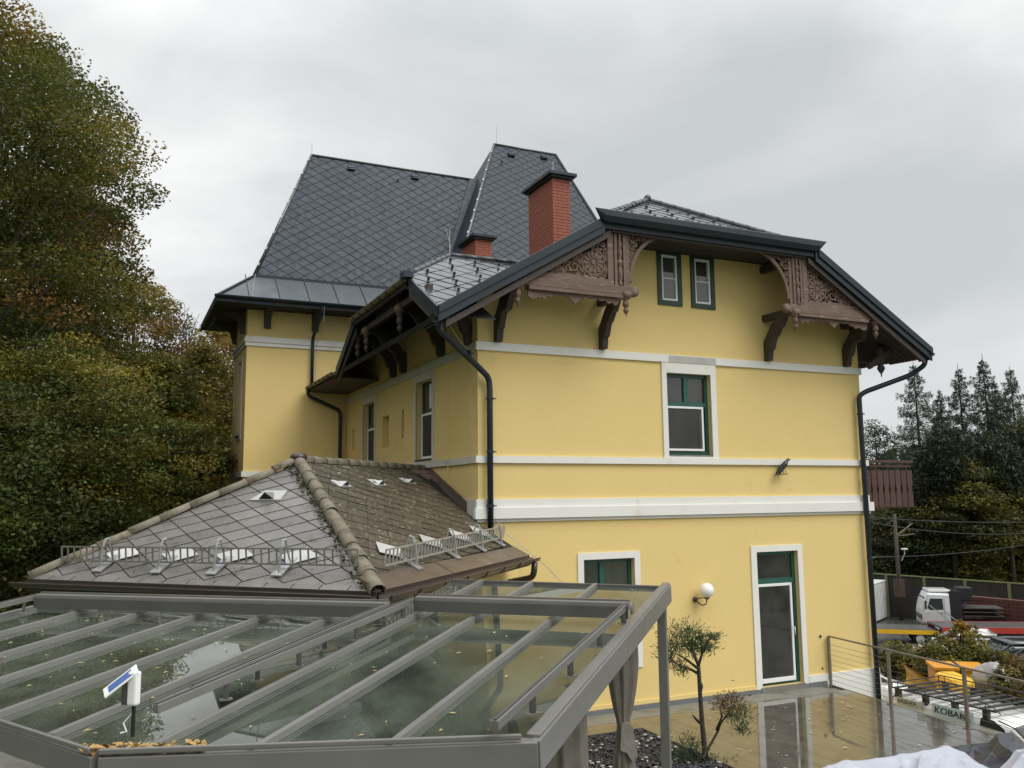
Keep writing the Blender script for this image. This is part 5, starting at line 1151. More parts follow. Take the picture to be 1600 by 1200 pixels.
# tied-back curtains hung on the side beam
def tied(pt, zt, label, r=.15, ztie=None, m_='curtain'):
    cu = thing('outdoor_curtain', label, 'curtain', (pt.x, pt.y, TZ)); mb = MB(); N = 56; rows = []
    ztie = ztie if ztie is not None else .85
    zs_ = [zt-(zt-TZ-.03)*i/36 for i in range(37)]
    for z in zs_:
        if z > ztie: u = (z-ztie)/(zt-ztie); rr = r*(.36+.75*math.sin(min(1, u*1.45)*math.pi*.5)**.8-(.35*max(0, u-.55)))
        else: u = (ztie-z)/(ztie-TZ); rr = r*(.36+.95*u**.65)
        rows.append((z, rr))
    vs = []; fs_ = []
    for j, (z, rr) in enumerate(rows):
        for i in range(N):
            a = 2*math.pi*i/N; k1 = .13*math.sin(9*a+.6*math.sin(z*2))+.07*math.sin(17*a+z*1.3)+.04*math.sin(4*a+z*3); vs.append((pt.x+rr*(1+k1)*math.cos(a)*1.15, pt.y+rr*(1+k1)*math.sin(a)*.85, z))
    for j in range(len(rows)-1):
        for i in range(N): fs_.append((j*N+i, j*N+(i+1) % N, (j+1)*N+(i+1) % N, (j+1)*N+i))
    mb.add(vs, fs_).build('cloth', M[m_], cu, smooth=True, fix=False)
    MB().lathe([(r*.44, -.025), (r*.50, -.01), (r*.50, .01), (r*.44, .025)], (pt.x, pt.y, ztie), V((.1, 0, 1)), 16).build('tie', M[m_], cu, smooth=True)
    # loose flap below the tie
    P = [(pt.x-r*.5, pt.y-r*.55, ztie+.02), (pt.x+r*.55, pt.y-r*.5, ztie-.02), (pt.x+r*.8, pt.y-r*.75, ztie-.30), (pt.x+r*.2, pt.y-r*.95, ztie-.36), (pt.x-r*.3, pt.y-r*.9, ztie-.26), (pt.x-r*.75, pt.y-r*.7, ztie-.24)]
    MB().prism(P, (0, .012, 0)).build('flap', M[m_], cu); return cu
pc = W(-1.15, -.10); pt_ = at_depth(974, 1130, (pc-CAM).dot(_F)); 
tied(V((pt_.x, pt_.y, 0)), pc.z-.1, 'grey-brown curtain tied in the middle hanging under the right pergola beam', .13, pt_.z)
tied(V((W(-3.1, -.35).x, W(-3.1, -.35).y, 0)), W(-3.1, -.35).z-.1, 'pale curtain gathered behind the glass near the front right pergola post', .16, .9)
tied(V((W(-4.3, -2.3).x, W(-4.3, -2.3).y, 0)), W(-4.3, -2.3).z-.1, 'gathered curtain seen through the front panes of the glass roof', .15, .9)
# ================================================================== JUNIPER
def leafmesh(name, pos, nrm, size, col, mname, parent, aspect=.55, dirs=None):
    n = len(pos); pos = np.asarray(pos, float); rs = np.random.RandomState(n)
    if dirs is None:
        a = rs.normal(size=(n, 3)); a -= nrm*(a*nrm).sum(1)[:, None]
    else: a = dirs
    a /= np.linalg.norm(a, axis=1)[:, None]+1e-9; b = np.cross(nrm, a); b /= np.linalg.norm(b, axis=1)[:, None]+1e-9
    s = size[:, None]; v = np.stack([pos-a*s, pos-b*s*aspect, pos+a*s, pos+b*s*aspect], 1).reshape(-1, 3)
    me = bpy.data.meshes.new(name); me.vertices.add(4*n); me.vertices.foreach_set('co', v.ravel()); me.loops.add(4*n); me.loops.foreach_set('vertex_index', np.arange(4*n, dtype=np.int32))
    me.polygons.add(n); me.polygons.foreach_set('loop_start', np.arange(0, 4*n, 4, dtype=np.int32)); me.polygons.foreach_set('loop_total', np.full(n, 4, dtype=np.int32)); me.update(calc_edges=True)
    ca = me.color_attributes.new('leafcol', 'FLOAT_COLOR', 'POINT'); c4 = np.ones((n, 4)); c4[:, :3] = col; ca.data.foreach_set('color', np.repeat(c4, 4, 0).ravel())
    me.materials.append(M[mname]); o = bpy.data.objects.new(name, me); COL.objects.link(o)
    if parent is not None: o.parent = parent; o.location = -wloc(parent)
    return o
jd = (V((2.45, -3.27, TZ))-CAM).dot(_F)
def J(x, y, dd=0): return at_depth(x, y, jd+dd)
jun = thing('juniper_tree', 'small bonsai-like juniper with bare twisted trunk in the gravel bed', 'tree', J(1098, 1195))
tr = MB(); jb = J(1104, 1212); jb.z = TZ
tr.tube([jb, J(1101, 1170), J(1097, 1130), J(1094, 1085), J(1092, 1050), J(1091, 1035)], 0, 8, radii=[.058, .044, .038, .034, .032, .028])
br = [[(1091,1040),(1097,1022),(1096,1005),(1092,988)], [(1091,1038),(1083,1022),(1070,1008),(1062,992)], [(1090,1052),(1078,1045),(1062,1040),(1048,1030)], [(1097,1020),(1104,1002),(1112,997),(1118,992)], [(1091,1045),(1072,1030),(1058,1022)], [(1098,1185),(1112,1160),(1122,1142),(1126,1130),(1140,1112),(1148,1100)], [(1120,1140),(1128,1120),(1126,1105)], [(1094,1130),(1086,1122),(1082,1117)], [(1100,1190),(1084,1175),(1076,1160)], [(1094,1085),(1097,1072),(1097,1068)], [(1088,1030),(1080,1012),(1082,996)]]
for b_ in br:
    p3 = [J(x, y, .15*math.sin(i*2+x)) for i, (x, y) in enumerate(b_)]; tr.tube(p3, 0, 6, radii=[.021*(1-.7*i/(len(p3)-1))+.004 for i in range(len(p3))])
tr.build('trunk', M['trunk'], jun, smooth=True)
cl_ = [(1060,990,26,17),(1078,985,20,15),(1047,1008,18,14),(1066,1012,24,12),(1085,1003,20,14),(1100,998,18,12),(1042,1025,12,10),(1056,1036,16,10),(1066,1048,10,8),(1095,1015,14,10),(1115,994,10,5),(1108,1010,10,6),(1036,1015,8,8), (1128,1098,14,10),(1146,1092,16,12),(1160,1108,14,14),(1152,1122,18,12),(1160,1140,10,9),(1140,1108,16,10), (1078,1160,20,14),(1064,1178,18,12),(1088,1178,18,12),(1070,1192,26,12),(1125,1196,20,8),(1150,1200,20,8)]
P_, D_, C_, S_ = [], [], [], []; rs = np.random.RandomState(5)
for cx, cy, rx, ry in cl_:
    c = np.array(J(cx, cy)); k_ = int(15*rx); mpx = jd/FPX
    for i in range(k_):
        o = rs.normal(size=3)*np.array([.62, .50, .62]); p = c+np.array(_R)*o[0]*rx*mpx+np.array(_U)*o[1]*ry*mpx+np.array(_F)*o[2]*rx*mpx
        d_ = np.array(_U)*1.0+np.array(_R)*o[0]*1.4+rs.normal(size=3)*.5; P_.append(p); D_.append(d_); S_.append(rs.uniform(.018, .052))
        g = rs.uniform(.6, 1.4); brown = (1118 < cx < 1150 and rs.rand() < .5 and cy < 1125)
        C_.append(np.array([.20, .085, .035])*g if brown else np.array([.048, .085, .034])*g)
P_, D_, C_, S_ = map(np.array, (P_, D_, C_, S_)); N_ = rs.normal(size=P_.shape); N_ -= D_*(N_*D_).sum(1)[:, None]/(D_*D_).sum(1)[:, None]; N_ /= np.linalg.norm(N_, axis=1)[:, None]
leafmesh('foliage', P_, N_, S_, C_, 'needle', jun, .16, D_)
# ================================================================== TARPAULINS
def tarp(name, label, ridge, m_, wfront, wback, seed, amp=1.0):
    rs = np.random.RandomState(seed); NR = 150; NC = 90; rp_ = [V(p) for p in ridge]; L = [0]
    for i in range(1, len(rp_)): L.append(L[-1]+(rp_[i]-rp_[i-1]).length)
    vs = []; fs_ = []; side = ((rp_[-1]-rp_[0]).cross(Z_)).normalized(); side = side if side.dot(_F) < 0 else -side; dl_ = (rp_[-1]-rp_[0]).normalized()
    for i in range(NR+1):
        s = L[-1]*i/NR; k_ = max(j for j in range(len(L)) if L[j] <= s+1e-9); k_ = min(k_, len(rp_)-2); t = (s-L[k_])/(L[k_+1]-L[k_]); t = t*t*(3-2*t)*.4+t*.6; p = rp_[k_]*(1-t)+rp_[k_+1]*t
        for j in range(NC+1):
            w = -wback+(wfront+wback)*j/NC; top = p.z
            if w < 0: z = top-(min(1, -w/.25)**1.5)*.10-max(0, (-w-.20))*3.2
            else: z = top-.16*w-max(0, w-wfront*.72)*3.0
            wr = -.07*abs(math.sin(s*2.3+w*2.7+seed))**.6-.055*abs(math.sin(s*4.1-w*3.3+seed*2))**.5-.035*abs(math.sin(s*9.0+w*7.0))**.6-.012*abs(math.sin(w*17-s*6))+.05
            wr = wr*amp; q = p+side*w+dl_*(.04*math.sin(w*7+s*4)); vs.append((q.x, q.y, max(TZ+.02, z+wr*min(1, abs(w)*5+.3))))
    for i in range(NR):
        for j in range(NC): a = i*(NC+1)+j; fs_.append((a, a+1, a+NC+2, a+NC+1))
    o = MB().add(vs, fs_).build(name, M[m_], None, smooth=True, fix=False); tag(o, label, 'tarpaulin'); return o
def DD(x, y, d): return at_depth(x, y, d)
tarp('white_tarpaulin', 'crumpled white tarpaulin over furniture at the lower right, with a raised fold', [DD(1215, 1213, 10.2), DD(1290, 1193, 10.4), DD(1400, 1176, 10.7), DD(1486, 1163, 11.0), DD(1512, 1172, 11.0), DD(1535, 1190, 10.8), DD(1560, 1222, 10.5)], 'tarp', 1.3, .3, 1)
tarp('white_tarpaulin', 'second white tarpaulin cut by the lower right corner of the view', [DD(1572, 1205, 9.2), DD(1592, 1176, 9.3), DD(1640, 1150, 9.6), DD(1700, 1150, 9.8)], 'tarp', .9, .25, 5)
tarp('black_tarpaulin', 'crumpled black plastic sheet between the two white tarpaulins', [DD(1478, 1168, 11.6), DD(1510, 1163, 11.6), DD(1543, 1158, 11.5), DD(1556, 1144, 11.5), DD(1585, 1143, 11.5), DD(1600, 1158, 11.4), DD(1650, 1170, 11.4)], 'tarpd', .9, .3, 9, .45)
# fold band on the white tarp
# ================================================================== GROUND
GZ = -2.72
gx = [-400, -160, -80, -50, -35, -25, -20, -16, -13, -11, -9.6, -8, -4, 0, 6, 8, 10, 14, 20, 30, 40, 60, 100, 200, 500]; gyv = [-200, -60, -25, -12, -6, 0, 5, 10, 14, 17, 20, 25, 32, 40, 50, 60, 80, 120, 250, 600]
def hz(x, y):
    s = lambda t: max(0, min(1, t))**2*(3-2*max(0, min(1, t)))
    left = s((-x-2)/7.0); hill = s((-x-9)/60.0)*24+s((y-20)/80)*s((6-x)/30)*8
    base = GZ+2.5*max(left, s((y-14)/8)*s((6-x)/6))
    return base+hill+s((y-70)/400)*6
vs = [(x, y, hz(x, y)) for y in gyv for x in gx]; n_ = len(gx)
ground = struct(MB().add(vs, [(j*n_+i, j*n_+i+1, (j+1)*n_+i+1, (j+1)*n_+i) for j in range(len(gyv)-1) for i in range(n_-1)]).build('ground', M['grass'], None, smooth=True, fix=False))
car_park = struct(MB().box((9.9, -25, GZ+.0), (41, 27, GZ+.02)).build('car_park', M['asphalt'], None))
# ================================================================== VEHICLES
def loft(mb, rings):
    n = len(rings[0]); base = len(mb.v)
    for r_ in rings: mb.v += [tuple(p) for p in r_]
    for i in range(len(rings)-1):
        for j in range(n): mb.f.append((base+i*n+j, base+i*n+(j+1) % n, base+(i+1)*n+(j+1) % n, base+(i+1)*n+j))
    mb.f.append(tuple(base+j for j in range(n))[::-1]); mb.f.append(tuple(base+(len(rings)-1)*n+j for j in range(n))); return mb
def ring(x, w, zb, zt, wt, r=.12, belt=None):
    belt = belt if belt is not None else (zb+zt)/2
    h = [(w*.93, zb), (w, zb+.12), (w, belt), (wt+.01, zt-r), (wt-r*.35, zt-r*.3), (wt-r, zt), (wt*.45, zt+.015)]
    return [(x, a, c) for a, c in h]+[(x, -a, c) for a, c in reversed(h)]
def place(root_thing, loc, heading, sc=1.0):      # heading: direction of the nose, degrees clockwise from +Y
    root_thing.scale = (sc, sc, sc); root_thing.location = loc; root_thing.rotation_euler = (0, 0, math.radians(90-heading))
def part(mb, name, m_, parent, **k): return mb.build(name, M[m_], parent, world=False, **k)
def wheel(parent, x, y, r=.31, w=.2):
    o = 1 if y > 0 else -1
    t = part(MB().lathe([(r*.6, -w/2), (r*.95, -w/2), (r, -w*.35), (r, w*.35), (r*.95, w/2), (r*.6, w/2)], (x, y, r), Y_, 20), 'wheel', 'black', parent, smooth=True)
    mb = MB().lathe([(.0, 0), (r*.60, .0), (r*.62, .02), (0, .03)], (x, y+o*w*.48, r), Y_*o, 16); part(mb, 'hub', 'carsilver', t)
def car(label, kind, m_, loc, heading, L=4.5, W_=1.78, H=1.45, wagon=False, group=None, cat='car'):
    t = thing(kind, label, cat, (0, 0, 0), group); f, r_ = L/2, -L/2; hw = W_/2
    B = [(r_, .82, .35, .78), (r_+.12, .90, .28, .92), (r_+.6, .98, .22, .98 if wagon else .95), (-.6, 1.0, .20, .96), (.5, 1.0, .20, .93), (1.05, .99, .22, .90), (f-.5, .94, .24, .78), (f-.12, .86, .28, .66), (f, .74, .35, .55)]
    part(loft(MB(), [ring(x, hw*a, zb, zt, hw*a*.93, .10, zt-.15) for x, a, zb, zt in B]), 'body', m_, t, smooth=True)
    rb = r_+(.18 if wagon else .75); rt = r_+(.55 if wagon else 1.35)
    gh = [(rb, .86, .90, .93, .82), (rt, .90, .88, H-.05, .70), (-.2, .92, .88, H-.02, .72), (.25, .92, .88, H-.04, .72), (1.15, .86, .84, .90, .80)]
    part(loft(MB(), [ring(x, hw*a, zb, zt, hw*wt, .06, zb+.1) for x, a, zb, zt, wt in gh]), 'glasshouse', 'carglass', t, smooth=True)
    rf = [(rt-.08, .72, H-.09, H-.06, .70), (rt+.3, .76, H-.09, H-.0, .70), (-.1, .78, H-.09, H+.012, .72), (.42, .76, H-.12, H-.05, .70)]
    part(loft(MB(), [ring(x, hw*a, zb, zt, hw*wt, .05, zb+.03) for x, a, zb, zt, wt in rf]), 'roof', m_, t, smooth=True)
    for s in (1, -1):
        for xa, xb in ((.42, 1.10), (-.22, -.28), (rt, rb)):
            part(MB().beam((xa, s*hw*.76, H-.10), (xb, s*hw*.90, .93), .05, .06), 'pillar', m_, t)
        part(MB().tube([(rb+.08, s*hw*.935, .94), (rt-.02, s*hw*.80, H-.12), (.3, s*hw*.80, H-.11), (1.12, s*hw*.92, .93), (rb+.08, s*hw*.945, .93)], .014, 5), 'window_trim', 'chrome', t)
        for x in (f-.85, r_+.8): wheel(t, x, s*(hw-.09))
        part(MB().box((f-.35, s*hw*.55-.14, .55), (f-.10, s*hw*.55+.20, .68)), 'headlight', 'chrome', t); part(MB().box((r_-.005, s*hw*.62-.16, .68), (r_+.1, s*hw*.62+.16, .84)), 'tail_light', 'redp', t)
        part(MB().sphere((.95, s*(hw+.09), .98), .09, 8, 6, (.7, 1, .7)), 'mirror', m_, t, smooth=True)
    place(t, loc, heading); return t
def gp_(x, d, z=GZ+.02): p = at_depth(x, 900, d); return V((p.x, p.y, z))
# ---- the white van by the terrace
van = thing('delivery_van', 'white panel van with black roof rack and pale blue lettering panel beside the terrace', 'van', (0, 0, 0))
VX0, VX1, VYR, VZ, VT = 10.55, 12.38, .50, GZ+.02, -.64
def vring(y, zb, zt, inset=0.0, r=.14):
    a, b = VX0+inset, VX1-inset; belt = min(zt-.25, -1.25)
    h = [(a+.04, zb), (a, zb+.15), (a, belt), (a+.05, zt-r), (a+.08, zt-r*.45), (a+r+.03, zt), (a+.6, zt+.03)]
    k_ = [(b-(x-a), z) for x, z in reversed(h)]; return [(x, y, z) for x, z in h+k_]
vr = [vring(VYR, VZ+.35, VT-.22, .05), vring(VYR-.06, VZ+.28, VT-.03, .01), vring(VYR-.5, VZ+.22, VT), vring(-1.0, VZ+.22, VT+.01), vring(-2.0, VZ+.22, VT), vring(-2.55, VZ+.22, VT-.05, .01)]
MBv = loft(MB(), vr); MBv.build('body', M['carwhite'], van, smooth=True)
low = [vring(-2.549, VZ+.22, -1.62, .0), vring(-3.2, VZ+.22, -1.60, .01), vring(-3.5, VZ+.22, -1.66, .02), vring(-4.05, VZ+.24, -1.85, .05), vring(-4.3, VZ+.3, -2.05, .12)]
loft(MB(), low).build('bonnet', M['carwhite'], van, smooth=True)
cab = [vring(-2.56, -1.65, VT-.055, .03), vring(-2.75, -1.65, VT-.14, .05), vring(-3.35, -1.66, -1.50, .05)]
loft(MB(), [[(x, y, max(z, -1.66)) for x, y, z in r_] for r_ in cab]).build('windscreen', M['carglass'], van, smooth=True)
for s in (0, 1):
    xx = VX0+.035 if s == 0 else VX1-.035
    MB().tube([(xx+(.06 if not s else -.06), -2.55, VT-.10), (xx+(.04 if not s else -.04), -2.85, VT-.27), (xx, -3.38, -1.56)], .05, 6).build('pillar', M['carwhite'], van, smooth=True)
    x0_ = VX0-.008 if s == 0 else VX1+.008
    pts_ = [on_x(px, py, VX0) for px, py in ((1533, 1121), (1531, 1134), (1572, 1146), (1569, 1139), (1553, 1126))]
    MB().prism([V((x0_, p.y, p.z)) for p in pts_], (.006 if s else -.004, 0, 0)).build('door_window', M['carglass'], van)
    for y in (-.25, -3.35):
        w = MB().lathe([(.0, -.1), (.2, -.1), (.33, -.09), (.34, 0), (.33, .1), (.0, .1)], (VX0+.10 if not s else VX1-.10, y, VZ+.33), X_, 18).build('wheel', M['black'], van, smooth=True)
MB().box((VX0-.16, -2.95, -1.5), (VX0-.01, -2.85, -1.25)).build('mirror', M['blackmetal'], van, bevel=.02)
for (a, b, z0) in ((.35, -1.0, -.78), (-1.05, -2.35, -.78)): MB().box((VX0-.006, b, -.895), (VX0+.01, a, -.885)).build('door_seam', M['alud'], van)
MB().box((VX0-.004, -1.04, VZ+.4), (VX0+.004, -1.025, -.86)).box((VX0-.004, -2.36, VZ+.4), (VX0+.004, -2.345, -.86)).build('door_seam', M['alud'], van)
MB().box((11.0, .49, -1.55), (11.9, .51, -1.0)).build('rear_window', M['carglass'], van); MB().box((VX0+.02, .44, -1.25), (VX0+.10, .515, -.95)).build('tail_light', M['redp'], van)
def sign_on_side(pxa, pya, pxb, pyb, m_, nm):
    a, b = on_x(pxa, pya, VX0), on_x(pxb, pya+15, VX0); b.z = on_x(pxa, pyb, VX0).z; o = MB().box((VX0-.006, min(a.y, b.y), min(a.z, b.z)), (VX0-.001, max(a.y, b.y), max(a.z, b.z))).build(nm, M[m_], van); return o, max(a.y, b.y), max(a.z, b.z), min(a.y, b.y), min(a.z, b.z)
sg1 = sign_on_side(1401, 1088, 1444, 1099, 'signgrey', 'sign_panel'); sg2 = sign_on_side(1456, 1098, 1521, 1116, 'signblue', 'sign_panel')
def lettering(txt, y0, z0, size, parent, width=None, shear=.12, bold=.02, nm='lettering', x=VX0-.008):
    cu = bpy.data.curves.new('txt', 'FONT'); cu.body = txt; cu.size = size; cu.shear = shear; cu.offset = bold*size*.35; cu.extrude = .002; ob = bpy.data.objects.new('txt', cu)
    COL.objects.link(ob); dg = bpy.context.evaluated_depsgraph_get(); me = bpy.data.meshes.new_from_object(ob.evaluated_get(dg)); COL.objects.unlink(ob); bpy.data.objects.remove(ob)
    xs = [v.co.x for v in me.vertices]; wd = max(xs)-min(xs); k_ = (width/wd) if width else 1
    for v in me.vertices:
        a, b, c = v.co; v.co = (x-c, y0-(a-min(xs))*k_, z0+b)
    me.materials.clear(); me.materials.append(M['ink']); me.name = nm; o = bpy.data.objects.new(nm, me); COL.objects.link(o); o.parent = parent; o.location = -wloc(parent); return o
a_ = on_x(1403, 1103, VX0); b_ = on_x(1433, 1107, VX0)
lettering('HAUS-HOF-', sg1[1]-.03, sg1[2]-.115, .115, sg1[0], abs(a_.y-b_.y)*1.0, bold=.03)
lettering('—————', sg1[1]-.25, sg1[4]+.0, .04, sg1[0], .5, bold=.0)
lettering('KOBAN', sg2[1]-.06, sg2[2]-.185, .185, sg2[0], .80, bold=.045)
yy, zz = sg2[3], sg2[4]
mb = MB(); mb.tube([(VX0-.008, yy+.30, zz+.05), (VX0-.008, yy+.30, zz+.11), (VX0-.008, yy+.22, zz+.16), (VX0-.008, yy+.10, zz+.13), (VX0-.008, yy+.08, zz+.05), (VX0-.008, yy+.30, zz+.05)], .007, 5)
for i in range(3): mb.beam((VX0-.009, yy+.11+i*.06, zz+.05), (VX0-.009, yy+.11+i*.06, zz+.12), .006, .012)
mb.beam((VX0-.009, yy+.28, zz+.09), (VX0-.009, yy+.09, zz+.09), .006, .014); mb.build('emblem', M['ink'], sg2[0])
# roof rack
rk = MB().beam((VX0+.14, .46, -.47), (VX0+.14, -2.2, -.47), .03, .03).beam((VX1-.14, .46, -.47), (VX1-.14, -2.2, -.47), .03, .03).build('roof_rack', M['blackmetal'], van)
mb = MB()
for x in (VX0+.14, VX1-.14):
    mb.tube([(x, .46, -.46), (x, .46, -.36), (x, .40, -.33), (x, -1.9, -.33), (x, -2.15, -.40), (x, -2.3, -.50)], .013, 6)
    for i in range(4): mb.beam((x, .3-i*.75, -.47), (x, .3-i*.75, -.33), .012, .012)
mb.tube([(VX0+.14, .45, -.36), (VX1-.14, .45, -.36)], .013, 6); mb.build('guard_rail', M['blackmetal'], rk)
for i in range(10): MB().box((VX0+.14, .40-i*.28-.05, -.475), (VX1-.14, .40-i*.28+.05, -.455)).build('rack_slat', M['blackmetal'], rk)
for i in range(4): MB().box((VX0+.08, .28-i*.75-.06, VT-.03), (VX0+.18, .28-i*.75+.06, -.47)).build('rack_foot', M['blackmetal'], rk); MB().box((VX1-.18, .28-i*.75-.06, VT-.03), (VX1-.08, .28-i*.75+.06, -.47)).build('rack_foot', M['blackmetal'], rk)
for i in range(5): MB().box((VX0+.15, .35-i*.5, VT+.012), (VX1-.15, .35-i*.5+.02, VT+.032)).build('roof_rib', M['carwhite'], van)
MB().tube([(VX0+.12, -2.25, VT+.01), (VX0+.10, -2.6, VT-.05), (VX0+.06, -2.9, VT-.24), (VX0+.03, -3.4, -1.53)], .014, 6).build('drip_rail', M['blackmetal'], van)
# ---- parked cars
car('white saloon car mostly hidden behind the autumn bushes, nose to the left', 'parked_car', 'carwhite', gp_(1500, 33.5), -50, 4.5)
car('anthracite estate car behind the bushes with a chrome window line', 'parked_car', 'cardark', gp_(1572, 31.5), -62, 4.7, wagon=True)
car('dark blue estate car at the right edge of the view in the car park', 'parked_car', 'carblue', gp_(1628, 29.5), -66, 4.7, wagon=True)
car('white car with its bonnet showing past the corner of the villa', 'parked_car', 'carwhite', gp_(1312, 28), 112, 4.3, H=1.5)
# ---- white tractor cab
tk = thing('truck', 'small white truck cab with black equipment and open chassis behind it', 'truck', (0, 0, 0))
part(loft(MB(), [ring(-.75, 1.05, .75, 2.75, .95, .12, 1.6), ring(.55, 1.05, .75, 2.78, .95, .12, 1.6), ring(.80, 1.03, .75, 2.3, .92, .12, 1.5), ring(.95, 1.0, .80, 1.65, .92, .1, 1.3)]), 'cab', 'carsilver', tk, smooth=False)
for s in (1, -1): part(MB().prism([(-.35, s*1.045, 1.72), (.45, s*1.045, 1.68), (.62, s*1.03, 1.80), (.42, s*.99, 2.42), (-.32, s*.99, 2.42)], (0, s*.012, 0)), 'side_window', 'carglass', tk)
part(MB().box((-.9, -.8, 2.80), (.5, .8, 2.98)), 'roof_beacon_box', 'carwhite', tk, bevel=.05)
part(MB().box((-1.5, -.95, .8), (-.78, .95, 2.9)), 'tool_rack', 'blackmetal', tk); part(MB().box((-2.3, -.5, 2.2), (-1.4, .5, 3.15)), 'crane_base', 'blackmetal', tk, bevel=.1)
part(MB().beam((-4.9, -.5, .85), (.4, -.5, .85), .12, .2).beam((-4.9, .5, .85), (.4, .5, .85), .12, .2), 'chassis', 'blackmetal', tk)
for i in range(3): part(MB().box((-4.0, -.9, 1.3+i*.25), (-1.6, .9, 1.34+i*.25)), 'rack_shelf', 'alud', tk)
for x in (.3, -3.2):
    for s in (1, -1): wheel(tk, x, s*.92, .48, .28)
for s in (1, -1):
    part(MB().box((-.42, s*1.052-.004, 1.0), (-.40, s*1.052+.004, 2.5)), 'door_seam', 'alud', tk); part(MB().box((-.3, s*1.055-.006, 1.48), (-.12, s*1.055+.006, 1.53)), 'door_handle', 'blackmetal', tk)
    part(MB().beam((.62, s*1.05, 2.2), (.80, s*1.32, 2.2), .03, .03), 'mirror_arm', 'blackmetal', tk); part(MB().box((.74, s*1.3-.06, 1.75), (.84, s*1.3+.06, 2.3)), 'mirror', 'blackmetal', tk)
part(MB().box((.3, -1.04, .45), (1.02, 1.04, .80)), 'bumper', 'alud', tk); part(MB().box((.86, -.8, 1.05), (.985, .8, 1.35)), 'grille', 'blackmetal', tk); part(MB().prism([(.835, -.85, 1.75), (.835, .85, 1.75), (.72, .8, 2.5), (.72, -.8, 2.5)], (.03, 0, 0)), 'windscreen', 'carglass', tk)
place(tk, gp_(1456, 42), -52, .72)
# ---- flatbed with red side
fb = thing('flatbed_trailer', 'long flatbed trailer with a red edge beam parked in front of the stone wall', 'trailer', (0, 0, 0))
part(MB().box((-5, -1.1, .95), (5, 1.1, 1.05)), 'deck', 'alud', fb); part(MB().box((-5, 1.1, .78), (5, 1.18, 1.06)).box((-5, -1.18, .78), (5, -1.1, 1.06)), 'side_beam', 'redp', fb)
for s in (1, -1): part(MB().beam((-4.85, s*1.0, 1.9), (-3.9, s*1.0, 1.08), .05, .05), 'stay', 'zinc', fb)
for x in (-3.4, 2.0, 3.0):
    for s in (1, -1): wheel(fb, x, s*.95, .42, .26)
place(fb, gp_(1612, 38.5), 122, .85)
rd = thing('red_machine', 'small red machine standing behind the flatbed trailer', 'machine', (0, 0, 0)); part(MB().box((-.25, -.2, 0), (.25, .2, 1.1)), 'body', 'redp', rd); part(MB().box((-.5, -.15, 1.1), (.2, .15, 1.4)), 'head', 'redp', rd); part(MB().beam((-.2, 0, .1), (.9, 0, .1), .08, .08), 'arm', 'redp', rd); rd.scale = (.36, .36, .36); rd.location = gp_(1577, 42.2)+V((0, 0, 1.0))
yb = thing('yellow_flatbed', 'low flatbed with yellow edge in front of the white container', 'trailer', (0, 0, 0)); part(MB().box((-2.6, -1, .75), (2.6, 1, .85)), 'deck', 'alud', yb); part(MB().box((-2.6, 1, .6), (2.6, 1.06, .82)).box((-2.6, -1.06, .6), (2.6, -1, .82)), 'side_beam', 'yellowp', yb)
for x in (-1.6, 1.6):
    for s in (1, -1): wheel(yb, x, s*.85, .35, .22)
place(yb, gp_(1380, 40), 130, .8)
# ---- white site container
ct = thing('site_container', 'white ribbed site container beside the truck cab', 'container', (0, 0, 0))
part(MB().box((-3, -1.2, .1), (3, 1.2, 2.5)), 'box', 'container', ct, bevel=.04); part(MB().box((-3.03, -1.23, 2.5), (3.03, 1.23, 2.62)), 'roof', 'container', ct, bevel=.03)
for i in range(16): part(MB().box((-2.9+i*.37, -1.235, .25), (-2.75+i*.37, -1.2, 2.35)), 'rib', 'container', ct)
part(MB().box((3.0, -.75, 1.1), (3.03, -.35, 2.1)), 'window', 'carglass', ct); part(MB().box((3.0, .1, .2), (3.04, .95, 2.2)), 'door', 'whitemetal', ct)
place(ct, gp_(1335, 46), 62, .78)
# ---- orange and yellow winter equipment
sp = thing('salt_spreader', 'orange salt spreader box with a dark strap behind the white van', 'salt spreader', (0, 0, 0))
part(MB().box((-.85, -.6, .55), (.85, .6, 1.5)), 'hopper', 'orange', sp, bevel=.03); part(MB().prism([(-.9, -.66, 1.5), (.9, -.66, 1.5), (.9, .66, 1.5), (-.9, .66, 1.5)], (0, 0, .12)), 'lid', 'orange', sp, bevel=.02)
part(MB().box((-.03, -.67, .5), (.05, .67, 1.64)), 'strap', 'black', sp); part(MB().box((-.55, -.625, .95), (.0, -.60, 1.25)), 'label_plate', 'bronze', sp); part(MB().box((.45, -.63, .3), (.9, -.6, 1.1)), 'outlet', 'bronze', sp)
for x in (-.7, .7): part(MB().box((x-.06, -.5, 0), (x+.06, .5, .55)), 'leg', 'orange', sp)
place(sp, gp_(1484, 27)+V((0, 0, .12)), 128, .85)
yl = thing('snow_blade', 'bright yellow curved snow blade lying between spreader and van', 'snow plough', (0, 0, 0))
rows = []; vs = []; fs_ = []
for i in range(9):
    a = -.7+i*.19; vs += [(-1.1, .4*math.cos(a)-.8, .6+.42*math.sin(a)), (1.1, .36*math.cos(a)-.8, .45+.38*math.sin(a)), (-1.1, .44*math.cos(a)-.8, .6+.46*math.sin(a)), (1.1, .40*math.cos(a)-.8, .45+.42*math.sin(a))]
for i in range(8): a = 4*i; b = a+4; fs_ += [(a, a+1, b+1, b), (a+2, b+2, b+3, a+3), (a, b, b+2, a+2), (a+1, a+3, b+3, b+1)]
part(MB().add(vs, fs_), 'blade', 'yellowp', yl); part(MB().box((-.4, .05, .25), (.75, .8, .85)), 'cover', 'yellowp', yl, bevel=.18)
part(MB().box((-.6, -.6, -1.0), (.8, .2, .4)), 'support', 'black', yl)
place(yl, gp_(1452, 24.5)+V((0, 0, .95)), 205, .95)
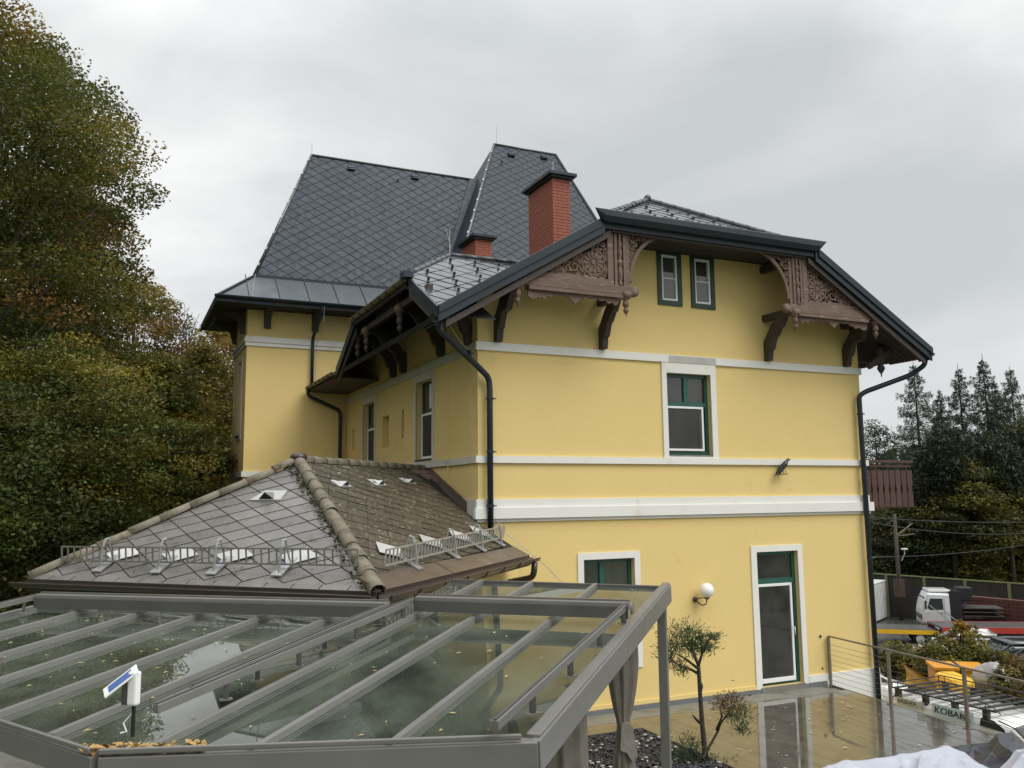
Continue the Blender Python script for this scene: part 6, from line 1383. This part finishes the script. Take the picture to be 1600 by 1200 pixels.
bg = tag(MB().sphere((0, 0, 0), .55, 18, 12, (1, .8, 1.1)).build('plastic_bag', M['bagplastic'], None, smooth=True), 'clear plastic bag with something yellow inside behind the van rack', 'bag')
bg.location = gp_(1535, 25)+V((0, 0, 1.35))
dm = bg.modifiers.new('crumple', 'DISPLACE'); tx = bpy.data.textures.new('crumple', 'CLOUDS'); tx.noise_scale = .35; dm.texture = tx; dm.strength = .35
part(MB().box((-.2, -.2, -.3), (.15, .2, .1)), 'content', 'yellowp', bg)
# small antler of bare branches by the house corner
# ================================================================== FENCE, WALL, POLE
fzt = -.42
fa, fb_ = gp_(1330, 49.5), gp_(1650, 41.2); fd = (fb_-fa); FLn = fd.length; fd.normalize()
fence = thing('noise_fence', 'dark timber fence with yellow-green posts and top rail across the car park', 'fence', fa)
nbay = 5
for i in range(nbay+1):
    p = fa+fd*(FLn*i/nbay); MB().box((p.x-.07, p.y-.07, GZ-.2), (p.x+.07, p.y+.07, fzt+.0)).build('post', M['greenrail'], fence)
MB().beam(fa+V((0, 0, fzt-GZ-.02)), fb_+V((0, 0, fzt-GZ-.02)), .12, .06).build('top_rail', M['greenrail'], fence)
mb = MB(); nbd = int(FLn/.16); on = fd.cross(Z_)
for i in range(nbd):
    p = fa+fd*(FLn*i/nbd)+on*random.uniform(-.012, .012); mb.fbox((V((p.x, p.y, GZ)), fd, on, Z_), (.0, -.015, 0), (.148, .015, fzt-GZ-.07+random.uniform(-.01, 0)))
stuff(mb.build('fence_board', M['fencep'], fence))
bw = thing('stone_wall', 'low red-brown stone wall in front of the timber fence', 'wall', gp_(1560, 42)); a0 = gp_(1508, 43.3); a1 = gp_(1660, 39.6); ad = (a1-a0).normalized(); AL = (a1-a0).length; an = ad.cross(Z_)
mb = MB()
for j in range(9):
    z = GZ+j*.185; s = 0
    while s < AL:
        l = random.uniform(.22, .5); q = random.uniform(-.02, .02); mb.fbox((V((a0.x, a0.y, z)), ad, an, Z_), (s, -.2, .008), (s+l-.018, .2+q, .175)); s += l
stuff(mb.build('stone', M['fbrick'], bw)); MB().fbox((V((a0.x, a0.y, GZ)), ad, an, Z_), (0.05, -.17, 0), (AL-.05, .17, 1.6)).build('core', M['underlay'], bw)
def pole(px, d, ytop, label, r=.12):
    b = gp_(px, d, GZ); top = at_depth(px, ytop, d).z; t = thing('utility_pole', label, 'pole', b); MB().lathe([(r, 0), (r*.7, top-GZ)], (b.x, b.y, GZ), Z_, 10).build('shaft', M['trunk'], t, smooth=True); return t, b, top
pl, pb, pt2 = pole(1404, 46.5, 803, 'grey railway mast with small angled arm and lamp in front of the forest')
MB().beam((pb.x, pb.y, at_depth(1404, 838, 46.5).z), at_depth(1426, 817, 46.5), .06, .06).beam((pb.x, pb.y, at_depth(1404, 838, 46.5).z), at_depth(1430, 834, 46.5), .03, .03).build('arm', M['zinc'], pl)
q = at_depth(1413, 858, 46.2); MB().sphere(q, .16, 10, 6, (1.4, 1, .35)).tube([q, q+V((.0, 0, -.25)), at_depth(1409, 876, 46.3)], .03, 5).build('lamp_head', M['whitemetal'], pl)
MB().box((pb.x-.2, pb.y-.2, at_depth(1404, 932, 46.5).z), (pb.x+.2, pb.y+.2, at_depth(1404, 905, 46.5).z)).build('sleeve', M['bronze'], pl)
def cable(px0, y0, d0, px1, y1, d1, sag, label):
    a, b = at_depth(px0, y0, d0), at_depth(px1, y1, d1); pts = [a+(b-a)*t+V((0, 0, -4*sag*t*(1-t))) for t in [i/24 for i in range(25)]]; o = MB().tube(pts, .022, 4).build('overhead_wire', M['blackmetal'], None); tag(o, label, 'wire')
cable(1345, 807, 47, 1660, 815, 40, .15, 'topmost railway wire before the dark forest'); cable(1345, 812, 47, 1660, 830, 40, .4, 'second railway wire, sagging just under the topmost one'); cable(1345, 870, 47, 1660, 842, 40, .25, 'lowest railway wire, rising towards the right edge')
# ================================================================== TREES
def colmix(cols, w, rs, n, jit=.25):
    cols = np.array(cols); w = np.array(w, float); w /= w.sum(); c = cols[rs.choice(len(cols), n, p=w)]; return c*rs.uniform(1-jit, 1+jit, (n, 1))
def broadleaf(name, label, base, H, Rr, seed, cols, w, nleaf, start=.12, size=.10, lean=(0, 0), group=None, topf=.72, clumps=190, power=.8, cat='tree', flat=.45):
    rs = np.random.RandomState(seed); base = V(base); t = thing(name, label, cat, base, group); tr = MB(); top = base+V((lean[0], lean[1], H*.93))
    tp_ = [base+(top-base)*u+V((.25*math.sin(u*5+seed), .25*math.cos(u*4+seed), 0))*u for u in (0, .2, .4, .6, .8, 1)]; tr.tube(tp_, 0, 8, radii=[H*.020*(1-u*.9)+.01 for u in (0, .2, .4, .6, .8, 1)])
    cen = []; rad = []; tone = []
    ga = 2.39996
    for i in range(clumps):
        u = (i+.5)/clumps; hgt = start+(1-start)*u**.85
        prof = (math.sin(min(1, (hgt-start)/(topf-start+1e-6)*.5+.22)*math.pi*.5) if hgt < topf else math.cos((hgt-topf)/(1-topf)*math.pi*.5)**.75)
        rr = Rr*prof*(rs.uniform(.25, 1.0)**.45)*(.85+.22*math.sin(i*ga*3+seed)); a = i*ga+rs.uniform(-.5, .5)
        c = base+V((lean[0]*hgt+rr*math.cos(a), lean[1]*hgt+rr*math.sin(a), H*hgt*.97+rs.uniform(-.3, .3)))
        cen.append(np.array(c)); rad.append(Rr*rs.uniform(.16, .30)*(.7+.5*prof)); tone.append(rs.uniform(.55, 1.6))
        if i % 3 == 0:
            k_ = max(0, min(1, hgt*.75-.05)); s = base+(top-base)*k_; m_ = (s+V(c))*.5+V((0, 0, .2)); tr.tube([s, m_, V(c)], 0, 5, radii=[H*.0065*(1.1-hgt), H*.004*(1.1-hgt)+.008, .006])
    tr.build('trunk', M['trunk'], t, smooth=True, fix=False)
    cen = np.array(cen); rad = np.array(rad); tone = np.array(tone); k_ = rs.choice(len(cen), nleaf, p=rad**2/(rad**2).sum())
    g = rs.normal(size=(nleaf, 3)); g /= np.linalg.norm(g, axis=1)[:, None]; g *= rs.uniform(.15, 1.0, (nleaf, 1))**.45
    pos = cen[k_]+g*rad[k_][:, None]*np.array([1.15, 1.15, flat]); out = (pos-np.array(base+V((0, 0, H*.5)))); 
    nrm = rs.normal(size=(nleaf, 3))*.6+np.array([0, 0, .9]); nrm /= np.linalg.norm(nrm, axis=1)[:, None]
    base_c = np.array(cols)[rs.choice(len(cols), len(cen), p=np.array(w)/sum(w))]; ind = colmix(cols, w, rs, nleaf, .18)
    hfac = ((pos[:, 2]-base.z)/H)[:, None]
    col = (base_c[k_]*.68+ind*.32)*tone[k_][:, None]; leafmesh('crown', pos, nrm, rs.uniform(size*.6, size*1.3, nleaf), col, 'leaf', t, .62); return t
def pt(px, d, z): p = at_depth(px, 700, d); return V((p.x, p.y, z))
GR, OL, YL_, OR_, BR_ = (.062, .082, .018), (.125, .115, .022), (.24, .19, .032), (.27, .13, .03), (.16, .095, .032)
broadleaf('beech_tree', 'tallest beech at the left edge with rusty orange leaves in its top', pt(-70, 23, -.3), 19.0, 4.6, 1, [GR, OL, YL_, OR_], [5, 5, 1.2, .9], 105000, start=.05, size=.055)
broadleaf('beech_tree', 'tall green and brown beech reaching over towards the villa with layered branches', pt(-5, 28, -.2), 20.4, 4.0, 2, [GR, OL, YL_, OR_], [5.5, 5, .8, .7], 95000, start=.08, size=.066, lean=(.5, 0))
broadleaf('beech_tree', 'olive green beech behind the annex, right of the tallest beech', pt(78, 34, 0), 17.6, 3.9, 3, [GR, OL, YL_, BR_], [5, 4, 1.2, .6], 66000, start=.08, size=.078)
broadleaf('beech_tree', 'dark green bushy tree low above the annex roof, left of its hip', pt(105, 21.5, -.3), 8.4, 3.3, 4, [(.030, .050, .012), GR, OL, YL_], [2, 4, 3.5, 1.0], 95000, start=.0, size=.045, topf=.6)
broadleaf('beech_tree', 'yellow-green bushy tree between the annex roof and the villa tower', pt(236, 25, -.2), 8.6, 2.5, 5, [GR, OL, YL_], [3, 4, 1.2], 60000, start=.0, size=.065, topf=.6)
broadleaf('maple_tree', 'thin brown-leaved tree on the skyline left of the villa tower', pt(205, 42, 0), 15.6, 3.4, 6, [BR_, OL, OR_], [3, 3, 1.5], 22000, start=.15, size=.09)
broadleaf('maple_tree', 'orange-tinged autumn tree right behind the eave of the villa tower', pt(338, 48, 0), 14.0, 4.0, 7, [OL, YL_, OR_, BR_], [3, 2, 1.5, 1.2], 34000, start=.0, size=.10)
broadleaf('beech_tree', 'deep green tree in the lower left corner behind the pergola', pt(-10, 18.5, -.3), 6.8, 2.9, 8, [(.028, .045, .012), GR, OL], [2, 4, 2.5], 60000, start=.0, size=.05, topf=.6)
broadleaf('maple_tree', 'broad yellow-brown tree filling the gap beside the left tower wall', pt(310, 38, -.2), 11.2, 3.4, 21, [OL, YL_, BR_, GR], [3, 2, 1, 2], 40000, start=.0, size=.085, topf=.6)
def bare(name, label, base, H, seed):
    rs = random.Random(seed); t = thing(name, label, 'tree', base); mb = MB()
    def grow(p, d, L, r_, lv):
        if lv == 0 or r_ < .004: return
        q = p+d*L*.5+V((rs.uniform(-.06, .06), rs.uniform(-.06, .06), .03))*L; e_ = p+d*L; mb.tube([p, q, e_], 0, 4, caps=False, radii=[r_, r_*.82, r_*.66])
        for i in range(3 if lv > 1 else 2):
            nd_ = (d+V((rs.uniform(-.7, .7), rs.uniform(-.7, .7), rs.uniform(-.1, .55)))).normalized(); grow(p+d*L*rs.uniform(.55, 1.0), nd_, L*rs.uniform(.58, .8), r_*.6, lv-1)
    grow(V(base), Z_, H*.34, H*.010, 6); mb.build('branches', M['trunk'], t, fix=False)
bare('bare_tree', 'leafless grey tree on the skyline beside the brown-leaved tree', pt(272, 42, 0), 15.2, 3); bare('bare_tree', 'slender leafless tree just left of the villa tower roof', pt(335, 44, 0), 13.6, 8)
def spruce(name, label, base, H, Rr, seed, col, n=30000, group=None):
    rs = np.random.RandomState(seed); base = V(base); t = thing(name, label, 'conifer', base, group); tr = MB().tube([base, base+V((.1, 0, H*.5)), base+V((0, 0, H))], 0, 7, radii=[H*.013, H*.008, .015]); P_, D_, C_, S_ = [], [], [], []
    h = H*.06; k_ = 0; br = []
    while h < H*.985:
        u = h/H; L0 = Rr*((1-u)**.85)*(.82+.3*math.sin(k_*1.7+seed))+.12
        for j in range(5): br.append((h+rs.uniform(-.12, .12), L0*rs.uniform(.6, 1.15), k_*.9+j*1.2566+rs.uniform(-.3, .3), u))
        h += .26+.34*(1-u)*rs.uniform(.7, 1.3); k_ += 1
    tot = sum(b_[1] for b_ in br); up_ = np.array([0, 0, 1.0])
    for h, L, a, u in br:
        d = np.array([math.cos(a), math.sin(a), 0]); sv = np.array([-d[1], d[0], 0]); dr = .45+.25*(1-u)
        def bp(v): return np.array(base)+np.outer(np.ones_like(v), [0, 0, h])+np.outer(v*L, d)+np.outer(-L*dr*v+L*dr*.95*v**2.4, up_)
        q = bp(np.array([0, .35, .7, 1.0])); tr.tube([tuple(x) for x in q], 0, 4, caps=False, radii=[.04*(1-u)+.012, .03*(1-u)+.01, .015, .005])
        m_ = max(8, int(n*L/tot)); v = rs.uniform(.08, 1.0, m_)**.8; s = rs.normal(size=m_)*.13*L*(1.2-v)
        p = bp(v)+np.outer(s, sv)+np.outer(-abs(rs.normal(size=m_))*.13*(1+L*.25)-abs(s)*.35, up_); P_.append(p)
        D_.append(np.outer(rs.uniform(.2, 1.0, m_), d)+np.outer(np.sign(s)*rs.uniform(.1, .9, m_), sv)+np.outer(-rs.uniform(.2, 1.1, m_), up_)+rs.normal(size=(m_, 3))*.2)
        S_.append(rs.uniform(.05, .13, m_)); C_.append(np.array(col)*rs.uniform(.7, 1.35)*rs.uniform(.75, 1.3, (m_, 1)))
    P_, D_, S_, C_ = np.concatenate(P_), np.concatenate(D_), np.concatenate(S_), np.concatenate(C_)
    tr.build('trunk', M['trunk'], t, fix=False); N_ = rs.normal(size=P_.shape); N_ -= D_*(N_*D_).sum(1)[:, None]/(D_*D_).sum(1)[:, None]; N_ /= np.linalg.norm(N_, axis=1)[:, None]+1e-9
    leafmesh('crown', P_, N_, S_, C_, 'needle', t, .22, D_); return t
def stop(px, d, ytop): return pt(px, d, GZ), at_depth(px, ytop, d).z-GZ
SC = (.040, .066, .038)
for px, d, yt, rr, sd_, lb in ((1436, 60, 563, 3.4, 1, 'tall ragged spruce nearest to the villa, with drooping lower branches'), (1506, 64, 566, 3.0, 2, 'slim spruce in the middle of the spruce group'), (1546, 62, 550, 3.2, 3, 'tallest spruce of the group on the right'), (1588, 60, 570, 3.4, 4, 'rightmost spruce cut by the edge of the view'), (1562, 70, 588, 3.2, 15, 'spruce half hidden between the two rightmost tall spruces'), (1474, 66, 606, 3.2, 16, 'spruce filling the gap right of the nearest tall spruce'), (1470, 72, 640, 2.8, 5, 'short spruce in the gap behind the two left spruces'), (1410, 70, 700, 2.4, 6, 'small dark spruce low on the left of the spruce group')):
    b, H = stop(px, d, yt); spruce('spruce_tree', lb, b, H, rr*1.8, sd_, SC, 36000)
for px, d, yt, rr, sd_, nl, cs, w_, lb in (
    (1368, 66, 655, 3.0, 31, 14000, [(.05, .062, .03), (.045, .055, .028)], [1, 1], 'small round grey-green tree on the skyline behind the balcony'),
    (1655, 56, 622, 4.8, 32, 55000, [(.045, .065, .024), OL, (.028, .042, .016)], [3, 2, 2], 'large green broadleaf tree at the right edge before the spruces'),
    (1500, 54, 712, 3.4, 33, 40000, [OL, YL_, (.05, .06, .022)], [3, 1.3, 3], 'yellowish broadleaf tree in front of the middle spruce'),
    (1562, 55, 715, 3.2, 34, 36000, [OL, (.05, .06, .022), YL_], [2, 3, .6], 'olive broadleaf tree under the tallest spruce'),
    (1440, 55, 760, 3.0, 35, 34000, [(.04, .055, .02), OL], [3, 1.5], 'dark broadleaf tree right of the balcony'),
    (1385, 55, 790, 3.2, 36, 30000, [(.04, .055, .02), OL], [3, 1], 'low dark tree seen under the balcony'),
    (1595, 58, 740, 3.6, 37, 30000, [(.04, .055, .022), OL], [3, 1], 'shaded tree low at the right edge behind the timber fence')):
    b, H = stop(px, d, yt); broadleaf('broadleaf_tree', lb, b, H, rr, sd_, cs, w_, nl, start=.05, size=.085, topf=.6)
# far dark wood behind them: one mass nobody could count
rs = np.random.RandomState(77); P_ = []; 
for i in range(70):
    px = rs.uniform(1290, 1760); d = rs.uniform(72, 105); b = pt(px, d, GZ); H = rs.uniform(7.5, 11.5); n_ = 900; a = rs.uniform(0, 6.28, n_); u = rs.uniform(0, 1, n_); r_ = 2.6*np.sqrt(rs.uniform(0, 1, n_))*(1-u*.75)
    P_.append(np.stack([b.x+r_*np.cos(a), b.y+r_*np.sin(a), b.z+H*u], 1))
P_ = np.concatenate(P_); N_ = rs.normal(size=P_.shape); N_ /= np.linalg.norm(N_, axis=1)[:, None]; tag(stuff(leafmesh('far_wood', P_, N_, rs.uniform(.25, .5, len(P_)), colmix([(.022, .032, .016), (.035, .042, .016)], [3, 1], rs, len(P_)), 'leaf', None, .6)), 'dark wood far behind the fence and spruces', 'wood')
rs = np.random.RandomState(78); P_ = []
for i in range(90):
    px = rs.uniform(-420, 560); d = rs.uniform(52, 80); b = pt(px, d, 0); b.z = hz(b.x, b.y); H = rs.uniform(8, 11)*(1 if px < 250 else .8); n_ = 800; a = rs.uniform(0, 6.28, n_); u = rs.uniform(0, 1, n_); r_ = 3.4*np.sqrt(rs.uniform(0, 1, n_))*np.sqrt(1-u*.9)
    P_.append(np.stack([b.x+r_*np.cos(a), b.y+r_*np.sin(a), b.z+H*u], 1))
P_ = np.concatenate(P_); N_ = rs.normal(size=P_.shape); N_ /= np.linalg.norm(N_, axis=1)[:, None]; tag(stuff(leafmesh('hillside_wood', P_, N_, rs.uniform(.22, .42, len(P_)), colmix([(.035, .045, .014), OL, BR_, OR_], [4, 3, 1, .4], rs, len(P_)), 'leaf', None, .6)), 'autumn wood on the hillside behind the beeches', 'wood')
# slender forest trunks one can tell apart
for i, (px, d) in enumerate(((1432, 54), (1458, 56), (1478, 53), (1497, 57), (1519, 54), (1541, 56), (1566, 53), (1588, 55))):
    b = pt(px, d, GZ); H = 8.5+(i*37 % 5)*.5; t = thing('pine_tree', ['slim bare-trunked pine beside the railway mast', 'second slim pine from the mast', 'third slim pine from the mast', 'slim pine at the left end of the stone wall', 'slim pine behind the left part of the stone wall', 'slim pine above the red machine', 'next to last slim pine before the right edge', 'slim pine closest to the right edge'][i], 'tree', b, 'slim pines behind the timber fence')
    MB().tube([b, b+V((.1, 0, H*.5)), b+V((0, .1, H))], 0, 7, radii=[.17, .13, .06]).build('trunk', M['trunk'], t, smooth=True); rs = np.random.RandomState(i); n_ = 1800; g = rs.normal(size=(n_, 3)); g /= np.linalg.norm(g, axis=1)[:, None]; g *= rs.uniform(.2, 1, (n_, 1))**.5
    P_ = np.array(b)+np.array([0, 0, H*.85])+g*np.array([1.2, 1.2, 2.2]); N_ = rs.normal(size=P_.shape); N_ /= np.linalg.norm(N_, axis=1)[:, None]; leafmesh('crown', P_, N_, rs.uniform(.12, .25, n_), colmix([(.026, .038, .02)], [1], rs, n_), 'needle', t, .3)
# shrubs between terrace and car park
SH = [(1398, 32, 1008, .9, [OL, YL_, (.05, .06, .02)], 'loose yellow-green bush by the corner of the villa'), (1436, 31, 1010, 1.0, [(.10, .09, .03), OL, YL_], 'straw-coloured bush in front of the truck'), (1462, 28.5, 1000, 1.1, [OL, (.06, .08, .02), YL_], 'light green bush below the white saloon car'), (1498, 29, 966, .7, [OR_, YL_, (.05, .07, .015)], 'tallest autumn shrub with orange leaves before the flatbed'), (1518, 28, 1004, 1.35, [(.05, .08, .015), YL_, OL], 'wide green and yellow shrub right of the tallest autumn shrub'), (1550, 27.5, 1025, 1.0, [(.03, .05, .014), OL], 'dark green shrub before the anthracite estate car'), (1585, 26.5, 1032, 1.1, [(.05, .05, .02), BR_], 'brown twiggy shrub at the right edge'), (1560, 24.5, 1052, 1.0, [BR_, OL, (.03, .03, .012)], 'dark brown shrub behind the plastic bag')]
for i, (px, d, yt, rr, cs, lb) in enumerate(SH):
    b = gp_(px, d, GZ); H = at_depth(px, yt, d).z-GZ; broadleaf('garden_shrub', lb, b, H, rr, 50+i, cs, [3, 2, 2][:len(cs)], 5200, start=.0, size=.055, clumps=60, topf=.55, cat='shrub', flat=.9)
